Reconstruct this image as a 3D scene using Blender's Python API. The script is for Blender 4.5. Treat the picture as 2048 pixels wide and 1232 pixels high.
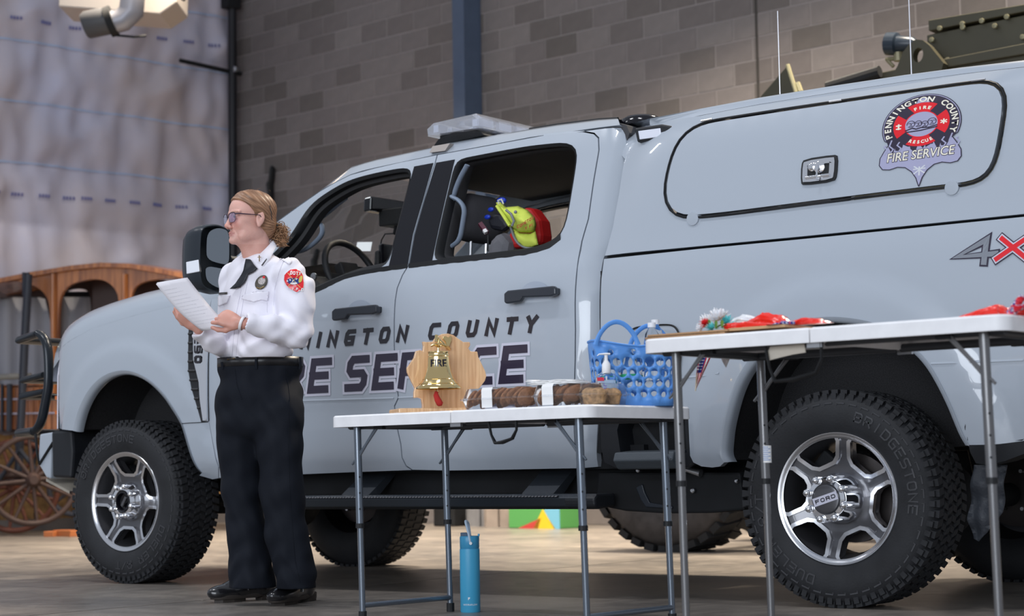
import bpy, bmesh, math, random
import numpy as np
from math import sin, cos, pi, sqrt, atan2, radians
from mathutils import Vector, Matrix
from mathutils.geometry import delaunay_2d_cdt
random.seed(7)
rng = np.random.RandomState(5)
S = bpy.context.scene
for o in list(bpy.data.objects): bpy.data.objects.remove(o)

# ---------------------------------------------------------------- camera
# world axes: x runs along the pickup towards its tail, y away from the viewer, z up
F = 3700.0
CAM = Vector((7.33739419, -6.51848961, 0.5526))
CR = Vector((0.80263462, 0.59624996, -0.01623735))
CU = Vector((0.06492566, -0.06027351, 0.99606815))
CF = Vector((-0.59292691, 0.800533, 0.08708953))
camd = bpy.data.cameras.new('camera'); cam = bpy.data.objects.new('camera', camd)
S.collection.objects.link(cam)
cam.matrix_world = Matrix(((CR.x, CU.x, -CF.x, CAM.x), (CR.y, CU.y, -CF.y, CAM.y), (CR.z, CU.z, -CF.z, CAM.z), (0, 0, 0, 1)))
camd.sensor_width = 36; camd.lens = F * 36 / 2048; camd.clip_end = 200
camd.dof.use_dof = True; camd.dof.focus_distance = 7.6; camd.dof.aperture_fstop = 3.4
S.camera = cam
S.view_settings.view_transform = 'Standard'; S.view_settings.look = 'None'
S.view_settings.gamma = 1; S.view_settings.use_curve_mapping = False
S.view_settings.exposure = 0.33

# ---------------------------------------------------------------- light
W = bpy.data.worlds.new('world'); S.world = W; W.use_nodes = True
W.node_tree.nodes['Background'].inputs[0].default_value = (0.80, 0.87, 1.0, 1)
W.node_tree.nodes['Background'].inputs[1].default_value = 0.38
def area(name, loc, target, sx, sy, power, col):
    l = bpy.data.lights.new(name, 'AREA'); l.shape = 'RECTANGLE'; l.size = sx; l.size_y = sy
    l.energy = power; l.color = col
    o = bpy.data.objects.new(name, l); S.collection.objects.link(o); o.location = loc
    o.rotation_euler = (Vector(target) - Vector(loc)).to_track_quat('-Z', 'Y').to_euler()
    return o
# open hangar door far behind the viewer, rows of high-bay lamps overhead
area('hangar_door_daylight', (7, -17, 4.0), (2, 0, 1.2), 12, 6, 1300, (0.86, 0.92, 1.0))
for (hx, hy, p_) in ((-5.0, -2.6, 60), (-0.5, -2.6, 70), (4.0, -2.6, 60), (-5.0, 5.3, 300), (-1.0, 5.3, 320), (3.5, 4.6, 420)):
    area('high_bay_lamp', (hx, hy, 8.2 if hy < 0 else 7.4), (hx, hy, 0), 1.6, 0.35, p_, (1.0, 0.86, 0.68) if hy > 0 else (0.95, 0.96, 1.0)).data.spread = radians(130 if hy < 0 or hx > 3 else 95)

# ---------------------------------------------------------------- picture maths (pixel -> real point)
def ray(u, v): return CR * ((u - 1024) / F) - CU * ((v - 616) / F) + CF
def at(u, v, D): return CAM + ray(u, v) * D
def onZ(u, v, z=0.0):
    d = ray(u, v); return CAM + d * ((z - CAM.z) / d.z)
def onY(u, v, y=0.0):
    d = ray(u, v); return CAM + d * ((y - CAM.y) / d.y)
def onPl(u, v, p, n):
    d = ray(u, v); return CAM + d * ((Vector(p) - CAM).dot(n) / d.dot(n))
def hit(u, v, g):
    d = ray(u, v)
    def f(y):
        P = CAM + d * ((y - CAM.y) / d.y); return y - g(P.x, P.z), P
    lo = -.1; y = lo
    while y < .9:
        y += .04
        if f(y)[0] >= 0: break
    lo = y - .04; hi = y
    for _ in range(16):
        m = (lo + hi) / 2
        if f(m)[0] >= 0: hi = m
        else: lo = m
    return f(hi)[1]
def hp(pts, g):
    r = [(lambda P: (P.x, P.z))(hit(u, v, g)) for u, v in pts]
    for a, b in zip(pts, r):
        if not (abs(b[0]) < 20 and abs(b[1]) < 20): print('HPBAD', a, b)
    return r

# ---------------------------------------------------------------- materials
def mat(name, col, rough=0.5, metal=0.0, coat=0.0, var=0.0, vscale=8.0, bump=0.0, bscale=60.0, alpha=None, trans=0.0, ior=1.45, spec=None, emit=None, sheen=0.0):
    m = bpy.data.materials.new(name); m.use_nodes = True; nt = m.node_tree
    b = nt.nodes['Principled BSDF']
    b.inputs['Base Color'].default_value = (*col, 1); b.inputs['Roughness'].default_value = rough
    b.inputs['Metallic'].default_value = metal; b.inputs['Coat Weight'].default_value = coat
    b.inputs['Coat Roughness'].default_value = 0.04; b.inputs['IOR'].default_value = ior
    b.inputs['Transmission Weight'].default_value = trans; b.inputs['Sheen Weight'].default_value = sheen
    if spec is not None: b.inputs['Specular IOR Level'].default_value = spec
    if alpha is not None: b.inputs['Alpha'].default_value = alpha
    if emit: b.inputs['Emission Color'].default_value = (*emit[0], 1); b.inputs['Emission Strength'].default_value = emit[1]
    if var or bump:
        tc = nt.nodes.new('ShaderNodeTexCoord')
    if var:
        n = nt.nodes.new('ShaderNodeTexNoise'); n.inputs['Scale'].default_value = vscale; n.inputs['Detail'].default_value = 6
        nt.links.new(tc.outputs['Object'], n.inputs['Vector'])
        r = nt.nodes.new('ShaderNodeMapRange'); r.inputs['From Min'].default_value = .3; r.inputs['From Max'].default_value = .7
        r.inputs['To Min'].default_value = 1 - var; r.inputs['To Max'].default_value = 1 + var
        nt.links.new(n.outputs['Fac'], r.inputs['Value'])
        v = nt.nodes.new('ShaderNodeVectorMath'); v.operation = 'SCALE'; v.inputs[0].default_value = col
        nt.links.new(r.outputs[0], v.inputs['Scale']); nt.links.new(v.outputs[0], b.inputs['Base Color'])
    if bump:
        n = nt.nodes.new('ShaderNodeTexNoise'); n.inputs['Scale'].default_value = bscale; n.inputs['Detail'].default_value = 4
        nt.links.new(tc.outputs['Object'], n.inputs['Vector'])
        bp = nt.nodes.new('ShaderNodeBump'); bp.inputs['Strength'].default_value = bump; bp.inputs['Distance'].default_value = 0.01
        nt.links.new(n.outputs['Fac'], bp.inputs['Height']); nt.links.new(bp.outputs[0], b.inputs['Normal'])
    return m
def attr_mat(name, rough=0.5, **k):      # colour from the mesh's own 'col' attribute
    m = mat(name, (1, 1, 1), rough, **k); nt = m.node_tree
    a = nt.nodes.new('ShaderNodeAttribute'); a.attribute_name = 'col'
    nt.links.new(a.outputs['Color'], nt.nodes['Principled BSDF'].inputs['Base Color'])
    return m
M = {}
M['paint'] = mat('grey paint', (0.385, 0.430, 0.490), 0.30, coat=1.0)
M['black_plastic'] = mat('black plastic', (0.012, 0.014, 0.018), 0.5, bump=.05, bscale=300)
M['gloss_black'] = mat('gloss black', (0.006, 0.006, 0.009), 0.12)
M['rubber'] = mat('tyre rubber', (0.016, 0.017, 0.020), 0.72, var=.25, vscale=9, bump=.12, bscale=120)
M['rubber_dark'] = mat('soft black rubber', (0.008, 0.009, 0.011), 0.6)
M['dark'] = mat('underbody black', (0.006, 0.007, 0.009), 0.75, var=.4, vscale=6)
M['liner'] = mat('fibrous liner', (0.018, 0.018, 0.02), 0.9, var=.5, vscale=200, bump=.3, bscale=300)
M['chrome'] = mat('chrome', (0.86, 0.87, 0.9), 0.06, 1.0)
M['machined'] = mat('machined alloy', (0.72, 0.73, 0.76), 0.22, 1.0)
M['alloy_dark'] = mat('dark painted alloy', (0.105, 0.105, 0.115), 0.28, 0.6, coat=.6)
M['steel'] = mat('brushed steel', (0.55, 0.56, 0.58), 0.3, 1.0)
M['white_plastic'] = mat('white plastic', (0.80, 0.80, 0.82), 0.45, var=.04, vscale=20, bump=.04, bscale=200)
M['grey_steel'] = mat('grey enamelled steel', (0.13, 0.155, 0.19), 0.25, 0.55, coat=.5)
M['glass'] = mat('glass', (0.9, 0.95, 0.93), 0.02, trans=1.0, ior=1.05)
M['clear'] = mat('clear plastic', (0.96, 0.98, 1.0), 0.05, trans=1.0, ior=1.15)
M['interior'] = mat('dark trim', (0.018, 0.018, 0.02), 0.7, var=.3)
M['seat'] = mat('grey seat fabric', (.13, .13, .145), 0.85, bump=.2, bscale=250)
M['headliner'] = mat('headliner', (0.06, 0.06, 0.065), 0.9)
M['olive'] = mat('olive armour paint', (0.052, 0.047, 0.028), 0.42, var=.12, vscale=3)
M['dec_black'] = mat('black vinyl', (0.012, 0.010, 0.016), 0.3, coat=.4)
M['dec_white'] = mat('pale vinyl', (0.58, 0.58, 0.68), 0.3, coat=.4)
M['dec_cream'] = mat('cream vinyl', (0.82, 0.78, 0.66), 0.3)
M['dec_red'] = mat('red vinyl', (0.72, 0.008, 0.018), 0.3, coat=.4)
M['dec_lilac'] = mat('lilac vinyl', (0.36, 0.36, 0.52), 0.3, coat=.4)
M['dec_navy'] = mat('dark plum vinyl', (0.025, 0.018, 0.04), 0.3, coat=.4)
M['white'] = mat('matt white', (0.8, 0.8, 0.8), 0.6)

# ---------------------------------------------------------------- mesh helpers
def link(o): S.collection.objects.link(o); return o
def obj(name, bm, m, parent=None, smooth=None, bevel=0.0, label=None, kind=None):
    me = bpy.data.meshes.new(name); bm.normal_update(); bm.to_mesh(me); bm.free()
    return obj_me(name, me, m, parent, smooth, bevel, label, kind)
def obj_me(name, me, m, parent=None, smooth=None, bevel=0.0, label=None, kind=None):
    me.name = name
    if isinstance(m, (list, tuple)):
        for x in m: me.materials.append(x)
    else: me.materials.append(m)
    if smooth is not None:
        me.polygons.foreach_set('use_smooth', [True] * len(me.polygons))
        if smooth < 179: me.set_sharp_from_angle(angle=radians(smooth))
    o = link(bpy.data.objects.new(name, me))
    if bevel:
        b = o.modifiers.new('bevel', 'BEVEL'); b.width = bevel; b.segments = 2; b.limit_method = 'ANGLE'; b.angle_limit = radians(40); b.harden_normals = False
    if parent is not None: setp(o, parent)
    if label: o['label'] = label
    if kind: o['kind'] = kind
    return o
def setp(o, p):
    o.parent = p; o.matrix_parent_inverse = WM[p.name].inverted() if p.name in WM else Matrix.Identity(4)
WM = {}
def thing(name, label, cat, loc=(0, 0, 0), group=None, kind=None):
    o = link(bpy.data.objects.new(name, None)); o.location = loc; o.empty_display_size = .1
    WM[o.name] = Matrix.Translation(loc)
    o['label'] = label; o['category'] = cat
    if group: o['group'] = group
    if kind: o['kind'] = kind
    return o
def tag(o, label, cat, group=None):
    o['label'] = label; o['category'] = cat
    if group: o['group'] = group
    return o
def copy_tree(root, off, label=None):
    c = root.copy(); link(c); c.location = Vector(root.location) + Vector(off)
    if label: c['label'] = label
    for ch in list(root.children):
        d = ch.copy(); link(d); d.parent = c
        for g_ in list(ch.children):
            e = g_.copy(); link(e); e.parent = d
    return c
def B(): return bmesh.new()
def box(bm, c, s, rot=None, taper=None):
    vs = []
    for dx in (-.5, .5):
        for dy in (-.5, .5):
            for dz in (-.5, .5):
                k = 1.0 if not taper or dz < 0 else taper
                p = Vector((dx * s[0] * k, dy * s[1] * k, dz * s[2]))
                if rot is not None: p = rot @ p
                vs.append(bm.verts.new(p + Vector(c)))
    for f in ((0, 1, 3, 2), (4, 6, 7, 5), (0, 4, 5, 1), (2, 3, 7, 6), (0, 2, 6, 4), (1, 5, 7, 3)): bm.faces.new([vs[i] for i in f])
    return vs
def frame_of(d):
    d = d.normalized(); a = Vector((0, 0, 1)) if abs(d.z) < .9 else Vector((1, 0, 0))
    x = d.cross(a).normalized(); return x, x.cross(d).normalized()
def tube(bm, pts, r, n=10, caps=True, flat=1.0, closed=False, up=None):
    pts = [Vector(p) for p in pts]; N = len(pts); rings = []
    rr = r if isinstance(r, (list, tuple)) else [r] * N
    x0 = None
    for i, p in enumerate(pts):
        if closed: d = (pts[(i + 1) % N] - pts[i - 1])
        else: d = pts[min(i + 1, N - 1)] - pts[max(i - 1, 0)]
        d.normalize()
        if x0 is None: x0 = (d.cross(Vector(up)).normalized() if up else frame_of(d)[0])
        x = (x0 - d * x0.dot(d)).normalized(); x0 = x; y = d.cross(x)
        rings.append([bm.verts.new(p + (x * cos(2 * pi * k / n) + y * sin(2 * pi * k / n) * flat) * rr[i]) for k in range(n)])
    for i in range(N if closed else N - 1):
        a, b = rings[i], rings[(i + 1) % N]
        for k in range(n): bm.faces.new((a[k], a[(k + 1) % n], b[(k + 1) % n], b[k]))
    if caps and not closed: bm.faces.new(rings[0][::-1]); bm.faces.new(rings[-1])
def lathe(bm, prof, c, axis='z', n=32, caps=True, ang=2 * pi):
    c = Vector(c); rings = []
    for r, h in prof:
        ring = []
        for k in range(n):
            a = ang * k / n; q = (r * cos(a), r * sin(a), h)
            if axis == 'z': v = Vector(q)
            elif axis == 'y': v = Vector((q[0], h, q[1]))
            else: v = Vector((h, q[0], q[1]))
            ring.append(bm.verts.new(c + v))
        rings.append(ring)
    for a, b in zip(rings, rings[1:]):
        for k in range(n): bm.faces.new((a[k], a[(k + 1) % n], b[(k + 1) % n], b[k]))
    if caps:
        if prof[0][0] > 1e-5: bm.faces.new(rings[0][::-1])
        if prof[-1][0] > 1e-5: bm.faces.new(rings[-1])
    bmesh.ops.remove_doubles(bm, verts=[v for rg in rings for v in rg], dist=1e-6)
    bmesh.ops.recalc_face_normals(bm, faces=bm.faces)
def prism(bm, poly, fn, d):
    """poly 2-D; fn(a,b)->Vector; extruded by vector d"""
    d = Vector(d); a = [bm.verts.new(fn(*p)) for p in poly]; b = [bm.verts.new(v.co + d) for v in a]
    n = len(a); bm.faces.new(a); bm.faces.new(b[::-1])
    for i in range(n): bm.faces.new((a[i], b[i], b[(i + 1) % n], a[(i + 1) % n]))
    bmesh.ops.recalc_face_normals(bm, faces=bm.faces)
def pip(p, poly):
    x, y = p; c = False; n = len(poly)
    for i in range(n):
        x1, y1 = poly[i]; x2, y2 = poly[i - 1]
        if (y1 > y) != (y2 > y) and x < (x2 - x1) * (y - y1) / (y2 - y1) + x1: c = not c
    return c
def segd(p, a, b):
    ax, ay = a; bx, by = b; dx, dy = bx - ax, by - ay; L = dx * dx + dy * dy
    t = 0 if L == 0 else max(0, min(1, ((p[0] - ax) * dx + (p[1] - ay) * dy) / L))
    return sqrt((p[0] - ax - t * dx) ** 2 + (p[1] - ay - t * dy) ** 2)
def pdist(p, poly, closed=True):
    n = len(poly); return min(segd(p, poly[i - 1], poly[i]) for i in range(0 if closed else 1, n))
def area2(poly): return sum(poly[i - 1][0] * poly[i][1] - poly[i][0] * poly[i - 1][1] for i in range(len(poly))) / 2
def inset(poly, d):
    s = 1 if area2(poly) > 0 else -1; n = len(poly); out = []
    for i in range(n):
        p0, p1, p2 = poly[i - 1], poly[i], poly[(i + 1) % n]
        a = Vector((p1[0] - p0[0], p1[1] - p0[1])); b = Vector((p2[0] - p1[0], p2[1] - p1[1]))
        if a.length < 1e-9 or b.length < 1e-9: out.append(p1); continue
        a.normalize(); b.normalize(); na = Vector((-a.y, a.x)) * s; nb = Vector((-b.y, b.x)) * s
        m = na + nb
        if m.length < .3: m = na
        m = m.normalized() / max(.4, m.normalized().dot(na)); out.append((p1[0] + m.x * d, p1[1] + m.y * d))
    return out
def resample(poly, step, closed=True):
    out = []; n = len(poly)
    for i in range(n if closed else n - 1):
        a, b = poly[i], poly[(i + 1) % n]; L = sqrt((a[0] - b[0]) ** 2 + (a[1] - b[1]) ** 2); k = max(1, int(L / step))
        for j in range(k): out.append((a[0] + (b[0] - a[0]) * j / k, a[1] + (b[1] - a[1]) * j / k))
    if not closed: out.append(poly[-1])
    return out
def chaikin(p, closed=False, it=2):
    for _ in range(it):
        q = [] if closed else [p[0]]; n = len(p)
        for i in range(n if closed else n - 1):
            a, b = p[i], p[(i + 1) % n]
            q.append(tuple(.75 * x + .25 * y for x, y in zip(a, b))); q.append(tuple(.25 * x + .75 * y for x, y in zip(a, b)))
        if not closed: q.append(p[-1])
        p = q
    return p
def smoothc(p, step=.03, it=5):
    p = resample(p, step)
    for _ in range(it): p = [tuple((p[i - 1][k] + 2 * p[i][k] + p[(i + 1) % len(p)][k]) / 4 for k in (0, 1)) for i in range(len(p))]
    return p
def tri2d(poly, holes=(), step=.04):
    """constrained triangulation with inner grid points -> verts, tris"""
    loops = [resample(poly, step)] + [resample(h, step) for h in holes]
    pts = []; edges = []
    for lp in loops:
        b = len(pts); n = len(lp); pts += lp; edges += [(b + i, b + (i + 1) % n) for i in range(n)]
    xs = [p[0] for p in loops[0]]; zs = [p[1] for p in loops[0]]
    x = math.floor(min(xs) / step) * step; j = 0
    while x < max(xs):
        z = math.floor(min(zs) / step) * step + (step / 2 if j % 2 else 0)
        while z < max(zs):
            p = (x, z)
            if pip(p, loops[0]) and not any(pip(p, h) for h in loops[1:]) and all(pdist(p, lp) > step * .55 for lp in loops): pts.append(p)
            z += step
        x += step; j += 1
    vs, es, fs, *_ = delaunay_2d_cdt([Vector(p) for p in pts], edges, [], 0, 1e-6)
    vs = [(v.x, v.y) for v in vs]; out = []
    for f in fs:
        c = (sum(vs[i][0] for i in f) / 3, sum(vs[i][1] for i in f) / 3)
        if pip(c, loops[0]) and not any(pip(c, h) for h in loops[1:]): out.append(tuple(f))
    return vs, out
def sheet(bm, poly, holes, fn, step=.04, thick=.0, nrm=(0, 1, 0)):
    vs, ts = tri2d(poly, holes, step)
    V = [bm.verts.new(fn(*p)) for p in vs]; fs = []
    for t in ts:
        try: fs.append(bm.faces.new([V[i] for i in t]))
        except ValueError: pass
    for v in [v for v in V if not v.link_faces]: bm.verts.remove(v)
    if thick:
        ed = [e for e in {e for f in fs for e in f.edges} if len(e.link_faces) == 1]
        r = bmesh.ops.extrude_edge_only(bm, edges=ed); nv = [v for v in r['geom'] if isinstance(v, bmesh.types.BMVert)]
        bmesh.ops.translate(bm, vec=Vector(nrm) * thick, verts=nv)
    bmesh.ops.recalc_face_normals(bm, faces=bm.faces)
    return fs
def loft(bm, curves, closed=False):
    rows = [[bm.verts.new(Vector(p)) for p in c] for c in curves]
    for a, b in zip(rows, rows[1:]):
        for i in range(len(a) - 1 + (1 if closed else 0)):
            j = (i + 1) % len(a); bm.faces.new((a[i], a[j], b[j], b[i]))
    return rows
def interp(x, pts):
    if x <= pts[0][0]: return pts[0][1]
    for (a, p), (b, q) in zip(pts, pts[1:]):
        if x <= b:
            t = (x - a) / (b - a); return p + (q - p) * t
    return pts[-1][1]
def pchip(x, pts):
    """smooth interpolation"""
    n = len(pts)
    if x <= pts[0][0]: return pts[0][1] + (x - pts[0][0]) * (pts[1][1] - pts[0][1]) / (pts[1][0] - pts[0][0])
    if x >= pts[-1][0]: return pts[-1][1] + (x - pts[-1][0]) * (pts[-1][1] - pts[-2][1]) / (pts[-1][0] - pts[-2][0])
    for i in range(n - 1):
        if x <= pts[i + 1][0]: break
    def sl(k): return (pts[k + 1][1] - pts[k][1]) / (pts[k + 1][0] - pts[k][0])
    def m(k):
        if k == 0: return sl(0)
        if k == n - 1: return sl(n - 2)
        a, b = sl(k - 1), sl(k); return 0 if a * b <= 0 else 2 * a * b / (a + b)
    h = pts[i + 1][0] - pts[i][0]; t = (x - pts[i][0]) / h
    return ((2 * t**3 - 3 * t**2 + 1) * pts[i][1] + (t**3 - 2 * t**2 + t) * h * m(i) + (-2 * t**3 + 3 * t**2) * pts[i + 1][1] + (t**3 - t**2) * h * m(i + 1))

# ---------------------------------------------------------------- block lettering (stroke glyphs on a 1 x 1 box)
GL = {
 'A': [[(0, 0), (0, .75), (.2, 1), (.8, 1), (1, .75), (1, 0)], [(0, .4), (1, .4)]],
 'B': [[(0, 0), (0, 1), (.8, 1), (1, .85), (1, .62), (.85, .5), (0, .5)], [(.85, .5), (1, .38), (1, .15), (.8, 0), (0, 0)]],
 'C': [[(1, 1), (.18, 1), (0, .8), (0, .2), (.18, 0), (1, 0)]],
 'D': [[(0, 0), (0, 1), (.8, 1), (1, .8), (1, .2), (.8, 0), (0, 0)]],
 'E': [[(1, 1), (0, 1), (0, 0), (1, 0)], [(0, .5), (.9, .5)]],
 'F': [[(1, 1), (0, 1), (0, 0)], [(0, .5), (.85, .5)]],
 'G': [[(1, 1), (.18, 1), (0, .8), (0, .2), (.18, 0), (1, 0), (1, .48), (.5, .48)]],
 'I': [[(.5, 0), (.5, 1)]],
 'L': [[(0, 1), (0, 0), (1, 0)]],
 'N': [[(0, 0), (0, 1), (1, 0), (1, 1)]],
 'O': [[(.18, 0), (0, .2), (0, .8), (.18, 1), (.82, 1), (1, .8), (1, .2), (.82, 0), (.18, 0)]],
 'P': [[(0, 0), (0, 1), (.82, 1), (1, .85), (1, .55), (.82, .42), (0, .42)]],
 'R': [[(0, 0), (0, 1), (.82, 1), (1, .85), (1, .58), (.82, .45), (0, .45)], [(.6, .45), (1, 0)]],
 'S': [[(1, 1), (.15, 1), (0, .85), (0, .62), (.15, .5), (.85, .5), (1, .38), (1, .15), (.85, 0), (0, 0)]],
 'T': [[(.5, 0), (.5, 1)], [(0, 1), (1, 1)]],
 'U': [[(0, 1), (0, .2), (.18, 0), (.82, 0), (1, .2), (1, 1)]],
 'V': [[(0, 1), (.5, 0), (1, 1)]],
 'W': [[(0, 1), (.25, 0), (.5, .7), (.75, 0), (1, 1)]],
 'X': [[(0, 0), (1, 1)], [(0, 1), (1, 0)]],
 'Y': [[(0, 1), (.5, .48), (1, 1)], [(.5, .48), (.5, 0)]],
 'K': [[(0, 0), (0, 1)], [(1, 1), (0, .45), (1, 0)]],
 '2': [[(0, 1), (.85, 1), (1, .85), (1, .62), (.85, .5), (.15, .5), (0, .38), (0, 0), (1, 0)]],
 '5': [[(1, 1), (0, 1), (0, .55), (.85, .55), (1, .42), (1, .15), (.85, 0), (0, 0)]],
 '0': [[(.18, 0), (0, .2), (0, .8), (.18, 1), (.82, 1), (1, .8), (1, .2), (.82, 0), (.18, 0)]],
 '4': [[(.75, 0), (.75, 1), (0, .3), (1, .3)]],
 '/': [[(0, 0), (1, 1)]], '-': [[(0, .45), (1, .45)]], '.': [[(.5, 0), (.5, .12)]],
}
def strokes(bm, pls, w, fn, step=.02):
    """pls: list of 2-D polylines in final plane units; mitred ribbons mapped by fn"""
    for pl in pls:
        n = len(pl); cl = n > 2 and (abs(pl[0][0] - pl[-1][0]) + abs(pl[0][1] - pl[-1][1]) < 1e-6)
        P = [Vector(p) for p in pl]; L = []; R_ = []
        for i in range(n):
            if cl: a = P[i] - P[i - 1 if i else n - 2]; b = P[i + 1 if i < n - 1 else 1] - P[i]
            else: a = P[max(i, 1)] - P[max(i, 1) - 1]; b = P[min(i, n - 2) + 1] - P[min(i, n - 2)]
            a.normalize(); b.normalize(); na = Vector((-a.y, a.x)); nb = Vector((-b.y, b.x)); m = na + nb
            m = na if m.length < .2 else m.normalized() / max(.5, m.normalized().dot(na))
            q = P[i].copy()
            if not cl and i == 0: q = q - b * w / 2
            if not cl and i == n - 1: q = q + a * w / 2
            L.append(q + m * w / 2); R_.append(q - m * w / 2)
        for i in range(n - 1):
            k = max(1, int((P[i + 1] - P[i]).length / step))
            for j in range(k):
                t0, t1 = j / k, (j + 1) / k
                q = [L[i].lerp(L[i + 1], t0), R_[i].lerp(R_[i + 1], t0), R_[i].lerp(R_[i + 1], t1), L[i].lerp(L[i + 1], t1)]
                try: bm.faces.new([bm.verts.new(fn(*v)) for v in q])
                except ValueError: pass
def word(bm, txt, x0, z0, cw, ch, pitch, w, fn, slant=0.0, step=.03, extra=0.0):
    x = x0
    for c in txt:
        if c == ' ': x += pitch * .75; continue
        if c in GL:
            cww = cw * (.25 if c == 'I' else 1)
            off = 0 if c != 'I' else 0
            pl = [[(x + off + px * (cww - w) + w / 2 + (pz * (ch - w) + w / 2) * slant, z0 + w / 2 + pz * (ch - w)) for px, pz in s] for s in GL[c]]
            if c == 'I': pl = [[(x + w / 2 + (0 + w / 2) * slant, z0 + w / 2), (x + w / 2 + (ch - w / 2) * slant, z0 + ch - w / 2)]]
            strokes(bm, pl, w + extra, fn, step)
            x += pitch if c != 'I' else pitch - cw + w
    return x
def text_mesh(txt, size, fn, m, name, parent, extr=0.0, align='CENTER', sx=1.0, shear=0.0, bold=0.0):
    """flat lettering with the built-in font, mapped point by point with fn(x,y)->Vector"""
    cu = bpy.data.curves.new('t', 'FONT'); cu.body = txt; cu.size = size; cu.align_x = align; cu.resolution_u = 3; cu.shear = shear
    cu.offset = bold
    o = bpy.data.objects.new('t', cu); link(o); dg = bpy.context.evaluated_depsgraph_get()
    me = bpy.data.meshes.new_from_object(o.evaluated_get(dg)); bpy.data.objects.remove(o); bpy.data.curves.remove(cu)
    for v in me.vertices: v.co = fn(v.co.x * sx, v.co.y)
    me.materials.clear()
    return obj_me(name, me, m, parent)

# ================================================================ SETTING
# floor
def floor_mat():
    m = mat('polished concrete', (.2, .19, .18), 0.3); nt = m.node_tree; b = nt.nodes['Principled BSDF']
    tc = nt.nodes.new('ShaderNodeTexCoord')
    n1 = nt.nodes.new('ShaderNodeTexNoise'); n1.inputs['Scale'].default_value = 1.1; n1.inputs['Detail'].default_value = 9; n1.inputs['Roughness'].default_value = .65
    n2 = nt.nodes.new('ShaderNodeTexNoise'); n2.inputs['Scale'].default_value = 9; n2.inputs['Detail'].default_value = 8; n2.inputs['Roughness'].default_value = .7
    for n in (n1, n2): nt.links.new(tc.outputs['Object'], n.inputs['Vector'])
    mx = nt.nodes.new('ShaderNodeMath'); mx.operation = 'MULTIPLY_ADD'; mx.inputs[1].default_value = .5
    nt.links.new(n2.outputs['Fac'], mx.inputs[0]); nt.links.new(n1.outputs['Fac'], mx.inputs[2])
    r = nt.nodes.new('ShaderNodeValToRGB'); e = r.color_ramp.elements
    e[0].position = .50; e[0].color = (.090, .083, .080, 1); e[1].position = .98; e[1].color = (.30, .262, .225, 1)
    nt.links.new(mx.outputs[0], r.inputs['Fac']); nt.links.new(r.outputs['Color'], b.inputs['Base Color'])
    rr = nt.nodes.new('ShaderNodeMapRange'); rr.inputs['To Min'].default_value = .18; rr.inputs['To Max'].default_value = .5
    nt.links.new(n2.outputs['Fac'], rr.inputs['Value']); nt.links.new(rr.outputs[0], b.inputs['Roughness'])
    bp = nt.nodes.new('ShaderNodeBump'); bp.inputs['Strength'].default_value = .08; bp.inputs['Distance'].default_value = .02
    nt.links.new(n2.outputs['Fac'], bp.inputs['Height']); nt.links.new(bp.outputs[0], b.inputs['Normal'])
    return m
M['floor'] = floor_mat()
# floor cast in slabs with recessed joints
flr = link(bpy.data.objects.new('floor', bpy.data.meshes.new('floor')))
bm = B(); box(bm, (1, -1, -.12), (30, 30, .2)); bm.to_mesh(flr.data); bm.free()
flr.data.materials.append(mat('joint filler', (.05, .048, .045), .8)); flr['kind'] = 'structure'
slab = bpy.data.meshes.new('slab'); bm = B(); box(bm, (0, 0, -.01), (4.985, 4.985, .02)); bm.to_mesh(slab); bm.free(); slab.materials.append(M['floor'])
for i in range(6):
    for j in range(6):
        o = link(bpy.data.objects.new('slab', slab)); o.location = (-11.2 + 5 * i, -13.2 + 5 * j, 0); o.parent = flr

# block wall: runs from the corner (left) to beyond the frame on the right
KW = 19.2 * 3910
wl = at(463, 940, KW / (463 + 2950)); wr = at(2048, 925, KW / (2048 + 2950))
wl.z = wr.z = 0
wdir = (wr - wl).normalized(); wn = Vector((wdir.y, -wdir.x, 0))      # towards the viewer
WLEN = (wr - wl).length + 2.5
BH, BL = .214, .428
def block_mat():
    m = mat('concrete block', (.2, .19, .19), .85, bump=.35, bscale=70); nt = m.node_tree; b = nt.nodes['Principled BSDF']
    oi = nt.nodes.new('ShaderNodeObjectInfo'); ge = nt.nodes.new('ShaderNodeNewGeometry')
    ad = nt.nodes.new('ShaderNodeMath'); ad.operation = 'ADD'; nt.links.new(oi.outputs['Random'], ad.inputs[0]); nt.links.new(ge.outputs['Random Per Island'], ad.inputs[1])
    fr = nt.nodes.new('ShaderNodeMath'); fr.operation = 'FRACT'; nt.links.new(ad.outputs[0], fr.inputs[0])
    r = nt.nodes.new('ShaderNodeValToRGB'); e = r.color_ramp.elements
    e[0].color = (.130, .116, .108, 1); e[1].color = (.205, .185, .180, 1)
    x = e.new(.35); x.color = (.160, .142, .138, 1); x = e.new(.6); x.color = (.182, .163, .160, 1)
    nt.links.new(fr.outputs[0], r.inputs['Fac'])
    n = nt.nodes.new('ShaderNodeTexNoise'); n.inputs['Scale'].default_value = 9; n.inputs['Detail'].default_value = 8
    tc = nt.nodes.new('ShaderNodeTexCoord'); nt.links.new(tc.outputs['Object'], n.inputs['Vector'])
    mr = nt.nodes.new('ShaderNodeMapRange'); mr.inputs['To Min'].default_value = .8; mr.inputs['To Max'].default_value = 1.2; nt.links.new(n.outputs['Fac'], mr.inputs['Value'])
    v = nt.nodes.new('ShaderNodeVectorMath'); v.operation = 'SCALE'; nt.links.new(r.outputs['Color'], v.inputs[0]); nt.links.new(mr.outputs[0], v.inputs['Scale'])
    nt.links.new(v.outputs[0], b.inputs['Base Color']); return m
M['block'] = block_mat(); M['mortar'] = mat('mortar', (.30, .275, .27), .9, bump=.2, bscale=80)
wrot = Matrix(((wdir.x, wn.x * -1, 0), (wdir.y, wn.y * -1, 0), (0, 0, 1)))   # local x along wall, y into wall
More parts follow.
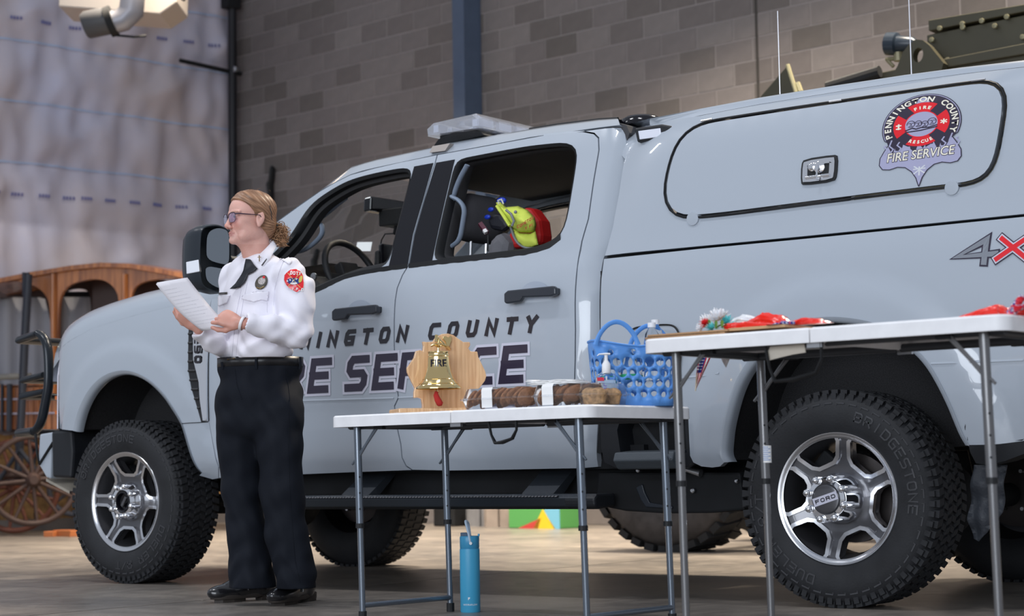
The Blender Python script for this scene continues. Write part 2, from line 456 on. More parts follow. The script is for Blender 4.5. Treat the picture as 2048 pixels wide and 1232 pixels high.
def wpt(s, z, o=0): return wl + wdir * s + wn * o + Vector((0, 0, z))
wall = link(bpy.data.objects.new('wall_back', bpy.data.meshes.new('wall_back'))); wall['kind'] = 'structure'
bm = B(); box(bm, wpt(WLEN / 2, 4.2, -.092), (WLEN, .2, 8.4), wrot.to_3x3()); bm.to_mesh(wall.data); bm.free(); wall.data.materials.append(M['mortar'])
bmesh_b = bpy.data.meshes.new('block'); bm = B(); vs = box(bm, (0, 0, 0), (BL - .014, .03, BH - .014)); bm.to_mesh(bmesh_b); bm.free(); bmesh_b.materials.append(M['block'])
def px(P):
    d = Vector(P) - CAM; z = d.dot(CF); return 1024 + F * d.dot(CR) / z, 616 - F * d.dot(CU) / z
sil = [(463, 900), (560, 440), (700, 330), (870, 292), (1250, 240), (1500, 200), (1850, 145), (2048, 120)]
cand = []; rest = B()
for r in range(int(8.2 / BH)):
    n = int(WLEN / BL) + 2
    for c in range(n):
        s0 = c * BL - (BL / 2 if r % 2 else 0); s1 = s0 + BL
        a, b = max(0, s0), min(WLEN, s1)
        if b - a < .06: continue
        P = wpt((a + b) / 2, (r + .5) * BH, -.002 + random.uniform(-.002, .002)); u, v = px(P)
        vis = 440 < u < 2080 and -25 < v < interp(u, sil) + 20 and b - a > BL * .95
        if vis and len(cand) < 300: cand.append(P)
        else:
            box(rest, P, (b - a - .014, .03, BH - .014), wrot.to_3x3())
for P in cand:
    o = link(bpy.data.objects.new('block', bmesh_b)); o.location = P; o.rotation_euler = (0, 0, atan2(wdir.y, wdir.x)); o.parent = wall
o = obj('block_courses', rest, M['block']); o['kind'] = 'stuff'; o.parent = wall
# control joint
bm = B(); q = [(1515 + .028 * v, v) for v in (0, 250)]
cj = onPl(1516, 100, wl, wn); sj = (cj - wl).dot(wdir)
box(bm, wpt(sj, 4.1, .015), (.022, .012, 8.2), wrot.to_3x3()); o = obj('control_joint', bm, mat('joint sealant', (.05, .045, .04), .8)); o.parent = wall

# steel column in front of the block wall (wide-flange section)
M['col_steel'] = mat('blue grey steel paint', (.075, .105, .165), .5, var=.06)
colp = onPl(955, 200, wl, wn); sc = (colp - wl).dot(wdir)
col = thing('steel_column', 'blue-grey painted steel column standing against the block wall', 'column', wpt(sc, 0, .15))
for nm, (ds, do, w_, d_) in (('flange', (0, .27, .17, .014)), ('flange', (0, .03, .17, .014)), ('web', (0, .15, .012, .226))):
    bm = B(); box(bm, wpt(sc + ds, 4.1, do), (w_, d_, 8.2), wrot.to_3x3()); obj(nm, bm, M['col_steel'], col)
bm = B(); box(bm, wpt(sc + .08, 4.1, .15), (.008, .22, 8.2), wrot.to_3x3()); obj('side_plate', bm, M['col_steel'], col)
bm = B(); box(bm, wpt(sc, .01, .15), (.4, .4, .02), wrot.to_3x3()); obj('base_plate', bm, M['col_steel'], col)

# left wall: plastic sheeting held by horizontal straps
lw2 = at(-900, 960, 22.0 * 4477 / (4940 + 900)); lw2.z = 0
ldir = (lw2 - wl); LL = ldir.length; ldir.normalize(); ln = Vector((-ldir.y, ldir.x, 0))
if ln.dot(CAM - wl) < 0: ln = -ln
def lpt(s, z, o=0): return wl + ldir * s + ln * o + Vector((0, 0, z))
def luv(u, v):
    P = onPl(u, v, wl, ln); return (P - wl).dot(ldir), P.z
straps_z = []
for u, v in ((393, 141), (393, 262), (393, 367)): straps_z.append(luv(u, v)[1])
dz = (straps_z[0] - straps_z[2]) / 2
zs_all = [straps_z[0] + dz * k for k in range(-8, 4)]
def film_mat():
    m = mat('plastic sheeting', (.38, .37, .44), .42, bump=.25, bscale=6); nt = m.node_tree; b = nt.nodes['Principled BSDF']
    n = nt.nodes.new('ShaderNodeTexNoise'); n.inputs['Scale'].default_value = .8; n.inputs['Detail'].default_value = 5
    tc = nt.nodes.new('ShaderNodeTexCoord'); nt.links.new(tc.outputs['Object'], n.inputs['Vector'])
    r = nt.nodes.new('ShaderNodeValToRGB'); e = r.color_ramp.elements
    e[0].position = .35; e[0].color = (.50, .44, .46, 1); e[1].position = .65; e[1].color = (.53, .53, .66, 1)
    nt.links.new(n.outputs['Fac'], r.inputs['Fac']); nt.links.new(r.outputs['Color'], b.inputs['Base Color']); return m
M['film'] = film_mat()
bm = B(); NX, NZ = 240, 240; HZ = 7.6
def film_o(s, z):
    k = min(zs_all, key=lambda q: abs(q - z)); d = abs(z - k) / (dz / 2); d = min(1, d)
    belly = (1 - (1 - d) ** 2) * .085
    w = sin(s * 9.7 + 1.9 * sin(z * 1.3) + z * .9) * .5 + sin(s * 15.1 - z * 2.6 + 2 * sin(s * 2.2)) * .28 + sin(s * 5.1 + z * 3.3 + 1.2 * sin(z * 2.1 + s)) * .38
    w = (abs(w) ** .8) * (1 if w > 0 else -1); pl_ = sin(s * 21 + 1.5 * sin(z * 2.2 + s) + z * 2.5) * (1 - d) * .012
    return belly * (.6 + .3 * w) + (.006 + .020 * d) * w + pl_ + .05 * max(0, sin((s * 1.1 + z * 1.7) * 2.1)) ** 6 * d
loft(bm, [[lpt(LL * i / NX, HZ * j / NZ, .05 + film_o(LL * i / NX, HZ * j / NZ)) for i in range(NX + 1)] for j in range(NZ + 1)])
wfl = obj('wall_left', bm, M['film'], smooth=180); wfl['kind'] = 'structure'
bm = B(); a = lpt(LL / 2, HZ / 2, -.05)
ldm = Matrix(((ldir.x, -ln.x, 0), (ldir.y, -ln.y, 0), (0, 0, 1)))
box(bm, a, (LL, .1, HZ), ldm.to_3x3()); o = obj('backing_panel', bm, mat('grey liner board', (.25, .25, .27), .8)); o.parent = wfl
M['strap'] = mat('pale blue strap', (.42, .52, .72), .45)
for z in zs_all:
    if straps_z[2] - .2 < z < HZ - .1:
        bm = B(); loft(bm, [[lpt(LL * i / 60, z + e * .009 + .006 * sin(i * .7), .062 + film_o(LL * i / 60, z)) for i in range(61)] for e in (-1, 1)])
        o = obj('strap', bm, M['strap']); so = o.modifiers.new('s', 'SOLIDIFY'); so.thickness = .006; o.parent = wfl
# printed blue marks on the film
bm = B()
rows = [((20, 40), (140, 60), 3), ((315, 80), (415, 95), 3), ((-30, 388), (130, 398), 4), ((160, 400), (400, 420), 6), ((-40, 215), (60, 221), 0)]
for (u0, v0), (u1, v1), n in rows:
    for i in range(n):
        t = i / max(1, n - 1); s, z = luv(u0 + (u1 - u0) * t, v0 + (v1 - v0) * t)
        for k in range(4):
            s_ = s + (k - 1.5) * .035; loft(bm, [[lpt(s_ + e * .013, z + f * .018, .075 + film_o(s_, z + f * .018)) for e in (-1, 1)] for f in (-1, 1)])
o = obj('printed_marks', bm, mat('faded blue print', (.16, .17, .38), .6)); o['kind'] = 'stuff'; o.parent = wfl

# black downpipe in the corner
sp, _ = luv(441, 200)
pipe = thing('conduit_pipe', 'tall black vertical pipe in the corner beside the plastic sheeting', 'pipe', lpt(sp, 0, .25))
bm = B(); tube(bm, [lpt(sp, 0, .25), lpt(sp, 7.6, .25)], .052, 14); obj('pipe_run', bm, mat('black pipe', (.012, .012, .016), .45), pipe, smooth=60)
_, zb = luv(441, 147)
bm = B(); tube(bm, [lpt(sp + .72, zb + .02, .22), lpt(sp - .25, zb - .03, .22)], .026, 8)
obj('bracket_bar', bm, M['dark'], pipe)
bm = B(); lathe(bm, [(.001, -.03), (.035, -.02), (.035, .02), (.001, .03)], lpt(sp, zb, .31), 'y', 12); obj('clamp_bolt', bm, M['steel'], pipe)
bm = B(); box(bm, lpt(sp + .02, luv(430, 8)[1], .25), (.2, .14, .2), ldm.to_3x3()); obj('junction_box', bm, M['dark'], pipe, bevel=.01)

# heater unit and exhaust elbow, top left
D1 = 17.5
P = at(235, -12, D1)
hu = thing('unit_heater', 'off-white metal unit heater housing hanging at the top left', 'heater', P + Vector((0, 0, 0)))
ux, uz = CR.copy(), Vector((0, 0, 1)); ux.z = 0; ux.normalize(); uy = Vector((-ux.y, ux.x, 0))
bm = B(); poly = [(-.56, -.11), (.40, -.20), (.56, -.09), (.58, .9), (-.56, .9)]
prism(bm, poly, lambda a, b: P + ux * a + uz * b, uy * .6); obj('housing', bm, mat('cream enamel', (.50, .45, .41), .5), hu, bevel=.012)
bm = B(); lathe(bm, [(.0, 0), (.022, 0), (.022, .02), (0, .02)], P + ux * .62 + uz * -.06 - uy * .02, 'y', 12); obj('latch_knob', bm, M['dark'], hu)
P2 = at(215, 45, 17.2)
du = thing('exhaust_duct', 'grey cylindrical exhaust blower hanging below the heater housing', 'duct', P2)
bm = B(); tube(bm, [P2 - ux * .22 - uz * .03, P2 - ux * .19 - uz * .02, P2 + ux * .02 + uz * .02], [.11, .13, .13], 20); obj('blower_drum', bm, mat('grey duct', (.07, .07, .075), .5), du, smooth=50)
bm = B(); tube(bm, [P2 + ux * .0, P2 + ux * .06 + uz * .02], .145, 20); obj('flange_ring', bm, M['dark'], du, smooth=50)
bm = B(); tube(bm, [P2 + ux * .05, P2 + ux * .14 + uz * .02, P2 + ux * .22 + uz * .10, P2 + ux * .25 + uz * .35, P2 + ux * .26 + uz * .6], [.11, .11, .12, .11, .10], 16)
obj('elbow', bm, mat('pale duct', (.30, .30, .34), .4, .3), du, smooth=60)
bm = B(); tube(bm, [P2 + ux * .05 - uz * .12, P2 + ux * .25 - uz * .14, P2 + ux * .36 - uz * .13], .012, 6); obj('power_cable', bm, M['dark'], du)
# black hanging strap on the block wall
P3 = onPl(543, 360, wpt(0, 0, .08), wn)
bm = B(); tube(bm, [P3 + Vector((0, 0, .16)) + wdir * .015, P3 + Vector((0, 0, .13)) + wdir * .02, P3, P3 + wdir * -.03 - Vector((0, 0, .05)), P3 - Vector((0, 0, .22)) - wdir * .01, P3 - Vector((0, 0, 1.2))], [.025, .045, .05, .06, .045, .04], 10, flat=.5)
tag(obj('hanging_strap', bm, M['rubber_dark'], smooth=60), 'black strap hanging flat against the block wall behind the person', 'strap')

# cinder blocks and painted crate under the truck, far back
def pedestal(name, u, v, w, h, d, col_, label, cat, grp=None):
    P = onZ(u, v); P = P; bm = B()
    return P
P = onZ(1000, 1054)
ca = thing('cinder_block', 'tan cinder block with a hole seen behind the pickup at the wall foot', 'block', P)
bm = B(); wX = wdir
def cb(bm, c, holes=True):
    R3 = wrot.to_3x3()
    box(bm, c + Vector((0, 0, .1)), (.40, .03, .20), R3); box(bm, c + Vector((0, 0, .1)) - wn * .17, (.40, .03, .2), R3)
    for k in (-.185, 0, .185): box(bm, c + wdir * k + Vector((0, 0, .1)) - wn * .085, (.03, .2, .2), R3)
    box(bm, c + wdir * .165 + Vector((0, 0, .1)) + wn * .018, (.07, .012, .13), R3)
cb(bm, P, True); obj('block_body', bm, mat('tan concrete', (.34, .28, .24), .9, var=.1), ca)
P = onZ(958, 1054); bm = B(); cb(bm, P + wn * -.1 - wdir * .06)
tag(obj('cinder_block', bm, mat('grey concrete', (.20, .20, .21), .9, var=.1)), 'grey cinder block left of the tan one at the wall foot', 'block')
P = onZ(905, 1052); bm = B(); box(bm, P + Vector((0, 0, .14)), (.3, .25, .28), wrot.to_3x3())
tag(obj('black_crate', bm, M['dark'], bevel=.015), 'black crate on the floor behind the pickup beside grey cinder block', 'crate')
P = onZ(1090, 1056)
gr = thing('painted_crate', 'green crate painted with red, yellow and blue triangles behind the pickup', 'crate', P)
bm = B(); box(bm, P + Vector((0, 0, .17)), (.66, .3, .34), wrot.to_3x3()); obj('crate_body', bm, mat('green paint', (.10, .36, .10), .5), gr, bevel=.01)
def tri(nm, pts, c_):
    bm = B(); prism(bm, pts, lambda a, b: P + wdir * a + wn * .158 + Vector((0, 0, b)), wn * .006); obj(nm, bm, mat(nm, c_, .5), gr)
tri('red_panel', [(-.20, .0), (.06, .0), (.10, .10)], (.55, .06, .05)); tri('yellow_panel', [(.0, .0), (.28, .0), (.12, .18)], (.80, .55, .03)); tri('blue_panel', [(.14, .17), (.33, .33), (.33, .0), (.26, .0)], (.18, .48, .66))

# oriented-strand board skirting and the coach at the left
M['osb'] = mat('strand board', (.30, .165, .06), .7, var=.35, vscale=18)
ob = thing('strand_board', 'brown strand board sheet leaning on the wall behind the coach wheels', 'board', lpt(2, 0, .2))
for k in range(4):
    bm = B(); box(bm, lpt(.9 + 1.24 * k, .62, .30), (1.22, .018, 1.24), ldm.to_3x3()); obj('board', bm, M['osb'], ob)
bm = B(); box(bm, lpt(2.2, .055, .42), (5, .10, .11), ldm.to_3x3()); obj('floor_batten', bm, mat('grey timber', (.16, .14, .13), .8), ob)

# ================================================================ PICKUP
TR = thing('pickup_truck', 'light grey crew-cab fire service pickup with utility canopy, parked behind the tables', 'truck', (2.2, 1.0, 0))
AX = 4.055; YC = 1.0; HUB = .4215
SIDE = [(.48, .13), (.53, .075), (.58, .045), (.63, .030), (.70, .022), (.85, .016), (.92, .012), (1.10, .010), (1.25, .018), (1.36, .034), (1.43, .052), (1.49, .078), (1.60, .112), (1.75, .160), (1.92, .218), (2.0, .246), (2.06, .272), (2.12, .310), (2.16, .40)]
SHELL = [(.48, .10), (.53, .060), (.60, .035), (.85, .014), (1.10, .010), (1.30, .022), (1.40, .038), (1.455, .055), (1.50, .065), (1.70, .100), (1.90, .140), (2.0, .175), (2.05, .225), (2.085, .31), (2.1, .42)]
pF = [(141, 862), (145.6, 843), (156, 814.5), (171.6, 786), (189.7, 765), (208, 752), (228.7, 744.5), (249.5, 742.3), (270, 747), (291, 757.5), (309, 772), (327.4, 792), (340, 811), (353, 833), (361, 849), (366, 866.5), (371, 886), (381, 927), (388, 945.7)]
pR = [(1441, 925), (1436, 908), (1440, 880), (1444, 855), (1452.7, 822), (1466, 779), (1483, 745), (1507, 712), (1535, 684), (1565, 661), (1601, 644.5), (1627, 638.6), (1659.7, 636), (1692, 638), (1724.7, 643), (1750.6, 650), (1790, 670), (1828.6, 699.6), (1854.5, 728.8), (1877, 767.8), (1896.8, 810), (1909.7, 845.7), (1919.5, 871.7), (1930, 891)]
g_flat = lambda x, z: .01
archF = chaikin([(lambda P: (P.x, P.z))(onY(u, v, -.01)) for u, v in pF], False, 2)
archR = chaikin([(lambda P: (P.x, P.z))(onY(u, v, -.01)) for u, v in pR], False, 2)
def ss(t): t = max(0, min(1, t)); return t * t * (3 - 2 * t)
def flare(x, z):
    out = 0
    for A, cx in ((archF, 0), (archR, AX)):
        if abs(x - cx) < .95 and z > .45:
            d = pdist((x, z), A, False); out = max(out, (1 - ss((d - .12) / .05)) * .016 * ss((z - .5) / .1))
    return out
def corner(x):          # nose wraps round to the grille
    t = -.43 - x
    if t <= 0: return 0
    r = .42; t = min(t, r * .97); return r - sqrt(r * r - t * t)
def gcab(x, z): return pchip(z, SIDE) - flare(x, z) + corner(x) + (max(0, .3 - x) ** 2 * .03)
def gbed(x, z): return pchip(z, SHELL) - flare(x, z)
def gpil(x, z):         # rear cab corner rounds inwards, following its leaning rear edge
    e = xrear(z); t = x - (e - .085); y = pchip(z, SIDE)
    if t > 0: y += .10 - sqrt(max(0, .01 - min(t, .085) ** 2))
    return y
rearE = [(1196, 935), (1196, 838), (1199, 663), (1200, 558), (1207, 515), (1221, 484), (1231, 430), (1238, 386), (1247, 330), (1252, 285), (1254, 250)]
_re = sorted([(P.z, P.x) for P in (hit(u, v, lambda x, z: pchip(z, SIDE) + .05) for u, v in rearE)])
def xrear(z): return interp(z, _re)
PT = M['paint']
def panel(name, poly, g, m=PT, holes=(), parent=TR, gap=.0035, step=.045, thick=.035, off=0.0, label=None, mirror=True, smooth=35):
    p = inset(poly, gap) if gap else poly
    bm = B(); sheet(bm, p, holes, lambda a, b: Vector((a, g(a, b) + off, b)), step, thick)
    o = obj(name, bm, m, parent, smooth=smooth, label=label)
    # shading: panel face smooth, folded edge sharp
    if mirror:
        o2 = link(bpy.data.objects.new(name, o.data)); o2.scale = (1, -1, 1); o2.location = (0, 2 * YC, 0); o2.parent = parent
        o2.matrix_parent_inverse = WM[parent.name].inverted() if parent.name in WM else Matrix.Identity(4)
    return o

# --- shared seam curves (pixels on the near side)
seamAB = [(826, 941), (812.4, 932), (804, 915), (801.5, 887.6), (792.6, 846.6), (789, 812.4), (797, 795), (791, 751), (788.5, 690), (788.5, 640), (790.6, 600), (794.5, 576), (805, 550), (818, 529), (828, 469.6), (849, 397), (862, 350), (870, 327), (875, 308.8)]
roofseam = [(875, 308.8), (800, 324), (748, 336), (701, 349), (670, 364.4), (640, 382), (600, 410), (560, 439), (530, 462), (500, 487), (470, 515)]
roofseamR = [(875, 308.8), (940, 297), (1005.6, 285), (1088.4, 269.7), (1140, 264), (1165.7, 262.8), (1188, 267), (1197, 276)]
seamC = [(1197, 276), (1198, 300), (1188, 358), (1176.8, 438), (1164, 482), (1157, 518), (1153, 551), (1151, 580), (1151, 660), (1150.5, 717), (1149, 780), (1148, 840), (1150, 887.6), (1157.6, 922), (1162, 938)]
dfront = [(470, 515), (448, 535), (428, 575), (419, 620), (417, 700), (417, 843), (437, 934), (437, 957)]
G = gcab
H_AB = hp(seamAB, G); H_RS = hp(roofseam, G); H_RR = hp(roofseamR, G); H_C = hp(seamC, G); H_DF = hp(dfront, G)
botF = hp([(437, 957), (520, 953), (604, 950), (700, 946), (826, 941)], G)
winF = hp([(581, 474), (618, 410), (657, 382.6), (696, 360.5), (737, 349), (787, 338.4), (829, 332.5), (777, 533.5), (722, 543.6), (690.6, 551.4), (664.7, 562), (633.5, 576), (605, 588), (560, 592), (530, 585), (516, 560), (524, 530), (545, 508)], G)
winR = hp([(912, 319), (1005.6, 301), (1060, 291.5), (1132, 284), (1150, 286), (1157, 296), (1149, 352.5), (1138, 419), (1131, 455), (1124, 471), (1102, 488), (1069, 500), (1005.6, 508.5), (923, 518), (865, 524)], G)
winF = smoothc(winF); winR = smoothc(winR, .03, 3)
doorF = H_DF + botF[1:-1] + H_AB + H_RS[1:-1]
botR = hp([(1162, 938), (1100, 939), (1000, 941), (900, 942.5), (826, 941)], G)
doorR = H_AB + H_RR[1:-1] + H_C + botR[1:-1]
fd = panel('front_door', doorF, G, holes=[winF]); rd = panel('rear_door', doorR, G, holes=[winR])

# --- front fender
def hood_top(x): return interp(x, HT)
sil_h = [(118, 672), (121, 666.6), (132, 654), (142, 643.4), (163.5, 638), (189, 630.7), (203.5, 624.4), (231, 610.7), (262.6, 599), (294, 589.6), (319.6, 582.2), (360, 573), (400, 565)]
HT = []
for u, v in sil_h:
    P = onY(u, v, .30); HT.append((P.x, P.z))
HT.sort(); HT = [(-.95, HT[0][1] - .10)] + HT + [(.9, 1.60)]
def zsh(x): return min(interp(x, [(-.75, 1.20), (-.6, 1.25), (-.3, 1.34), (0, 1.385), (.4, 1.43), (.9, 1.45)]), hood_top(x) - .05)
XF = -.80
fend = [(.583, zsh(.583))] + [(x, zsh(x)) for x in np.linspace(.5, -.70, 22)] + [(-.70, 1.215), (-.625, 1.195), (-.625, .815)] + archF[:1] + archF[1:] + [(lambda P: (P.x, P.z))(P) for P in [hit(u, v, G) for u, v in ((398, 951), (425, 959), (437, 957), (437, 934), (418, 843))]] + [(.583, .95), (.583, 1.2)]
# split at the z of the lower quarter panel seam
fen = panel('front_fender', fend, G, step=.035, gap=.0012)
# arch return lips
def lip(A, g, name, w=.05):
    bm = B(); c0 = [Vector((x + (x - (A[0][0] + A[-1][0]) / 2) * .014, g(x, z) - .005, z + .006 * ss((z - .7) / .3))) for x, z in A]; cx = sum(a[0] for a in A) / len(A)
    def inn(x, z, d, dy):
        v = Vector((cx - x, HUB + .2 - z)); v.normalize(); return Vector((x + v.x * d, g(x, z) + dy, z + v.y * d))
    c1 = [inn(x, z, .010, .002) for x, z in A]; c2 = [inn(x, z, .018, .022) for x, z in A]; c3 = [inn(x, z, .014, w) for x, z in A]
    loft(bm, [c0, c1, c2, c3]); bmesh.ops.recalc_face_normals(bm, faces=bm.faces)
    o = obj(name, bm, PT, TR, smooth=80)
    o2 = link(bpy.data.objects.new(name, o.data)); o2.scale = (1, -1, 1); o2.location = (0, 2 * YC, 0); setp(o2, TR)
lip(archF, G, 'wheel_arch_lip'); lip(archR, gbed, 'wheel_arch_lip', .07)

# --- hood, lofted across the car
def hood_sec(x):
    zs, zt = zsh(x) - .001, hood_top(x); y0 = G(x, zs); P = []
    for k in range(9):
        a = k / 8 * pi / 2; P.append((y0 + (.30 - y0 * .6) * (1 - cos(a)) ** 1.0 * 1.0 + .0, zs + (zt - zs) * sin(a)))
    ye = P[-1][0]
    for y in (.45, .55, .62, .8, 1.0): P.append((max(y, ye + .02), zt + (.012 if y < .5 else .03 if y < .56 else .045)))
    return [Vector((x - .10 * sin(min(1, max(0, (y - y0))) * pi / 2) * ss((-.2 - x) / .4), y, z)) for y, z in P]
bm = B(); rows = []
for x in np.linspace(-.74, .86, 42):
    h = hood_sec(x); rows.append(h + [Vector((p.x, 2 * YC - p.y, p.z)) for p in h[-2::-1]])
front = [Vector((p.x - .05 + 0 * p.y, p.y, p.z - .05)) for p in rows[0]]; front2 = [Vector((p.x - .055, p.y, min(p.z, 1.2) - .12)) for p in rows[0]]
loft(bm, [front2, front] + rows); bmesh.ops.recalc_face_normals(bm, faces=bm.faces)
hood = obj('hood', bm, PT, TR, smooth=60)
# cowl panel under the windscreen
bm = B(); box(bm, (.95, 1.0, 1.50), (.30, 1.5, .06)); obj('cowl', bm, M['black_plastic'], TR, bevel=.01)

# --- cab roof, pillars and windscreen
silR = [(470, 519), (500, 492), (530, 468), (559.5, 446), (590, 421), (618, 399.5), (659.5, 368), (706, 334.5), (735, 326), (761, 319), (862, 297), (895, 288), (1005.6, 269), (1060, 260), (1116, 251), (1199, 240.7), (1236, 238.8)]
inR = [(470, 515.5), (500, 488), (530, 463), (560, 439.5), (600, 410.5), (640, 383), (670, 365.5), (701, 350), (725, 342.5), (748, 337), (875, 309.8), (905, 304.5), (1005.6, 286), (1060, 275.5), (1120, 267), (1199, 256), (1240, 251)]
A_ = []
for (u, v), (u2, v2) in zip(silR, inR):
    p = hit(u2, v2 - 1.2, G); ysil = p.y + (.13 if u > 650 else .07); q = onY(u, v, ysil)
    A_.append((p, q))
bm = B(); c = [[], [], [], [], []]
for p, q in A_:
    d = q - p; c[0].append(p + Vector((0, .03, -.005))); c[1].append(p)
    c[2].append(Vector((p.x * .6 + q.x * .4, p.y + d.y * .35, p.z + d.z * .62))); c[3].append(Vector((p.x * .25 + q.x * .75, p.y + d.y * .7, p.z + d.z * .92)))
    c[4].append(q)
k0 = 7      # windscreen part before this index, roof after
def mir(P): return Vector((P.x, 2 * YC - P.y, P.z))
for cc_ in (c, [[mir(p) for p in r] for r in c]):
    bm = B(); loft(bm, cc_); bmesh.ops.recalc_face_normals(bm, faces=bm.faces); obj('roof_rail', bm, PT, TR, smooth=60)
bm = B(); R0 = [q for p, q in A_][k0:]; rows = []
for q in R0:
    rows.append([q] + [Vector((q.x - (.06 if 0 else 0), q.y + (1 - q.y) * t, q.z + .035 * sin(t * pi / 2))) for t in (.25, .5, .75, 1)] + [Vector((q.x, 1 + (1 - q.y) * t, q.z + .035 * cos(t * pi / 2))) for t in (.25, .5, .75, 1)])
loft(bm, rows); bmesh.ops.recalc_face_normals(bm, faces=bm.faces); obj('cab_roof', bm, PT, TR, smooth=60)
bm = B(); rows = [[q + Vector((.0, .02, -.01))] + [Vector((q.x - .10 * sin(t * pi), q.y + (2 - 2 * q.y) * t, q.z)) for t in (.12, .25, .5, .75, .88)] + [mir(q) + Vector((0, -.02, -.01))] for q in [q for p, q in A_][:k0 + 1]]
loft(bm, rows); obj('windscreen', bm, M['glass'], TR, smooth=60)

# --- rear cab pillar
H_RE = hp(rearE, lambda x, z: pchip(z, SIDE) + .04)
topC = hp([(1240, 252), (1199, 257), (1120, 268), (1060, 276.5), (1005.6, 287)], G)
cpil = [p for p in H_C][::-1]   # from bottom (1162,938) up to (1197,276)
rr_ = [p for p in H_RR][::-1]
poly = H_RE[:-1] + [topC[0], topC[1]] + [topC[2]] + hp([(1088, 271.5)], G) + rr_[3:4] + rr_[2:3] + rr_[1:2] + H_C[:]
poly = H_RE[:-1] + topC[:3] + hp([(1088.4, 271)], G) + [H_RR[3], H_RR[4], H_RR[5], H_RR[6]] + H_C
panel('cab_corner_panel', poly, gpil, step=.03)
# cab back wall with window
bm = B(); zz = [(.60, .12), (1.0, .1), (1.43, .14), (1.75, .24), (2.0, .35), (2.07, .5)]
loft(bm, [[Vector((xrear(z) - .03 if z < 1.5 else xrear(z) - .05, y + (2 - 2 * y) * t, z)) for t in (0, .5, 1)] for z, y in zz if z < 1.45])
loft(bm, [[Vector((xrear(z) - .05, y, z)), Vector((xrear(z) - .05, .5, z))] for z, y in zz if z > 1.4]); loft(bm, [[Vector((xrear(z) - .05, 2 - y, z)), Vector((xrear(z) - .05, 1.5, z))] for z, y in zz if z > 1.4])
obj('cab_back', bm, M['interior'], TR)

# --- bed side with step opening, front face and tail
bedtop = hp([(1207, 516.5), (1400, 496), (1600, 477), (1800, 457), (2046, 432)], gbed)
XE = 5.45
bed = [bedtop[0]] + bedtop[1:] + [(XE, bedtop[-1][1]), (XE, .80)] + hp([(2046, 884), (1990, 891), (1932, 892)], gbed) + archR[::-1] + hp([(1441, 934.5), (1425.5, 936.8), (1403, 934.5), (1386, 926), (1379, 912)], gbed) + hp([(1375, 832), (1197, 836.5), (1200, 663), (1201.5, 558)], gbed)
panel('bed_side', bed, gbed, step=.045)
# crease line pressed into doors and bed: dark shut line strip kept thin
def strip(name, pts, g, w, m, off=-.001, up=0):
    P = [hit(u, v, g) for u, v in pts]; bm = B()
    loft(bm, [[p + Vector((0, off, e * w / 2)) for p in P] for e in (-1, 1)]); bmesh.ops.recalc_face_normals(bm, faces=bm.faces)
    return obj(name, bm, m, TR, smooth=60)
# dark filler behind all gaps
bm = B(); loft(bm, [[Vector((x, gbed(x, z) + .05, z)) for x in np.linspace(.66, 2.95, 12)] for z in (.62, .9, 1.2, 1.40)]); loft(bm, [[Vector((x, gbed(x, z) + .045, z)) for x in np.linspace(2.95, XE, 12)] for z in (1.36, 1.46, 1.52)])
obj('inner_panel', bm, M['dark'], TR)
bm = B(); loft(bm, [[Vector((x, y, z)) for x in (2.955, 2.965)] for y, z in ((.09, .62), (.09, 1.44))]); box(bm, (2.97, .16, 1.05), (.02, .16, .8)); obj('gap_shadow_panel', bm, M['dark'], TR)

# --- bedside step
sf = lambda u, v, y: onY(u, v, y)
bm = B(); q = hp([(1198, 837), (1374, 832.5), (1376, 908), (1383, 925), (1362, 938), (1238, 940), (1206, 925), (1199, 895)], gbed)
hole = hp([(1238, 838), (1366, 835), (1370, 905), (1238, 907), (1231, 860)], gbed)
sheet(bm, q, [hole], lambda a, b: Vector((a, gbed(a, b) + .012, b)), .04, .12); obj('bed_step_housing', bm, M['black_plastic'], TR, smooth=35)
bm = B(); sheet(bm, inset(hole, -.02), [], lambda a, b: Vector((a, gbed(a, b) + .13, b)), .1); obj('step_recess', bm, M['dark'], TR)
a, b = onY(1233, 922, -.005), onY(1352, 922, -.005)
bm = B(); prism(bm, [(-.02, .035), (.13, .045), (.13, -.035), (.0, -.035), (-.035, .0)], lambda y, z: Vector((a.x, y, a.z + z)), (b.x - a.x, 0, 0)); obj('bed_step', bm, mat('worn grey plastic', (.06, .072, .085), .6, bump=.1), TR, bevel=.006)

# --- canopy (shell)
shtop = [(1262, 247), (1300, 237), (1400, 217.5), (1519, 195), (1665, 171.7), (1811, 149.7), (1930, 134), (2048, 120.5)]
shfront = [(1207, 513), (1225, 455), (1238, 386), (1249, 318), (1256, 256)]
S0 = []
for u, v in shtop:
    S0.append(onY(u, v, .27 + .14 * max(0, 1300 - u) / 38))
def gsh(x, z):
    t = (3.14 + (z - 1.47) * .42) - x       # rounded front corner
    y = pchip(z, SHELL)
    if t > 0: y += t * t * .7
    return y
low = hp([(2046, 429), (1800, 454), (1600, 474), (1400, 493), (1209, 512.5)], gsh)
tops = hp([(1258, 262), (1300, 250.5), (1400, 231), (1519, 208.5), (1665, 185), (1811, 163), (1930, 147), (2046, 134)], gsh)
swd = [(1406, 244), (1373, 259), (1355, 281), (1344, 310), (1334, 350), (1325.6, 387), (1327.4, 409), (1336.5, 427), (1351, 436.4), (1384, 436.4), (1450, 430), (1600, 411), (1750, 392), (1899, 374), (1930, 371.5), (1950, 369), (1966, 362), (1975.7, 354), (1986, 342), (1994, 325), (2003, 274), (2010, 232), (2017.7, 190), (2012, 171.7), (1997.6, 161.7), (1979, 159.5), (1900, 170), (1750, 191.5), (1600, 213.5), (1480, 232)]
SWD = smoothc(hp(swd, gsh), .03, 4)
sideS = hp(shfront[1:-1], gsh) + tops + [(XE - .12, tops[-1][1]), (XE, low[0][1])] + low
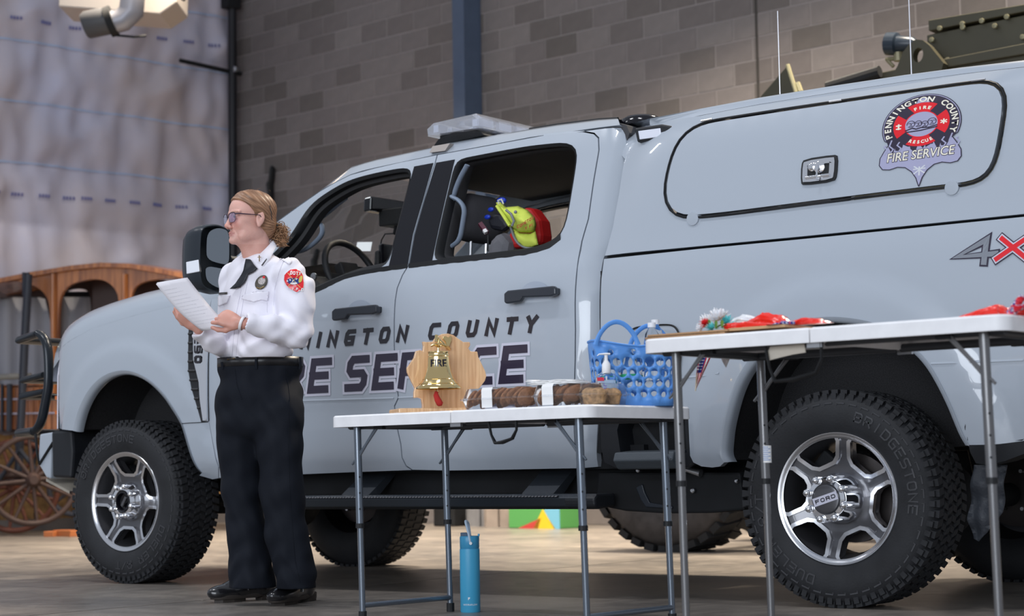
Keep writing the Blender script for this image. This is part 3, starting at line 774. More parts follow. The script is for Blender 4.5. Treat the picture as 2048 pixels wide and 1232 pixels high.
panel('canopy_side', sideS, gsh, holes=[inset(SWD, -.006)], step=.05, gap=.002)
bm = B(); sheet(bm, inset(SWD, .012), [], lambda a, b: Vector((a, gsh(a, b) - .008, b)), .05, .02); obj('canopy_door', bm, PT, TR, smooth=50)
bm = B(); vs = [Vector((a, gsh(a, b) - .006, b)) for a, b in resample(SWD, .03)]; tube(bm, vs, .0046, 6, closed=True); obj('door_gasket', bm, M['rubber_dark'], TR, smooth=60)
for us in ((1406, 244, 1428, 240), (1662, 205.5, 1687, 202), (1946, 164, 1974, 160.5)):
    bm = B(); tube(bm, [hit(us[0], us[1] - 1, gsh) + Vector((0, -.016, 0)), hit(us[2], us[3] - 1, gsh) + Vector((0, -.016, 0))], .0045, 6); obj('hinge_pin', bm, M['steel'], TR)
for u, v in ((1387, 438), (1905, 376)):
    P = hit(u, v, gsh); bm = B(); lathe(bm, [(0, -.012), (.028, -.010), (.034, .012)], P, 'y', 14); obj('gasket_drain', bm, M['paint'], TR, smooth=60)
bm = B(); Q = [hit(u, v, gsh) for u, v in [(1258, 262), (1300, 250.5), (1400, 231), (1519, 208.5), (1665, 185), (1811, 163), (1930, 147), (2046, 134)]]
Q.append(Vector((XE - .12, Q[-1].y, Q[-1].z))); S1 = S0 + [Vector((XE - .2, .27, S0[-1].z))]
r0 = Q; r1 = [Vector((a.x * .7 + b.x * .3, a.y * .62 + b.y * .38, a.z + (b.z - a.z) * .55)) for a, b in zip(Q, S1)]; r2 = [Vector((a.x * .3 + b.x * .7, a.y * .3 + b.y * .7, a.z + (b.z - a.z) * .88)) for a, b in zip(Q, S1)]
r4 = [Vector((b.x, .5, b.z + .012)) for b in S1]; r5 = [Vector((b.x, 1.0, b.z + .02)) for b in S1]
h = [r0, r1, r2, S1, r4, r5]; loft(bm, h + [[mir(p) for p in r] for r in h[-2::-1]])
bmesh.ops.recalc_face_normals(bm, faces=bm.faces); obj('canopy_roof', bm, PT, TR, smooth=60)
# canopy front face and back
bm = B(); loft(bm, [[Vector((3.14 + (z - 1.47) * .42 - .06, y, z)) for y in (.34, 1.0, 1.66)] for z in (1.40, 1.75, 2.02)]); obj('canopy_front', bm, PT, TR); bm = B(); loft(bm, [[Vector((XE - .02 - (z - 1.4) * .2, y, z)) for y in (.1, 1.0, 1.9)] for z in (1.40, 1.75, 2.05)])
obj('canopy_end', bm, PT, TR)
bm = B(); loft(bm, [[Vector((XE, y, z)) for y in (.03, 1.0, 1.97)] for z in (.8, 1.2, 1.45)]); obj('tailgate', bm, PT, TR)
# roof rack foot + dark marker between cab and canopy
P = onY(1283, 240, .5); bm = B(); lathe(bm, [(.10, -.03), (.095, .0), (.07, .014), (.0, .018)], P, 'z', 24); obj('roof_marker', bm, M['gloss_black'], TR, smooth=60)
bm = B(); tube(bm, [q + Vector((0, 0, .002)) for p, q in A_[-4:]], .009, 8); obj('roof_gutter_seal', bm, M['rubber_dark'], TR, smooth=60)

# --- belt mouldings, seals and pillar covers
strip('belt_moulding', [(560, 596), (605, 592), (633.5, 580), (664.7, 566), (690.6, 555), (722, 547), (776, 537.5), (816, 532.5)], G, .026, M['rubber_dark'], -.004)
strip('belt_moulding', [(818, 532.5), (860, 527), (923, 520.5), (1005.6, 511.5), (1050, 506), (1069, 502), (1100, 491), (1122, 474)], G, .026, M['rubber_dark'], -.004)
bm = B(); q = hp([(829, 333), (867, 326), (847, 397), (826, 469), (816, 529), (778, 533)], G); sheet(bm, q, [], lambda a, b: Vector((a, G(a, b) - .003, b)), .05, .01); obj('pillar_cover', bm, M['gloss_black'], TR, smooth=40)
bm = B(); q = hp([(873, 325.5), (910, 319), (864, 523.5), (820, 529), (830, 470), (851, 397)], G); sheet(bm, q, [], lambda a, b: Vector((a, G(a, b) - .003, b)), .05, .01); obj('pillar_cover', bm, M['gloss_black'], TR, smooth=40)
def ring(name, poly, g, w, off0, off1, m, step=.03):
    P = resample(poly, step); I = inset(P, w); bm = B(); n = len(P)
    a = [bm.verts.new((x, g(x, z) + off0, z)) for x, z in P]; b = [bm.verts.new((x, g(x, z) + off1, z)) for x, z in I]; c_ = [bm.verts.new((x, g(x, z) + off1 + .05, z)) for x, z in I]
    for i in range(n):
        j = (i + 1) % n; bm.faces.new((a[i], a[j], b[j], b[i])); bm.faces.new((b[i], b[j], c_[j], c_[i]))
    bmesh.ops.recalc_face_normals(bm, faces=bm.faces)
    o = obj(name, bm, m, TR, smooth=60)
    o2 = link(bpy.data.objects.new(name, o.data)); o2.scale = (1, -1, 1); o2.location = (0, 2 * YC, 0); setp(o2, TR)
ring('window_seal', winF, G, .018, -.002, .012, M['rubber_dark']); ring('window_seal', winR, G, .015, -.002, .012, M['rubber_dark'])
# inner window frames: paint-coloured inner door frame
ring('inner_frame', inset(winF, .016), lambda x, z: G(x, z) + .05, .020, 0, .01, M['interior']); ring('inner_frame', inset(winR, .014), lambda x, z: G(x, z) + .05, .010, 0, .01, M['interior'])
bm = B(); sm_ = [q for q in H_AB if q[1] > 1.45]; loft(bm, [[Vector((a + e, G(a, b) + .022, b)) for a, b in sm_] for e in (-.05, .05)]); obj('pillar_filler', bm, M['dark'], TR)
# far-side glass
for w_ in (winF, winR):
    bm = B(); sheet(bm, w_, [], lambda a, b: Vector((a, 2 - G(a, b) - .02, b)), .2); obj('far_side_window', bm, M['glass'], TR)
bm = B(); P = [onY(u, v, 1.86) for u, v in ((699, 453), (731, 457), (729, 477), (696, 473))]; bm.faces.new([bm.verts.new(p) for p in P]); bm.faces.new([bm.verts.new(p + Vector((0, .001, 0))) for p in P[::-1]]); obj('paper_permit', bm, M['white'], TR)

# --- door handles
def handle(u0, v0, u1, v1):
    a, b = hit(u0, v0, G), hit(u1, v1, G); m_ = (a + b) / 2; L = (b - a).length
    bm = B(); poly = [(-L / 2, -.026), (-L / 2, .012), (-L / 2 + .02, .024), (L / 2 - .012, .027), (L / 2, .016), (L / 2, -.012), (L / 2 - .03, -.018), (-L / 2 + .1, -.012), (-L / 2 + .085, -.030), (-L / 2 + .01, -.034)]
    prism(bm, poly, lambda x, z: Vector((m_.x + x, m_.y - .050, m_.z + z)), (0, .026, 0)); box(bm, (m_.x - L / 2 + .04, m_.y - .02, m_.z - .01), (.05, .05, .035)); box(bm, (m_.x + L / 2 - .03, m_.y - .02, m_.z + .005), (.04, .05, .03))
    o = obj('door_handle', bm, mat('satin black', (.03, .035, .045), .3), TR, bevel=.006)
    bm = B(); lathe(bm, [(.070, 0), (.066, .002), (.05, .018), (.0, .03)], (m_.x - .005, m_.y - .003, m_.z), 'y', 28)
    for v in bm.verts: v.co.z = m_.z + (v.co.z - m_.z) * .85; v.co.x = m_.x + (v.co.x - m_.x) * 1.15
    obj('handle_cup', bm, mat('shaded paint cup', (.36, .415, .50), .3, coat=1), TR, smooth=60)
    return o
handle(677, 628, 767, 622); handle(1021, 593, 1124, 586)

# --- fender vent with badge
VF = mat('vent black', (.02, .021, .024), .35)
bm = B(); vp = hp([(379, 655), (390, 655), (404, 652), (418, 660), (419, 700), (419, 842), (404, 844), (396, 815), (384, 775), (378, 740), (378, 700)], G)
sheet(bm, vp, [], lambda a, b: Vector((a, G(a, b) - .006, b)), .06, .02); ve = obj('fender_vent', bm, VF, TR, smooth=40)
for k in range(9):
    v = 668 + k * 18.5; u0 = interp(v, [(650, 381), (740, 380), (775, 386), (815, 398), (844, 406)]); u1 = interp(v, [(650, 389), (720, 389), (740, 395), (760, 400), (800, 402), (844, 408)])
    a, b = hit(u0, v, G), hit(u1, v - .5, G); bm = B(); tube(bm, [a + Vector((0, -.012, 0)), b + Vector((0, -.012, 0))], .007, 6); obj('vent_slat', bm, VF, ve)
bm = B(); q = hp([(391, 655), (416, 655), (418.5, 700), (418.5, 842), (410, 841), (404, 800), (402, 765), (396, 740), (391, 720)], G)
sheet(bm, q, [], lambda a, b: Vector((a, G(a, b) - .016, b)), .06, .01); obj('vent_blade', bm, M['chrome'], ve, smooth=40)
bm = B(); c0 = hit(403.5, 713, G)
word(bm, 'F-250', 0, 0, .040, .050, .050, .012, lambda x, z: Vector((c0.x - .034 + z, c0.y - .021, c0.z + .205 - x)), step=.05)
bd = obj('vent_badge', bm, M['dec_black'], ve)

# ---------------------------------------------------------------- wheels
def cyl(bm, r, y0, y1, c, n=24):
    lathe(bm, [(r, y0), (r, y1)], c, 'y', n)
def make_wheel(name, cx, cy, hub_out, hub_base, side, rot0, word_rot, cap_logo):
    """side -1 = near side (outer face towards -y)"""
    s = side; C0 = Vector((cx, cy, HUB)); out = []
    def Y(y): return y * s     # y measured outwards -> world sign
    R0, RT = .262, .4215
    # tyre carcass
    prof = [(.235, -.02), (.255, -.004), (.272, .006), (.30, .016), (.335, .019), (.370, .012), (.392, -.002), (.404, -.022), (.411, -.05), (.413, -.14), (.411, -.225), (.404, -.255), (.392, -.272), (.35, -.288), (.30, -.285), (.262, -.272), (.235, -.26)]
    bm = B(); lathe(bm, [(r, Y(y)) for r, y in prof], C0, 'y', 96, caps=False)
    ty = obj('tyre', bm, M['rubber'], TR, smooth=50)
    # tread blocks
    bm = B(); N = 66
    def blk(a0, a1, y0, y1, r0, r1, sk=0.0):
        vs = []
        for r in (r0, r1):
            for (a, y) in ((a0, y0), (a1, y0), (a1 + sk, y1), (a0 + sk, y1)):
                vs.append(bm.verts.new(C0 + Vector((r * cos(a), Y(y), r * sin(a)))))
        for f in ((4, 5, 6, 7), (0, 1, 5, 4), (1, 2, 6, 5), (2, 3, 7, 6), (3, 0, 4, 7)): bm.faces.new([vs[i] for i in f])
    for i in range(N):
        a = 2 * pi * i / N; w = 2 * pi / N
        blk(a + .12 * w, a + .80 * w, -.010, -.052, .395, .4215, .25 * w); blk(a + .15 * w, a + .70 * w, .004, -.016, .376, .407, 0)
        blk(a + .52 * w, a + 1.2 * w, -.262, -.220, .395, .4215, .25 * w); blk(a + .5 * w, a + 1.1 * w, -.274, -.258, .376, .407, 0)
        for k, (y0, y1) in enumerate(((-.060, -.092), (-.098, -.132), (-.138, -.172), (-.178, -.213))):
            o_ = (k * .37) % 1; blk(a + o_ * w, a + (o_ + .62) * w, y0, y1, .405, .4215, (.28 if k % 2 else -.28) * w)
    bmesh.ops.recalc_face_normals(bm, faces=bm.faces)
    o = obj('tread', bm, M['rubber'], ty); o['kind'] = 'stuff'
    # sidewall relief: crown band of small lugs and lettering
    bm = B()
    for i in range(44):
        a = 2 * pi * i / 44; blk(a, a + .085, .0145, .0105, .366, .3715); blk(a + .085, a + .092, .0155, .010, .360, .3715)
    for (t, a0, sz) in ((('BRIDGESTONE'), word_rot, .034), (('DUELER A/T'), word_rot + pi, .034)):
        for i, ch in enumerate(t):
            if ch == ' ': continue
            aa = a0 - i * .135
            pl = [[((px_ - .5) * sz * .85, (pz - .5) * sz) for px_, pz in s_] for s_ in GL[ch]]
            def fn(x, z, aa=aa):
                r = .328 + z; th = aa - x / .328
                return C0 + Vector((r * cos(th), Y(.0205 if r < .345 else .0195), r * sin(th)))
            strokes(bm, pl, .0062, fn, .03)
    o = obj('sidewall_lettering', bm, mat('raised rubber', (.042, .043, .048), .5) if 'raised rubber' not in bpy.data.materials else bpy.data.materials['raised rubber'], ty)
    if o: o['kind'] = 'stuff'
    # barrel and brake
    bm = B(); lathe(bm, [(.238, -.004), (.232, -.03), (.222, -.06), (.215, -.12), (.222, -.25)], C0, 'y', 48, caps=False) if s < 0 else lathe(bm, [(.238, .004), (.222, .06), (.215, .12), (.222, .25)], C0, 'y', 48, caps=False)
    if s < 0:
        for v in bm.verts: v.co.y = 2 * C0.y - v.co.y
    else:
        for v in bm.verts: v.co.y = 2 * C0.y - v.co.y
    obj('wheel_barrel', bm, mat('barrel', (.10, .10, .11), .35, .7) if 'barrel' not in bpy.data.materials else bpy.data.materials['barrel'], TR, smooth=50)
    bm = B(); lathe(bm, [(.02, Y(-.15)), (.175, Y(-.15)), (.175, Y(-.175)), (.02, Y(-.175))], C0, 'y', 40)
    obj('brake_disc', bm, mat('worn iron', (.09, .08, .078), .45, .8) if 'worn iron' not in bpy.data.materials else bpy.data.materials['worn iron'], TR, smooth=40)
    bm = B(); box(bm, C0 + Vector((-.12, Y(-.14), .10)), (.10, .05, .16), Matrix.Rotation(.7, 3, 'Y')); obj('brake_caliper', bm, M['dark'], TR, bevel=.01)
    # alloy face
    def P2(r, a): return (r * cos(a), r * sin(a))
    wins = []
    for k in range(6):
        a = rot0 + k * pi / 3
        q = [P2(.236, a - .36), P2(.238, a - .18), P2(.238, a), P2(.238, a + .18), P2(.236, a + .36), P2(.222, a + .385), P2(.166, a + .33), P2(.147, a + .22), P2(.143, a), P2(.147, a - .22), P2(.166, a - .33), P2(.222, a - .385)]
        wins.append(q)
    def fy(r, dark=False):
        return -.010 - .022 * ss((.235 - r) / .12) if not dark else (-.016 - .030 * ss((.235 - r) / .12))
    circ = [P2(.245, 2 * pi * i / 90) for i in range(90)]
    band = [inset(w, -.0155) for w in wins]
    inner = [P2(.112, 2 * pi * i / 30) for i in range(30)]
    # dark spokes with pockets
    bm = B(); sheet(bm, [P2(.243, 2 * pi * i / 90) for i in range(90)], [inset(w, -.003) for w in wins], lambda a, b: C0 + Vector((a, Y(fy(sqrt(a * a + b * b), True)), b)), .022, .05, (0, -s, 0))
    obj('alloy_face', bm, M['alloy_dark'], TR, smooth=40)
    bm = B()
    for w, bd in zip(wins, band):
        b2 = [(x, z) if sqrt(x * x + z * z) < .243 else P2(.243, atan2(z, x)) for x, z in bd]
        sheet(bm, b2, [w], lambda a, b: C0 + Vector((a, Y(fy(sqrt(a * a + b * b)) + .002), b)), .02, .022, (0, -s, 0))
    obj('machined_trim', bm, M['machined'], TR, smooth=30)['kind'] = 'stuff'
    bm = B(); lathe(bm, [(.232, Y(-.012)), (.2335, Y(-.006)), (.243, Y(-.003)), (.2475, Y(.002)), (.255, Y(.003)), (.259, Y(-.001)), (.259, Y(-.012))], C0, 'y', 96, caps=False)
    obj('rim_lip', bm, M['machined'], TR, smooth=50)
    # hub
    L = hub_out
    bm = B(); lathe(bm, [(.098, Y(-hub_base - .03)), (.100, Y(-hub_base)), (.092, Y(-hub_base + .012)), (.083, Y(L - .012)), (.078, Y(L)), (.060, Y(L + .002)), (.056, Y(L - .004))], C0, 'y', 48, caps=False)
    hb = obj('hub_cover', bm, M['chrome'], TR, smooth=50)
    bm = B(); lathe(bm, [(.057, Y(L - .006)), (.054, Y(L + .004)), (.046, Y(L + .006)), (.0, Y(L + .006))] if cap_logo else [(.057, Y(L - .006)), (.05, Y(L + .002)), (.044, Y(L + .002)), (.040, Y(L - .02)), (.0, Y(L - .03))], C0, 'y', 40, caps=False)
    obj('hub_cap', bm, M['gloss_black'] if not cap_logo else M['alloy_dark'], hb, smooth=40)
    if cap_logo:
        t = 0.30; ex_ = Vector((cos(t), 0, sin(t))); ez_ = Vector((-sin(t), 0, cos(t)))
        bm = B(); prism(bm, [(-.053, -.016), (.053, -.016), (.053, .016), (-.053, .016)], lambda a, b: C0 + ex_ * a + ez_ * b + Vector((0, Y(L + .006), 0)), (0, Y(.003), 0)); obj('badge_plate', bm, M['dec_white'], hb)
        bm = B(); word(bm, 'FORD', -.044, -.0075, .018, .015, .0235, .0035, lambda a, b: C0 + ex_ * a + ez_ * b + Vector((0, Y(L + .0098), 0))); obj('badge_lettering', bm, M['dec_black'], hb)['kind'] = 'stuff'
    else:
        bm = B(); box(bm, C0 + Vector((0, Y(L - .012), 0)), (.018, .012, .06), Matrix.Rotation(.6, 3, 'Y')); obj('locking_dial', bm, M['alloy_dark'], hb, bevel=.003)
    for k in range(8):
        a = 2 * pi * (k + .5) / 8 + .1; c = C0 + Vector((.0805 * cos(a), 0, .0805 * sin(a)))
        bm = B(); lathe(bm, [(.0145, Y(-hub_base)), (.0145, Y(L + .002)), (.0150, Y(L + .008)), (.0125, Y(L + .018)), (.007, Y(L + .023)), (0, Y(L + .0245))], c, 'y', 14, caps=False)
        obj('wheel_nut', bm, M['chrome'], hb, smooth=60)
make_wheel('w', 0, 0, .016, .03, -1, .49, pi * .86, False)
make_wheel('w', AX, 0, .085, .02, -1, -.14, 1.22, True)
def plain_wheel(cx, y_out, sgn):
    C0 = Vector((cx, y_out, HUB)); bm = B(); t = [(.20, 0), (.24, -.006), (.26, .01), (.31, .018), (.36, .014), (.39, -.004), (.405, -.03), (.4215, -.05), (.4215, -.225), (.405, -.255), (.37, -.285), (.31, -.292), (.26, -.284), (.225, -.26)]
    lathe(bm, [(r, sgn * y) for r, y in t], C0, 'y', 72, caps=False); ty = obj('tyre', bm, M['rubber'], TR, smooth=40)
    bm = B()
    for i in range(60):
        for k, (y0, y1) in enumerate(((-.02, -.06), (-.07, -.13), (-.14, -.2), (-.215, -.26))):
            a = 2 * pi * (i + .4 * k) / 60; vs = []
            for r in (.41, .428):
                for aa, y in ((a, y0), (a + .065, y0), (a + .065, y1), (a, y1)): vs.append(bm.verts.new(C0 + Vector((r * cos(aa), sgn * y, r * sin(aa)))))
            for f in ((4, 5, 6, 7), (0, 1, 5, 4), (1, 2, 6, 5), (2, 3, 7, 6), (3, 0, 4, 7)): bm.faces.new([vs[j] for j in f])
    bmesh.ops.recalc_face_normals(bm, faces=bm.faces); obj('tread', bm, M['rubber'], ty)['kind'] = 'stuff'
    bm = B(); lathe(bm, [(.232, sgn * -.26), (.222, sgn * -.22), (.215, sgn * -.12), (.20, sgn * -.07), (.12, sgn * -.06), (.0, sgn * -.05)], C0, 'y', 40, caps=False)
    obj('wheel_inner', bm, bpy.data.materials['barrel'], TR, smooth=40)
    bm = B(); lathe(bm, [(.06, sgn * -.13), (.17, sgn * -.14), (.17, sgn * -.17), (.06, sgn * -.19), (.0, sgn * -.19)], C0, 'y', 30, caps=False); obj('brake_disc', bm, bpy.data.materials['worn iron'], TR, smooth=40)
    for k in range(6):
        a = k * pi / 3; c = C0 + Vector((.10 * cos(a), sgn * -.19, .10 * sin(a))); bm = B(); tube(bm, [c, c - Vector((0, sgn * .04, 0))], .009, 8); obj('hub_stud', bm, M['steel'], TR)
plain_wheel(0, 2.0, 1); plain_wheel(AX, 2.0, 1)

# ---------------------------------------------------------------- chassis, wells, running board
for cx, A in ((0, archF), (AX, archR)):
    for sgn, y0 in ((1, 0), (-1, 2)):
        bm = B(); a = [Vector((x, y0 + sgn * .05, z)) for x, z in A]; m_ = Vector((cx, 0, 0))
        c1 = [Vector((x, y0 + sgn * .05, z + .01)) for x, z in A]; c2 = [Vector((x, y0 + sgn * .42, z + .01)) for x, z in A]
        loft(bm, [c1, c2]); cen = bm.verts.new(Vector((cx, y0 + sgn * .42, .75)))
        e = [v for v in bm.verts if abs(v.co.y - (y0 + sgn * .42)) < 1e-4 and v != cen]; e.sort(key=lambda v: atan2(v.co.z - .75, v.co.x - cx))
        for p, q in zip(e, e[1:]):
            try: bm.faces.new((p, q, cen))
            except ValueError: pass
        bmesh.ops.recalc_face_normals(bm, faces=bm.faces); obj('wheel_well_liner', bm, M['liner'], TR, smooth=60)
for y in (.50, 1.50):
    bm = B(); poly = [(-.85, .62), (.5, .62), (.7, .56), (3.3, .56), (3.6, .78), (4.5, .80), (5.3, .66), (5.3, .54), (4.6, .62), (3.6, .60), (3.3, .40), (.7, .40), (.4, .46), (-.85, .48)]
    prism(bm, poly, lambda a, b: Vector((a, y - .04, b)), (0, .08, 0)); obj('frame_rail', bm, M['dark'], TR, bevel=.006)
bm = B(); box(bm, (1.95, 1.0, .60), (2.3, 1.75, .10)); box(bm, (4.3, 1.0, .86), (2.2, 1.1, .06)); obj('floor_pan', bm, M['dark'], TR)
bm = B(); box(bm, (2.05, .50, .50), (2.2, .55, .16)); obj('fuel_tank', bm, M['dark'], TR, bevel=.03)
bm = B(); P = [onY(u, v, .15) for u, v in ((1195, 945), (1480, 945), (1490, 1020), (1420, 1026), (1330, 1027), (1250, 1022), (1190, 1010))]
prism(bm, [(p.x, p.z) for p in P], lambda a, b: Vector((a, .15, b)), (0, .5, 0)); obj('exhaust_shield', bm, M['dark'], TR, bevel=.01)
bm = B(); P = [onY(u, v, .145) for u, v in ((1272, 975), (1285, 968), (1290, 985), (1300, 1005), (1345, 1012), (1345, 1018), (1292, 1014), (1282, 1000))]
prism(bm, [(p.x, p.z) for p in P], lambda a, b: Vector((a, .142, b)), (0, .012, 0)); obj('shield_rib', bm, mat('dark navy plastic', (.018, .024, .035), .4), TR, bevel=.004)
for (u, v, yy, r) in ((1387, 981, .14, .011), (1278, 941, .1, .009), (1475, 962, .14, .009)):
    P = onY(u, v, yy); bm = B(); lathe(bm, [(r, 0), (r, -.012), (r * .6, -.016), (0, -.016)], P, 'y', 14); obj('frame_bolt', bm, M['steel'], TR, smooth=40)
bm = B(); P = onY(1385, 942, .12); tube(bm, [P + Vector((-.035, 0, .01)), P + Vector((.04, 0, -.01))], [.013, .018], 12); obj('lift_socket', bm, M['steel'], TR, smooth=50)
for cx in (0, AX):
    bm = B(); tube(bm, [(cx, .25, HUB - .02), (cx, .8, HUB - .03), (cx, 1.2, HUB - .03), (cx, 1.75, HUB - .02)], .055, 14); obj('axle_tube', bm, M['dark'], TR, smooth=50)
    bm = B(); bmesh.ops.create_uvsphere(bm, u_segments=20, v_segments=14, radius=.17, matrix=Matrix.Translation((cx, .95 if cx else 1.25, HUB - .02))); obj('differential', bm, M['dark'], TR, smooth=60)
    bm = B(); tube(bm, [(cx - .12, .42, .75), (cx - .05, .42, .40)], .03, 10); tube(bm, [(cx - .12, 1.58, .75), (cx - .05, 1.58, .40)], .03, 10); o = obj('shock_absorber', bm, M['dark'], TR); o['kind'] = 'stuff'
# running board
a = onY(446, 992, -.04); b = onY(1181, 990, -.04); z0 = onY(800, 992, -.04).z; zb_ = onY(800, 1019, -.04).z
bm = B(); prism(bm, [(.12, z0 + .005), (-.02, z0 + .004), (-.04, z0 - .012), (-.035, zb_ + .012), (.0, zb_), (.12, zb_ + .01)], lambda y, z: Vector((a.x, y, z)), (b.x - a.x - .02, 0, 0)); rb = obj('running_board', bm, mat('black anodised step', (.022, .028, .036), .3, .3), TR, bevel=.004)
bm = B(); n = 110
for i in range(n):
    x = a.x + .08 + (b.x - a.x - .25) * i / n; prism(bm, [(0, -.0), (.012, 0), (.018, .006), (.006, .006)], lambda p, q, x=x: Vector((x + p, -.0405 if 0 else -.042, z0 - .004 + q * .8 - .004)), (0, .05, 0))
o = obj('tread_teeth', bm, mat('worn bare edge', (.30, .30, .32), .35, .8), rb); o['kind'] = 'stuff'
bm = B(); prism(bm, [(-.02, z0 + .004), (-.042, z0 - .014), (-.036, zb_ + .012), (.0, zb_), (.12, zb_ + .01), (.12, z0 + .005)], lambda y, z: Vector((b.x - .14, y, z)), (.16, 0, 0)); obj('end_cap', bm, M['black_plastic'], rb, bevel=.01)
for u in (712, 1077):
    P = onY(u, 960, .03); bm = B(); prism(bm, [(.30, .60), (.26, .60), (.02, z0), (.10, z0)], lambda y, z: Vector((P.x - .09, y, z)), (.17, 0, 0)); obj('step_bracket', bm, mat('bracket grey', (.030, .036, .045), .5) if 'bracket grey' not in bpy.data.materials else bpy.data.materials['bracket grey'], TR)
# lower front quarter seam, rear cladding, mud flap
strip('fender_seam', [(362, 847.5), (380, 846), (400, 845), (417, 844)], G, .004, M['dark'], -.002)
bm = B(); q = [(4.585, .745)] + hp([(1940, 904), (1952, 927), (1975, 930), (2010, 922), (2047, 908)], gbed) + [(XE, .62), (XE, .83)] + hp([(2047, 878), (1990, 889), (1932, 891)], gbed)
sheet(bm, q, [], lambda a, b: Vector((a, gbed(a, b) + .0, b)), .05, .12); obj('rear_cladding', bm, M['black_plastic'], TR, smooth=50)
fl = [onY(u, v, .12) for u, v in ((1935, 930), (1995, 930), (1988, 1025), (1962, 1066), (1945, 1083), (1932, 1078), (1925, 1040))]
bm = B(); sheet(bm, [(p.x, p.z) for p in fl], [], lambda a, b: Vector((a + .02, .12 + .25 * (a - fl[0].x) + .02 * sin(a * 60) * max(0, .6 - b) / .3 + .012 * sin(b * 50), b)), .012, .006); obj('mud_flap', bm, mat('grey rubber flap', (.035, .04, .05), .55, bump=.3, bscale=90), TR, smooth=180)
# faint pressed crease along lower doors and bed
for nm, pts, g in (('body_crease', [(600, 803), (700, 800), (788, 797.5)], G), ('body_crease', [(797, 797), (950, 789), (1148, 776)], G), ('body_crease', [(1204, 772), (1300, 763), (1402, 754), (1438, 748)], gbed), ('body_crease', [(1862, 729), (1950, 726), (2047, 722)], gbed)):
    P = [hit(u, v, g) for u, v in resample(pts, 40, False)]; bm = B()
    loft(bm, [[p + Vector((0, o_, dz_)) for p in P] for o_, dz_ in ((.004, .016), (-.0035, .003), (-.0035, .001), (.004, -.002))]); bmesh.ops.recalc_face_normals(bm, faces=bm.faces); obj(nm, bm, PT, TR, smooth=30)

# ---------------------------------------------------------------- front: grille, lamps, bumper, push guard
bm = B(); box(bm, (-.74, 1.0, 1.02), (.05, 1.36, .42)); gr_ = obj('grille', bm, M['black_plastic'], TR, bevel=.02)
for z in (.90, 1.0, 1.10, 1.18):
    bm = B(); box(bm, (-.775, 1.0, z), (.03, 1.34, .035)); obj('grille_bar', bm, M['gloss_black'], gr_, bevel=.005)
for sg in (0, 1):
    def my(p): return p if not sg else Vector((p.x, 2 - p.y, p.z))
    bm = B(); curve = [(-.628, G(-.628, 1.0) - .002), (-.665, G(-.665, 1.0) - .004), (-.70, G(-.70, 1.0) - .002), (-.745, G(-.735, 1.0) + .03), (-.775, .30), (-.79, .38)]
    loft(bm, [[my(Vector((x + (.02 if z > 1.15 else 0), y, z))) for x, y in curve] for z in (.815, .95, 1.1, 1.2)]); bmesh.ops.recalc_face_normals(bm, faces=bm.faces)
    hl = obj('headlight', bm, mat('headlamp lens', (.85, .85, .95), .5, spec=.1) if 'headlamp lens' not in bpy.data.materials else bpy.data.materials['headlamp lens'], TR, smooth=60)
    for z in (.985, .905):
        bm = B(); box(bm, my(Vector((-.70, G(-.7, 1.0) - .003, z))), (.03, .008, .02)); obj('amber_marker', bm, mat('amber lens', (.50, .13, .03), .2) if 'amber lens' not in bpy.data.materials else bpy.data.materials['amber lens'], hl)
bs = lambda x: G(x, 1.0)
# bumper wing: grey plate with black corner
def pl(name, pts, y, m, d, bev=.004):
    P = [onY(u, v, y) for u, v in pts]; bm = B(); prism(bm, [(p.x, p.z) for p in P], lambda a, b: Vector((a, y, b)), (0, d, 0)); return obj(name, bm, m, TR, bevel=bev)
pl('bumper_corner', [(143, 860), (102, 862), (104, 955), (142, 957), (146, 905)], .075, M['black_plastic'], .3, .015)
bm = B(); W3 = [onY(u, v, .17) for u, v in ((79, 868), (104, 864), (101, 958), (92, 955), (75, 926))]
prism(bm, [(p.x, p.z) for p in W3], lambda a, b: Vector((a, .17, b)), (0, 1.66, 0)); obj('bumper', bm, PT, TR, bevel=.01)
bm = B(); tube(bm, [onY(u, v, .165) for u, v in ((71, 868), (74, 905), (79, 928), (106, 885))], .008, 6); obj('bumper_trim', bm, M['dark'], TR)
bm = B(); a, b = onY(92, 957, .2), onY(139, 982, .2); loft(bm, [[a, b], [a + Vector((0, 1.4, 0)), b + Vector((0, 1.4, 0))]]); loft(bm, [[a, b], [a + Vector((0, 0, -.015)), b + Vector((0, 0, -.015))]]); obj('skid_plate', bm, mat('tan shield', (.35, .32, .27), .5), TR)
# push guard: side hoop + three cross bars + lower bar (full width of grille)
M['guard'] = mat('black powder coat', (.014, .018, .024), .28, .2)
YG = .30
hoop = [onY(u, v, YG) for u, v in ((76, 667), (84, 671), (93, 684), (96.5, 705), (98, 745), (97, 775), (91, 805), (84, 840), (77, 855), (66, 865))]
for sg in (0, 1):
    bm = B(); pts = [p if not sg else mir(p) for p in hoop]; tube(bm, [Vector(p) for p in chaikin([tuple(p) for p in pts], False, 2)], .030, 12, flat=.75); g0 = obj('guard_hoop', bm, M['guard'], TR, smooth=60)
for (u0, v0, u1, v1, r) in ((39, 680, 76, 668, .032), (46, 760, 88, 750, .026), (44, 792, 90, 783, .026), (38, 866, 70, 862, .034)):
    b = onY(u1, v1, YG); d = ray(u0, v0)
    # bar bows forwards then runs across the grille
    a_ = onX = CAM + d * ((b.x - .16 - CAM.x) / d.x)
    pts = [b, a_, Vector((a_.x - .02, 1.0, a_.z)), mir(a_), mir(b)]; bm = B(); tube(bm, [Vector(p) for p in pts], r, 10, flat=.7); obj('guard_bar', bm, M['guard'], TR, smooth=60)
for y in (.42, 1.58):
    bm = B(); box(bm, (-.93, y, .75), (.16, .03, .34)); obj('guard_bracket', bm, M['guard'], TR, bevel=.005)

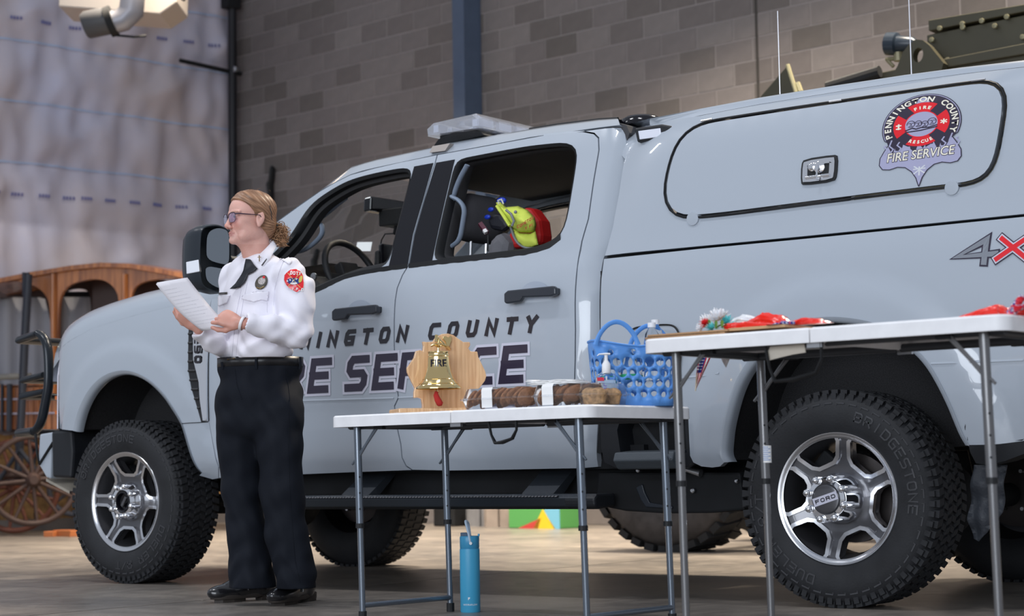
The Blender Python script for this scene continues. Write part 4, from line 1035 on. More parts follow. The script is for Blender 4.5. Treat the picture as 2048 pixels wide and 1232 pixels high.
# ---------------------------------------------------------------- door mirror
ym = -.20
mo = thing_m = None
q = [(392, 452), (402, 447), (425, 446.5), (448, 450), (458, 458), (461, 470), (461, 530), (458, 570), (452, 584), (440, 589), (405, 580), (384, 566), (376, 552), (375, 530), (377, 500), (380, 478)]
PM = [onY(u, v, ym) for u, v in q]; cm_ = sum(PM, Vector()) / len(PM)
bm = B(); rows = []
pm2 = chaikin([(p.x, p.z) for p in PM], True, 2); cx_, cz_ = cm_.x, cm_.z
# housing: the mirror face looks back along +x; build as loft along x in real space
Lm = [onPl(u, v, (1.02, 0, 0), Vector((1, 0, 0))) for u, v in ((401, 452), (428, 446.5), (448, 451), (459, 461), (462, 480), (462, 560), (456, 580), (440, 589), (420, 584), (403, 575), (398, 555), (397, 520), (398, 480))]
mc = sum(Lm, Vector()) / len(Lm); Lm = [Vector(p) for p in chaikin([tuple(p) for p in Lm], True, 2)]
rows = [[mc + (p - mc) * k + Vector((dx, 0, 0)) for p in Lm] for dx, k in ((-.045, .88), (.004, .93), (.004, .96), (-.012, 1.0), (-.05, 1.0), (-.10, .93), (-.135, .78), (-.15, .5), (-.153, .05))]
loft(bm, rows, closed=True); bm.verts.ensure_lookup_table(); bm.faces.new([bm.verts[i] for i in range(len(Lm))]); bmesh.ops.recalc_face_normals(bm, faces=bm.faces); mh = obj('mirror_housing', bm, mat('mirror shell', (.018, .024, .032), .32), TR, smooth=60)
def mface(pts, name, m):
    mn_ = Vector((cos(.36), -sin(.36), 0)); P = [onPl(u, v, mc + Vector((-.004, 0, 0)), mn_) for u, v in pts]; P = [Vector(p) for p in chaikin([tuple(p) for p in P], True, 2)]
    bm = B(); bm.faces.new([bm.verts.new(p) for p in P]); r = bmesh.ops.extrude_face_region(bm, geom=bm.faces[:]); bmesh.ops.translate(bm, vec=(.006, 0, 0), verts=[v for v in r['geom'] if isinstance(v, bmesh.types.BMVert)])
    bmesh.ops.recalc_face_normals(bm, faces=bm.faces); return obj(name, bm, m, mh)
MG = mat('mirror glass', (.30, .33, .36), .03, 1.0)
mface([(413, 466), (430, 456), (448, 458), (456, 466), (457, 500), (456, 529), (440, 528), (412, 519), (411, 495)], 'mirror_glass', MG); mface([(410, 532), (440, 537), (456, 541), (456, 565), (450, 577), (436, 577), (414, 565), (409, 550)], 'convex_glass', MG)
P = [onY(u, v, min(p.y for p in Lm) - .003) for u, v in ((372, 524), (397, 519), (399, 543), (373, 548))]
bm = B(); bm.faces.new([bm.verts.new(p) for p in P]); r = bmesh.ops.extrude_face_region(bm, geom=bm.faces[:]); bmesh.ops.translate(bm, vec=(-.02, .03, 0), verts=[v for v in r['geom'] if isinstance(v, bmesh.types.BMVert)]); bmesh.ops.recalc_face_normals(bm, faces=bm.faces)
obj('mirror_lamp', bm, mat('clear lamp lens', (.85, .88, .95), .1, coat=1), mh, bevel=.003)
for v in (520, 548):
    a = onPl(458, v, (.95, 0, 0), Vector((1, 0, 0))); bm = B(); tube(bm, [a, Vector((a.x + .0, .0, a.z)), Vector((a.x + .02, .07, a.z - .01))], .022, 10); obj('mirror_arm', bm, M['black_plastic'], mh, smooth=60)

# ---------------------------------------------------------------- light bar, scene lamp, aerials, latch
bx = onY(955, 262, .55)
LBX = 2.02; LBZ = onY(905, 262, .42).z
lb = None
M['lens'] = mat('clear lens', (.90, .93, 1.0), .10, trans=.8, ior=1.25, coat=1)
A1, A2 = onY(871, 258, .40), onY(1058, 262, 1.6)
def lbp(x, y, z): return Vector((x, y, z))
near = onY(958, 253, .36); zlb = near.z
bm = B(); x0 = onY(862, 262, .36).x; x1 = onY(966, 252, .36).x
sec = [(-.02, .000), (-.025, .035), (.02, .062), (x1 - x0 - .04, .075), (x1 - x0, .045), (x1 - x0, .0)]
zb0 = onY(862, 272, .36).z
cs = []
for y, k in ((.34, .90), (.36, 1.0), (.60, 1.0), (1.40, 1.0), (1.64, 1.0), (1.66, .9)):
    cs.append([Vector((x0 + (x1 - x0) / 2 + (a - (x1 - x0) / 2) * (k if 1 else 1), y, zb0 + b * k)) for a, b in sec])
loft(bm, cs, closed=True); bm.faces.new([v for v in bm.verts[:6]]); bm.faces.new([v for v in bm.verts[-6:]]); bmesh.ops.recalc_face_normals(bm, faces=bm.faces)
lb = obj('light_bar', bm, M['lens'], TR, smooth=20)
for y in np.linspace(.42, 1.58, 9):
    for dx in (.03, x1 - x0 - .05):
        bm = B(); box(bm, (x0 + dx, y, zb0 + .032), (.03, .10, .034)); obj('led_module', bm, mat('led reflector', (.70, .74, .85), .2, .7) if 'led reflector' not in bpy.data.materials else bpy.data.materials['led reflector'], lb)
bm = B(); box(bm, ((x0 + x1) / 2, 1.0, zb0 - .012), ((x1 - x0) * .7, 1.26, .02)); obj('light_bar_base', bm, M['dark'], lb)
bm = B(); p = [onY(u, v, .36) for u, v in ((866, 292), (876, 278), (905, 264), (960, 262), (968, 270), (940, 277))]
prism(bm, [(q_.x, q_.z) for q_ in p], lambda a, b: Vector((a, .36, b)), (0, .10, 0)); obj('mount_foot', bm, M['dark'], lb, bevel=.006)
bm = B(); q = hp([(862, 306), (868, 293), (903, 287), (893, 302)], G); sheet(bm, q, [], lambda a, b: Vector((a, G(a, b) - .012, b)), .04, .03); obj('mount_strap', bm, mat('tan strap metal', (.32, .29, .27), .4, .5), lb)
gS = lambda x, z: gsh(x, z)
bm = B(); P = [hit(u, v, gS) for u, v in ((1268, 256), (1322, 248), (1345, 252), (1338, 266), (1325, 279), (1274, 285))]
ys_ = P[1].y; P = [onY(u, v, ys_ - .05) for u, v in ((1268, 256), (1322, 248), (1345, 252), (1338, 266), (1325, 279), (1274, 285))]; prism(bm, [(p.x, p.z) for p in P], lambda a, b: Vector((a, ys_ - .05, b)), (0, .09, 0)); sl = obj('scene_lamp', bm, M['black_plastic'], TR, bevel=.008)
bm = B(); P = [onY(u, v, ys_ - .055) for u, v in ((1276, 262), (1320, 256), (1322, 273), (1279, 279))]
prism(bm, [(p.x, p.z) for p in P], lambda a, b: Vector((a, ys_ - .055, b)), (0, .012, 0)); obj('lamp_lens', bm, mat('lamp lens lit', (.75, .78, .88), .2, coat=1), sl, bevel=.002)
for (u0, v0, u1, v1, yy) in ((1555, 22, 1560, 190, .50), (1820, -60, 1823, 152, .50)):
    P = onY(u1, v1, yy); zt = onY(u0, v0, yy).z; bm = B(); tube(bm, [P + Vector((0, 0, -.03)), Vector((P.x, P.y, zt))], [.0028, .0022], 6); o = obj('whip_aerial', bm, mat('aerial steel', (.75, .75, .8), .3, .6) if 'aerial steel' not in bpy.data.materials else bpy.data.materials['aerial steel'], TR)
# paddle latch
q = hp([(1612, 319), (1672, 310), (1679, 313), (1677, 352), (1671, 364), (1610, 371.5), (1605, 367), (1606, 330)], gsh)
q = chaikin(q, True, 1); bm = B(); sheet(bm, q, [], lambda a, b: Vector((a, gsh(a, b) - .016, b)), .05, .01); la = obj('latch_gasket', bm, M['rubber_dark'], TR)
q2 = inset(q, .010); q3 = inset(q, .032); bm = B(); sheet(bm, q2, [q3], lambda a, b: Vector((a, gsh(a, b) - .022, b)), .04, .012); obj('latch_frame', bm, M['chrome'], la, smooth=30)
bm = B(); sheet(bm, q3, [], lambda a, b: Vector((a, gsh(a, b) - .008, b)), .05); obj('latch_pan', bm, M['steel'], la)
for u, v, r in ((1631, 336, .018), (1645, 336, .024)):
    P = hit(u, v, gsh); bm = B(); lathe(bm, [(r, -.012), (r, -.03), (r * .7, -.034), (0, -.034)], P, 'y', 18); obj('lock_barrel', bm, M['chrome'], la, smooth=40)
bm = B(); a, b = hit(1617, 357, gsh), hit(1665, 351, gsh); tube(bm, [a + Vector((0, -.026, 0)), b + Vector((0, -.026, 0))], .007, 8); obj('latch_bar', bm, M['chrome'], la, smooth=50)
P = hit(1644, 347, gsh); bm = B(); box(bm, P + Vector((0, -.04, 0)), (.008, .012, .06)); obj('key', bm, M['chrome'], la)
# charging cable loop on the bed side
bm = B(); P = [hit(u, v, gbed) + Vector((0, -.012, 0)) for u, v in ((1262, 663), (1275, 655), (1300, 652), (1335, 649), (1352, 652), (1361, 666), (1365, 690), (1364, 725), (1357, 742), (1350, 748))]
tube(bm, [Vector(p) for p in chaikin([tuple(p) for p in P], False, 2)], .0042, 6); obj('charging_cable', bm, M['rubber_dark'], TR)

# ---------------------------------------------------------------- cabin
IN = M['interior']
bm = B(); loft(bm, [[Vector((x, y, z)) for y in (.30, 1.0, 1.70)] for x, z in ((1.4, 2.03), (2.0, 2.06), (2.5, 2.06), (2.95, 2.02))]); obj('headliner', bm, M['headliner'], TR)
bm = B(); tube(bm, [Vector((2.9, .30, 2.03)), Vector((2.9, 1.7, 2.03))], .05, 8); obj('rear_header', bm, M['headliner'], TR)
bm = B(); prism(bm, [(.78, 1.44), (.95, 1.535), (1.14, 1.52), (1.26, 1.42), (1.28, 1.05), (1.05, .8), (.78, .8)], lambda a, b: Vector((a, .18, b)), (0, 1.64, 0)); obj('dashboard', bm, IN, TR, bevel=.02)
sw = onY(655, 520, .50); swc = onY(706, 540, .50)
bm = B(); c0 = onY(704, 549, .50); tl = Matrix.Rotation(-.42, 3, 'Y')
tube(bm, [c0 + tl @ Vector((0, .185 * cos(t), .185 * sin(t))) for t in np.linspace(0, 2 * pi, 36, endpoint=False)], .017, 10, closed=True); st = obj('steering_wheel', bm, M['rubber_dark'], TR, smooth=60)
bm = B(); box(bm, c0 + Vector((-.02, 0, 0)), (.05, .13, .12), tl); box(bm, c0 + Vector((-.01, 0, -.02)), (.02, .36, .035), tl); tube(bm, [c0, c0 + Vector((-.22, 0, -.1))], .04, 10); obj('steering_boss', bm, IN, st, bevel=.006)
def seat(x, y, w):
    bm = B(); poly = [(x - .50, .90), (x - .48, 1.03), (x, 1.04), (x + .06, 1.10), (x + .20, 1.62), (x + .27, 1.66), (x + .33, 1.60), (x + .20, .92)]
    prism(bm, poly, lambda a, b: Vector((a, y - w / 2, b)), (0, w, 0)); return obj('seat', bm, M['seat'], TR, bevel=.045)
s1 = seat(1.98, .52, .52); s2 = seat(1.98, 1.48, .52); seat(2.62, 1.0, 1.35)
def headrest(x, y, z, p):
    bm = B(); sec = [(-.055, -.12), (-.065, .04), (-.03, .12), (.04, .12), (.065, .05), (.05, -.10)]
    loft(bm, [[Vector((x + a * k, y + d, z + b * k)) for a, b in chaikin(sec, True, 2)] for d, k in ((-.15, .5), (-.14, .8), (-.12, .95), (-.08, 1), (.08, 1), (.12, .95), (.14, .8), (.15, .5))], closed=True)
    for e in (0, -1): bm.faces.new([v for v in (bm.verts[:24] if e == 0 else bm.verts[-24:])])
    bmesh.ops.recalc_face_normals(bm, faces=bm.faces); h_ = obj('headrest', bm, M['seat'], p, smooth=60)
    for d in (-.06, .06):
        bm = B(); tube(bm, [(x, y + d, z - .08), (x - .01, y + d, z - .24)], .007, 6); obj('headrest_post', bm, M['steel'], p)
hr = onY(957, 440, .52); headrest(hr.x, .52, hr.z, s1); headrest(hr.x, 1.48, hr.z, s2)
# overhead console, rear-view mirror, radio head, screen
bm = B(); box(bm, (1.42, 1.0, 1.93), (.30, .30, .07)); obj('overhead_console', bm, IN, TR, bevel=.02)
bm = B(); box(bm, onY(770, 412, 1.0), (.06, .30, .085)); obj('rear_view_mirror', bm, M['gloss_black'], TR, bevel=.01)
bm = B(); box(bm, onY(800, 435, 1.0), (.20, .12, .09)); tube(bm, [onY(795, 440, 1.0), onY(790, 470, 1.0)], .015, 6); obj('camera_pod', bm, M['dark'], TR, bevel=.01)
bm = B(); tube(bm, [onY(u, v, .95) for u, v in ((788, 467), (770, 468), (763, 480), (758, 510), (757, 530))], .004, 5); obj('cable', bm, M['rubber_dark'], TR)
bm = B(); box(bm, onY(775, 515, .95), (.03, .12, .14)); obj('screen', bm, M['gloss_black'], TR, bevel=.01)
bm = B(); box(bm, onY(758, 520, .9), (.04, .05, .10), None, .8); obj('radio_microphone', bm, M['rubber_dark'], TR, bevel=.01)
bm = B(); lathe(bm, [(0, 0), (.018, .0), (.018, -.01), (0, -.012)], onY(629, 553, .2), 'y', 12); obj('air_vent', bm, M['steel'], TR)
# pillars and grab handles on the far and near inner sides (paint-like grey trim)
GT = mat('blue grey trim', (.20, .25, .33), .55)
def grab(pts, y, r, nm='grab_handle'):
    bm = B(); P = [onY(u, v, y) for u, v in pts]; tube(bm, [Vector(p) for p in chaikin([tuple(p) for p in P], False, 2)], r, 8, flat=.6); obj(nm, bm, GT, TR, smooth=60)
grab([(903, 392), (905, 395), (918, 400), (930, 417), (926, 445), (920, 480), (905, 492), (890, 500)], .20, .016)
grab([(935, 330), (918, 360), (906, 395), (896, 440), (888, 480), (884, 530)], .22, .016, 'pillar_trim')
grab([(690, 395), (640, 436), (602, 464), (575, 492), (560, 515)], .34, .022, 'pillar_trim')
grab([(636, 447), (645, 450), (645, 470), (625, 490), (600, 505), (572, 502)], .30, .017)
P = onY(957, 352, 1.0); bm = B(); bmesh.ops.create_uvsphere(bm, u_segments=16, v_segments=8, radius=.07, matrix=Matrix.Translation(P) @ Matrix.Diagonal((1, 1.2, .25, 1))); obj('dome_lamp', bm, mat('dome lens', (.55, .5, .5), .3), TR, smooth=60)

# ================================================================ decals on the pickup
def on(g, off): return lambda x, z: Vector((x, g(x, z) - off, z))
# door lettering: 'PENNINGTON COUNTY' over 'FIRE SERVICE'
bm = B(); word(bm, 'COUNTY', 2.018, 1.146, .064, .078, .109, .021, on(G, .0025), .23)
c1 = obj('county_lettering', bm, M['dec_black'], TR)['kind'] = 'stuff'
bm = B(); zP = 1.150; xs = []
pN = .108
# letters end at the door gap: place PENNINGTON so that its last N ends at px 706..
word(bm, 'PENNINGTON', 1.830 - 9 * pN + .043, zP - .004, .064, .078, pN, .021, on(G, .0025), .23)
obj('pennington_lettering', bm, M['dec_black'], TR)['kind'] = 'stuff'
def big(txt, x0, pitch, cw, nm):
    bm = B(); word(bm, txt, x0, .930, cw, .168, pitch, .037, on(G, .0022), .20, extra=.024); obj(nm + '_outline', bm, M['dec_white'], TR)['kind'] = 'stuff'
    bm = B(); word(bm, txt, x0, .930, cw, .168, pitch, .037, on(G, .0036), .20); obj(nm + '_lettering', bm, M['dec_navy'], TR)['kind'] = 'stuff'
big('SE', 1.509, .170, .135, 'service'); big('RVICE', 1.838, .170, .135, 'service'); big('FIRE', .861, .170, .135, 'fire')
# 4x4 badge on the bed
P = hit(1905, 532, gbed); x4, z4 = P.x + .02, P.z + .005
for mm, ex_, of in ((M['dec_navy'], .012, .0022), (mat('badge silver', (.30, .32, .36), .25, .6), 0, .0036)):
    bm = B()
    for xx in (x4, x4 + .265): strokes(bm, [[(xx + .105 + .0, z4), (xx + .115, z4 + .085), (xx + .0, z4 + .028), (xx + .15, z4 + .028)]], .022 + ex_, on(gbed, of))
    obj('four_badge', bm, mm, TR)['kind'] = 'stuff'
for mm, ex_, of in ((M['dec_navy'], .018, .0040), (M['dec_white'], .010, .0050), (M['dec_red'], 0, .0062)):
    bm = B(); xx = x4 + .155; strokes(bm, [[(xx, z4 + .008), (xx + .125, z4 + .082)], [(xx + .02, z4 + .082), (xx + .105, z4 + .008)]], .018 + ex_, on(gbed, of)); obj('cross_badge', bm, mm, TR)['kind'] = 'stuff'
# canopy emblem
Ec = hit(1845, 251, gsh); ex0, ez0 = Ec.x, Ec.z; RE = .182
def E_(a, b, off): a *= 1.03; b *= .70; off = .008 + off * .25; return Vector((ex0 + a, gsh(ex0 + a, ez0 + b) - off, ez0 + b))
def esheet(nm, poly, m, off, holes=(), step=.03):
    bm = B(); sheet(bm, poly, holes, lambda a, b: E_(a, b, off), step); o = obj(nm, bm, m, em); return o
em = obj('emblem', B(), M['dec_lilac'], TR) if 0 else None
body = [(RE * cos(t), RE * sin(t)) for t in np.linspace(radians(-22), radians(202), 40)]
sh = [(RE * .93, -.07)] and body + [(-.172, -.085), (-.20, -.125), (-.222, -.165), (-.225, -.205), (-.205, -.232), (-.165, -.238), (-.12, -.228), (-.08, -.235), (-.045, -.262), (-.02, -.30), (-.005, -.345), (0, -.352), (.005, -.345), (.02, -.30), (.045, -.262), (.08, -.235), (.12, -.228), (.165, -.238), (.205, -.232), (.225, -.205), (.222, -.165), (.20, -.125), (.172, -.085)]
sh = [(a * (.88 if b > -.07 else .74), b) for a, b in sh]
bm = B(); sheet(bm, sh, [], lambda a, b: E_(a, b, .012), .04); em = obj('emblem', bm, M['dec_navy'], TR)
esheet('emblem_field', inset(sh, .004), M['dec_lilac'], .0130, step=.04)
RK = RE * .955
disc = [(RK * cos(t) * .88, RK * sin(t)) for t in np.linspace(radians(-28), radians(208), 44)]
fl = []
for i in range(9):
    a = -RK * .80 + i * RK * .20; fl += [(a - .010, -.10 - .03 * (i % 2)), (a + .012, -.155 + .02 * (i % 3)), (a + .022, -.115)]
esheet('emblem_ring', disc + [(x * .88, z) for x, z in fl if -.15 < x < .15], M['dec_navy'], .0145, step=.05)
# flame licks
for a, h in ((-.135, .075), (-.10, .06), (.10, .06), (.135, .075), (-.16, .05), (.16, .05)):
    bm = B(); strokes(bm, [[(a * .9, -.145), (a * .9 + .012, -.120), (a * .9 - .004, -.10), (a * .9 + .004, -.145 + h)]], .006, lambda x, z: E_(x, z, .0152)); obj('flame', bm, M['dec_lilac'], em)
def arc_poly(r0, r1, a0, a1, flare_=0.0):
    o_ = [(r1 * cos(t), r1 * sin(t)) for t in np.linspace(a0 - flare_, a1 + flare_, 10)]; i_ = [(r0 * cos(t), r0 * sin(t)) for t in np.linspace(a1, a0, 10)]
    return [(x * .90, z + .006) for x, z in o_ + i_]
for k in range(4):
    a = k * pi / 2; esheet('cross_arm', arc_poly(.072, .126, a - .46, a + .46, .10), M['dec_red'], .0158, step=.05)
esheet('emblem_centre', [(.071 * cos(t) * .92, .071 * sin(t) + .006) for t in np.linspace(0, 2 * pi, 36, endpoint=False)], M['dec_lilac'], .0165, step=.06)
esheet('emblem_inner_ring', [(.076 * cos(t) * .92, .076 * sin(t) + .006) for t in np.linspace(0, 2 * pi, 36, endpoint=False)], M['dec_red'], .0162, step=.06)
# four carved stone faces, as line work
bm = B()
for k, (a, b, r) in enumerate(((-.042, .012, .019), (-.012, .010, .017), (.014, .004, .017), (.043, .014, .020))):
    strokes(bm, [[(a + r * cos(t) * .85, b + r * sin(t)) for t in np.linspace(-2.2, 3.3, 12)]], .0035, lambda x, z: E_(x, z, .0172))
    strokes(bm, [[(a - r * .5, b + r * .25), (a - r * .1, b + r * .3)], [(a + r * .2, b + r * .3), (a + r * .6, b + r * .25)], [(a, b + r * .15), (a + r * .12, b - r * .25), (a - r * .1, b - r * .3)], [(a - r * .3, b - r * .6), (a + r * .3, b - r * .6)]], .0035, lambda x, z: E_(x, z, .0172))
strokes(bm, [[(-.062, -.022), (-.035, -.012), (-.02, -.020), (.0, -.014), (.03, -.018), (.062, -.010)], [(-.060, -.032), (.0, -.030), (.062, -.020)]], .007, lambda x, z: E_(x, z, .0172))
obj('carved_heads', bm, M['dec_navy'], em)['kind'] = 'stuff'
# curved words
def curved(txt, r, a0, da, size, m, off, nm, bot=False):
    for i, ch in enumerate(txt):
        if ch == ' ': continue
        t = a0 + i * da; 
        def fn(x, y, t=t):
            rr = r + y; th = t - x / r
            if bot: rr = r - y; th = t + x / r
            return E_(rr * cos(th) * .90, rr * sin(th) + (.006 if r < .12 else 0), off)
        text_mesh(ch, size, fn, m, 'letter', em, bold=.0012)
curved('PENNINGTON COUNTY', .137, radians(198), -radians(216) / 16, .040, M['dec_cream'], .0166, 'l')
curved('FIRE', .088, radians(90) + .33, -.22, .024, M['dec_cream'], .0170, 'l')
curved('RESCUE', .110, radians(270) - .46, .185, .024, M['dec_cream'], .0170, 'l', True)
text_mesh('FIRE SERVICE', .072, lambda x, y: E_(x, -.190 + y + x * .02, .0158), M['dec_navy'], 'service_lettering', em, sx=.66, shear=.12, bold=.0035)
text_mesh('FIRE SERVICE', .072, lambda x, y: E_(x, -.190 + y + x * .02, .0170), M['dec_cream'], 'service_lettering', em, sx=.66, shear=.12, bold=.0005)
def star(a, b, r, m, off):
    bm = B(); strokes(bm, [[(a + r * cos(t), b + r * sin(t)), (a - r * cos(t), b - r * sin(t))] for t in (pi / 2, pi / 6, -pi / 6)], r * .5, lambda x, z: E_(x, z, off)); obj('rescue_star', bm, m, em)['kind'] = 'stuff'
star(.090, .006, .012, M['dec_cream'], .0170)
bm = B(); strokes(bm, [[(-.092, -.008), (-.092, .018)], [(-.10, .012), (-.084, .012)], [(-.099, -.006), (-.085, -.006)]], .007, lambda x, z: E_(x, z, .0170)); obj('hydrant_mark', bm, M['dec_cream'], em)['kind'] = 'stuff'
bm = B(); strokes(bm, [[(-.02, -.275), (.02, -.235)], [(.02, -.275), (-.02, -.235)], [(0, -.285), (0, -.24)], [(-.022, -.25), (.022, -.25)]], .006, lambda x, z: E_(x, z, .0150)); obj('scramble_mark', bm, mat('pale mark', (.6, .62, .66), .5), em)['kind'] = 'stuff'

# ================================================================ folding tables
def table(name, A, e1, L_, Wd, ztop, label, leg_lo, foot_dx=.0, handle_col=None, kind=0, zbase=0.0):
    """A: near-left corner of the top (x, y); e1 unit vector along the long side"""
    e1 = Vector((e1[0], e1[1], 0)).normalized(); e2 = Vector((-e1.y, e1.x, 0)); O = Vector((A[0], A[1], 0))
    def T(a, b, z): return O + e1 * a + e2 * b + Vector((0, 0, z))
    t = thing(name, label, 'table', T(L_ / 2, Wd / 2, zbase))
    R3 = Matrix(((e1.x, e2.x, 0), (e1.y, e2.y, 0), (0, 0, 1)))
    th = .044; hh = L_ / 2
    for k in (0, 1):
        x0, x1 = (0, hh - .002) if k == 0 else (hh + .002, L_)
        r = .045; pts = []
        cs = [(x0, 0), (x1, 0), (x1, Wd), (x0, Wd)]; outer = [1, 0, 0, 1] if k == 0 else [0, 1, 1, 0]
        for (cx, cy), o_, (sx, sy) in zip(cs, outer, ((1, 1), (-1, 1), (-1, -1), (1, -1))):
            if not o_: pts.append((cx, cy)); continue
            arc = [(cx + sx * (r - r * cos(q)), cy + sy * (r - r * sin(q))) for q in np.linspace(0, pi / 2, 7)]
            if sx * sy < 0: arc = arc[::-1]
            pts += arc
        if area2(pts) < 0: pts = pts[::-1]
        bm = B(); i1 = inset(pts, .006); i2 = inset(pts, .014)
        rings = [[T(a, b, ztop) for a, b in i1], [T(a, b, ztop - .006) for a, b in pts], [T(a, b, ztop - th) for a, b in pts], [T(a, b, ztop - th) for a, b in i2], [T(a, b, ztop - .016) for a, b in i2]]
        V = [[bm.verts.new(p) for p in rg] for rg in rings]; n = len(pts)
        for p, q in zip(V, V[1:]):
            for i in range(n): bm.faces.new((p[i], p[(i + 1) % n], q[(i + 1) % n], q[i]))
        bm.faces.new(V[0]); bm.faces.new(V[-1][::-1]); bmesh.ops.recalc_face_normals(bm, faces=bm.faces)
        obj('tabletop', bm, M['white_plastic'], t, smooth=40)
    mm = M['grey_steel']; zf = ztop - .040
    for b in (.075, Wd - .075):
        bm = B(); tube(bm, [T(.04, b, zf), T(hh - .01, b, zf)], .013, 8, flat=1); obj('side_rail', bm, M['frame'], t, smooth=50)
        bm = B(); tube(bm, [T(hh + .01, b, zf), T(L_ - .04, b, zf)], .013, 8, flat=1); obj('side_rail', bm, M['frame'], t, smooth=50)
        bm = B(); box(bm, T(hh, b - (.045 if b < .2 else -.045), ztop - .040), (.05, .012, .035), R3); obj('hinge', bm, M['steel'], t)
    for s, xl in ((1, .095), (-1, L_ - .095)):
        for b, lab in ((.06, 0), (Wd - .06, 1)):
            top = T(xl, b, zf); mid = T(xl + foot_dx * .5, b, leg_lo); bot = T(xl + foot_dx, b, zbase + .012)
            bm = B(); tube(bm, [top, mid], .0145, 12); lg = obj('leg', bm, mm, t, smooth=50)
            bm = B(); tube(bm, [mid + Vector((0, 0, .05)), bot], .0118, 12); obj('lower_leg', bm, mm, lg, smooth=50)
            bm = B(); tube(bm, [mid + Vector((0, 0, .006)), mid - Vector((0, 0, .012))], .0165, 12); obj('collar', bm, M['rubber_dark'], lg)
            bm = B(); tube(bm, [bot + Vector((0, 0, .022)), bot - Vector((0, 0, .012))], .0155, 12); obj('foot_cap', bm, M['rubber_dark'], lg)
            for h in (.06, .12, .18):
                if leg_lo + h < zf - .05:
                    c = mid + Vector((0, 0, h)) - e2 * .0145 * (1); d = (CAM - c); d.z = 0; d.normalize(); c = mid + Vector((0, 0, h)) + d * .0146
                    bm = B(); tube(bm, [c - d * .002, c + d * .0012], .0035, 8); obj('height_hole', bm, M['dark'], lg)
            # double-strut brace
            a0 = T(xl + s * .115, b, zf + .004); a1 = T(xl - s * .022, b, zf - .145)
            for w in (-.006, .006):
                bm = B(); tube(bm, [a0 + e1 * w, (a0 + a1) / 2 + e1 * w * .4, a1 + e1 * w * 1.2], .0045, 7); obj('brace', bm, mm, t, smooth=50)
            bm = B(); box(bm, T(xl + s * .12, b, zf - .004), (.045, .02, .022), R3); obj('brace_bracket', bm, M['dark'], t)
        bm = B(); tube(bm, [T(xl + foot_dx, .06, zbase + .055), T(xl + foot_dx, Wd - .06, zbase + .055)], .0105, 10); obj('crossbar', bm, mm, t, smooth=50)
        bm = B(); tube(bm, [T(xl, .06, zf), T(xl, Wd - .06, zf)], .0125, 10); obj('top_crossbar', bm, M['frame'], t, smooth=50)
    return t, T
M['frame'] = mat('dark frame enamel', (.045, .05, .06), .35, .4)
t1A = Vector((2.585, -1.285)); t1e = (1.0, -.082)
tb1, T1 = table('folding_table', t1A, t1e, 1.272, .60, .767, 'lower white-topped folding table with the bell, cookies and blue basket on it', .355, .02)
t2A = Vector((4.235, -1.665)); t2e = (1.0, -.065)
M['grey_steel2'] = M['grey_steel']
M['grey_steel'] = mat('taupe grey enamelled steel', (.15, .15, .155), .3, .45, coat=.4)
tb2, T2 = table('folding_table', t2A, t2e, 1.22, .60, .950, 'taller white-topped folding table at the right edge holding flowers and red bouquets', .505, .015)
M['grey_steel'] = M['grey_steel2']
# carrying straps
def strap(T, a0, b0, w, h, ztop, tbl, mm):
    P = [T(a0, b0, ztop - .045), T(a0 + .012, b0, ztop - .045 - h * .65), T(a0 + .03, b0, ztop - .05 - h), T(a0 + w * .5, b0, ztop - .05 - h * .97), T(a0 + w - .02, b0, ztop - .05 - h * .8), T(a0 + w, b0, ztop - .045 - h * .45), T(a0 + w, b0, ztop - .045)]
    bm = B(); tube(bm, P, [.007, .006, .009, .012, .009, .006, .007], 8, flat=.6); obj('carry_strap', bm, mm, tbl, smooth=60)
strap(T1, .80, .02, .13, .07, .767, tb1, M['rubber_dark']); strap(T2, .44, .03, .19, .10, .95, tb2, M['rubber_dark'])
# barcode sticker and torn paper below the taller table
c = T2(.11, .54, .59); d = (CAM - c); d.z = 0; d.normalize(); sd = Vector((-d.y, d.x, 0))
bm = B(); loft(bm, [[c + (sd * sin(q) + d * cos(q)) * .0152 + Vector((0, 0, z)) for q in np.linspace(-1.2, 1.2, 9)] for z in (-.028, .028)]); obj('barcode_sticker', bm, M['white'], tb2, smooth=60)
for k, z in enumerate(np.linspace(-.020, .022, 8)):
    bm = B(); loft(bm, [[c + (sd * sin(q) + d * cos(q)) * .0156 + Vector((0, 0, z + e)) for q in np.linspace(-.9, .3 if k % 2 else .8, 6)] for e in (0, .0022)]); obj('sticker_line', bm, mat('sticker blue', (.08, .2, .5), .5) if 'sticker blue' not in bpy.data.materials else bpy.data.materials['sticker blue'], tb2)
Pq = [onPl(u, v, T2(0, .04, .9), Vector((t2e[1], -t2e[0], 0)).normalized()) for u, v in ((1535, 708), (1540, 693), (1608, 687), (1611, 705), (1585, 709), (1560, 715), (1533, 722))]
bm = B(); f_ = bm.faces.new([bm.verts.new(p) for p in Pq]); r = bmesh.ops.extrude_face_region(bm, geom=[f_]); bmesh.ops.translate(bm, vec=(0, .004, 0), verts=[v for v in r['geom'] if isinstance(v, bmesh.types.BMVert)]); obj('taped_paper', bm, mat('tan paper', (.52, .47, .40), .8, bump=.2), tb2)

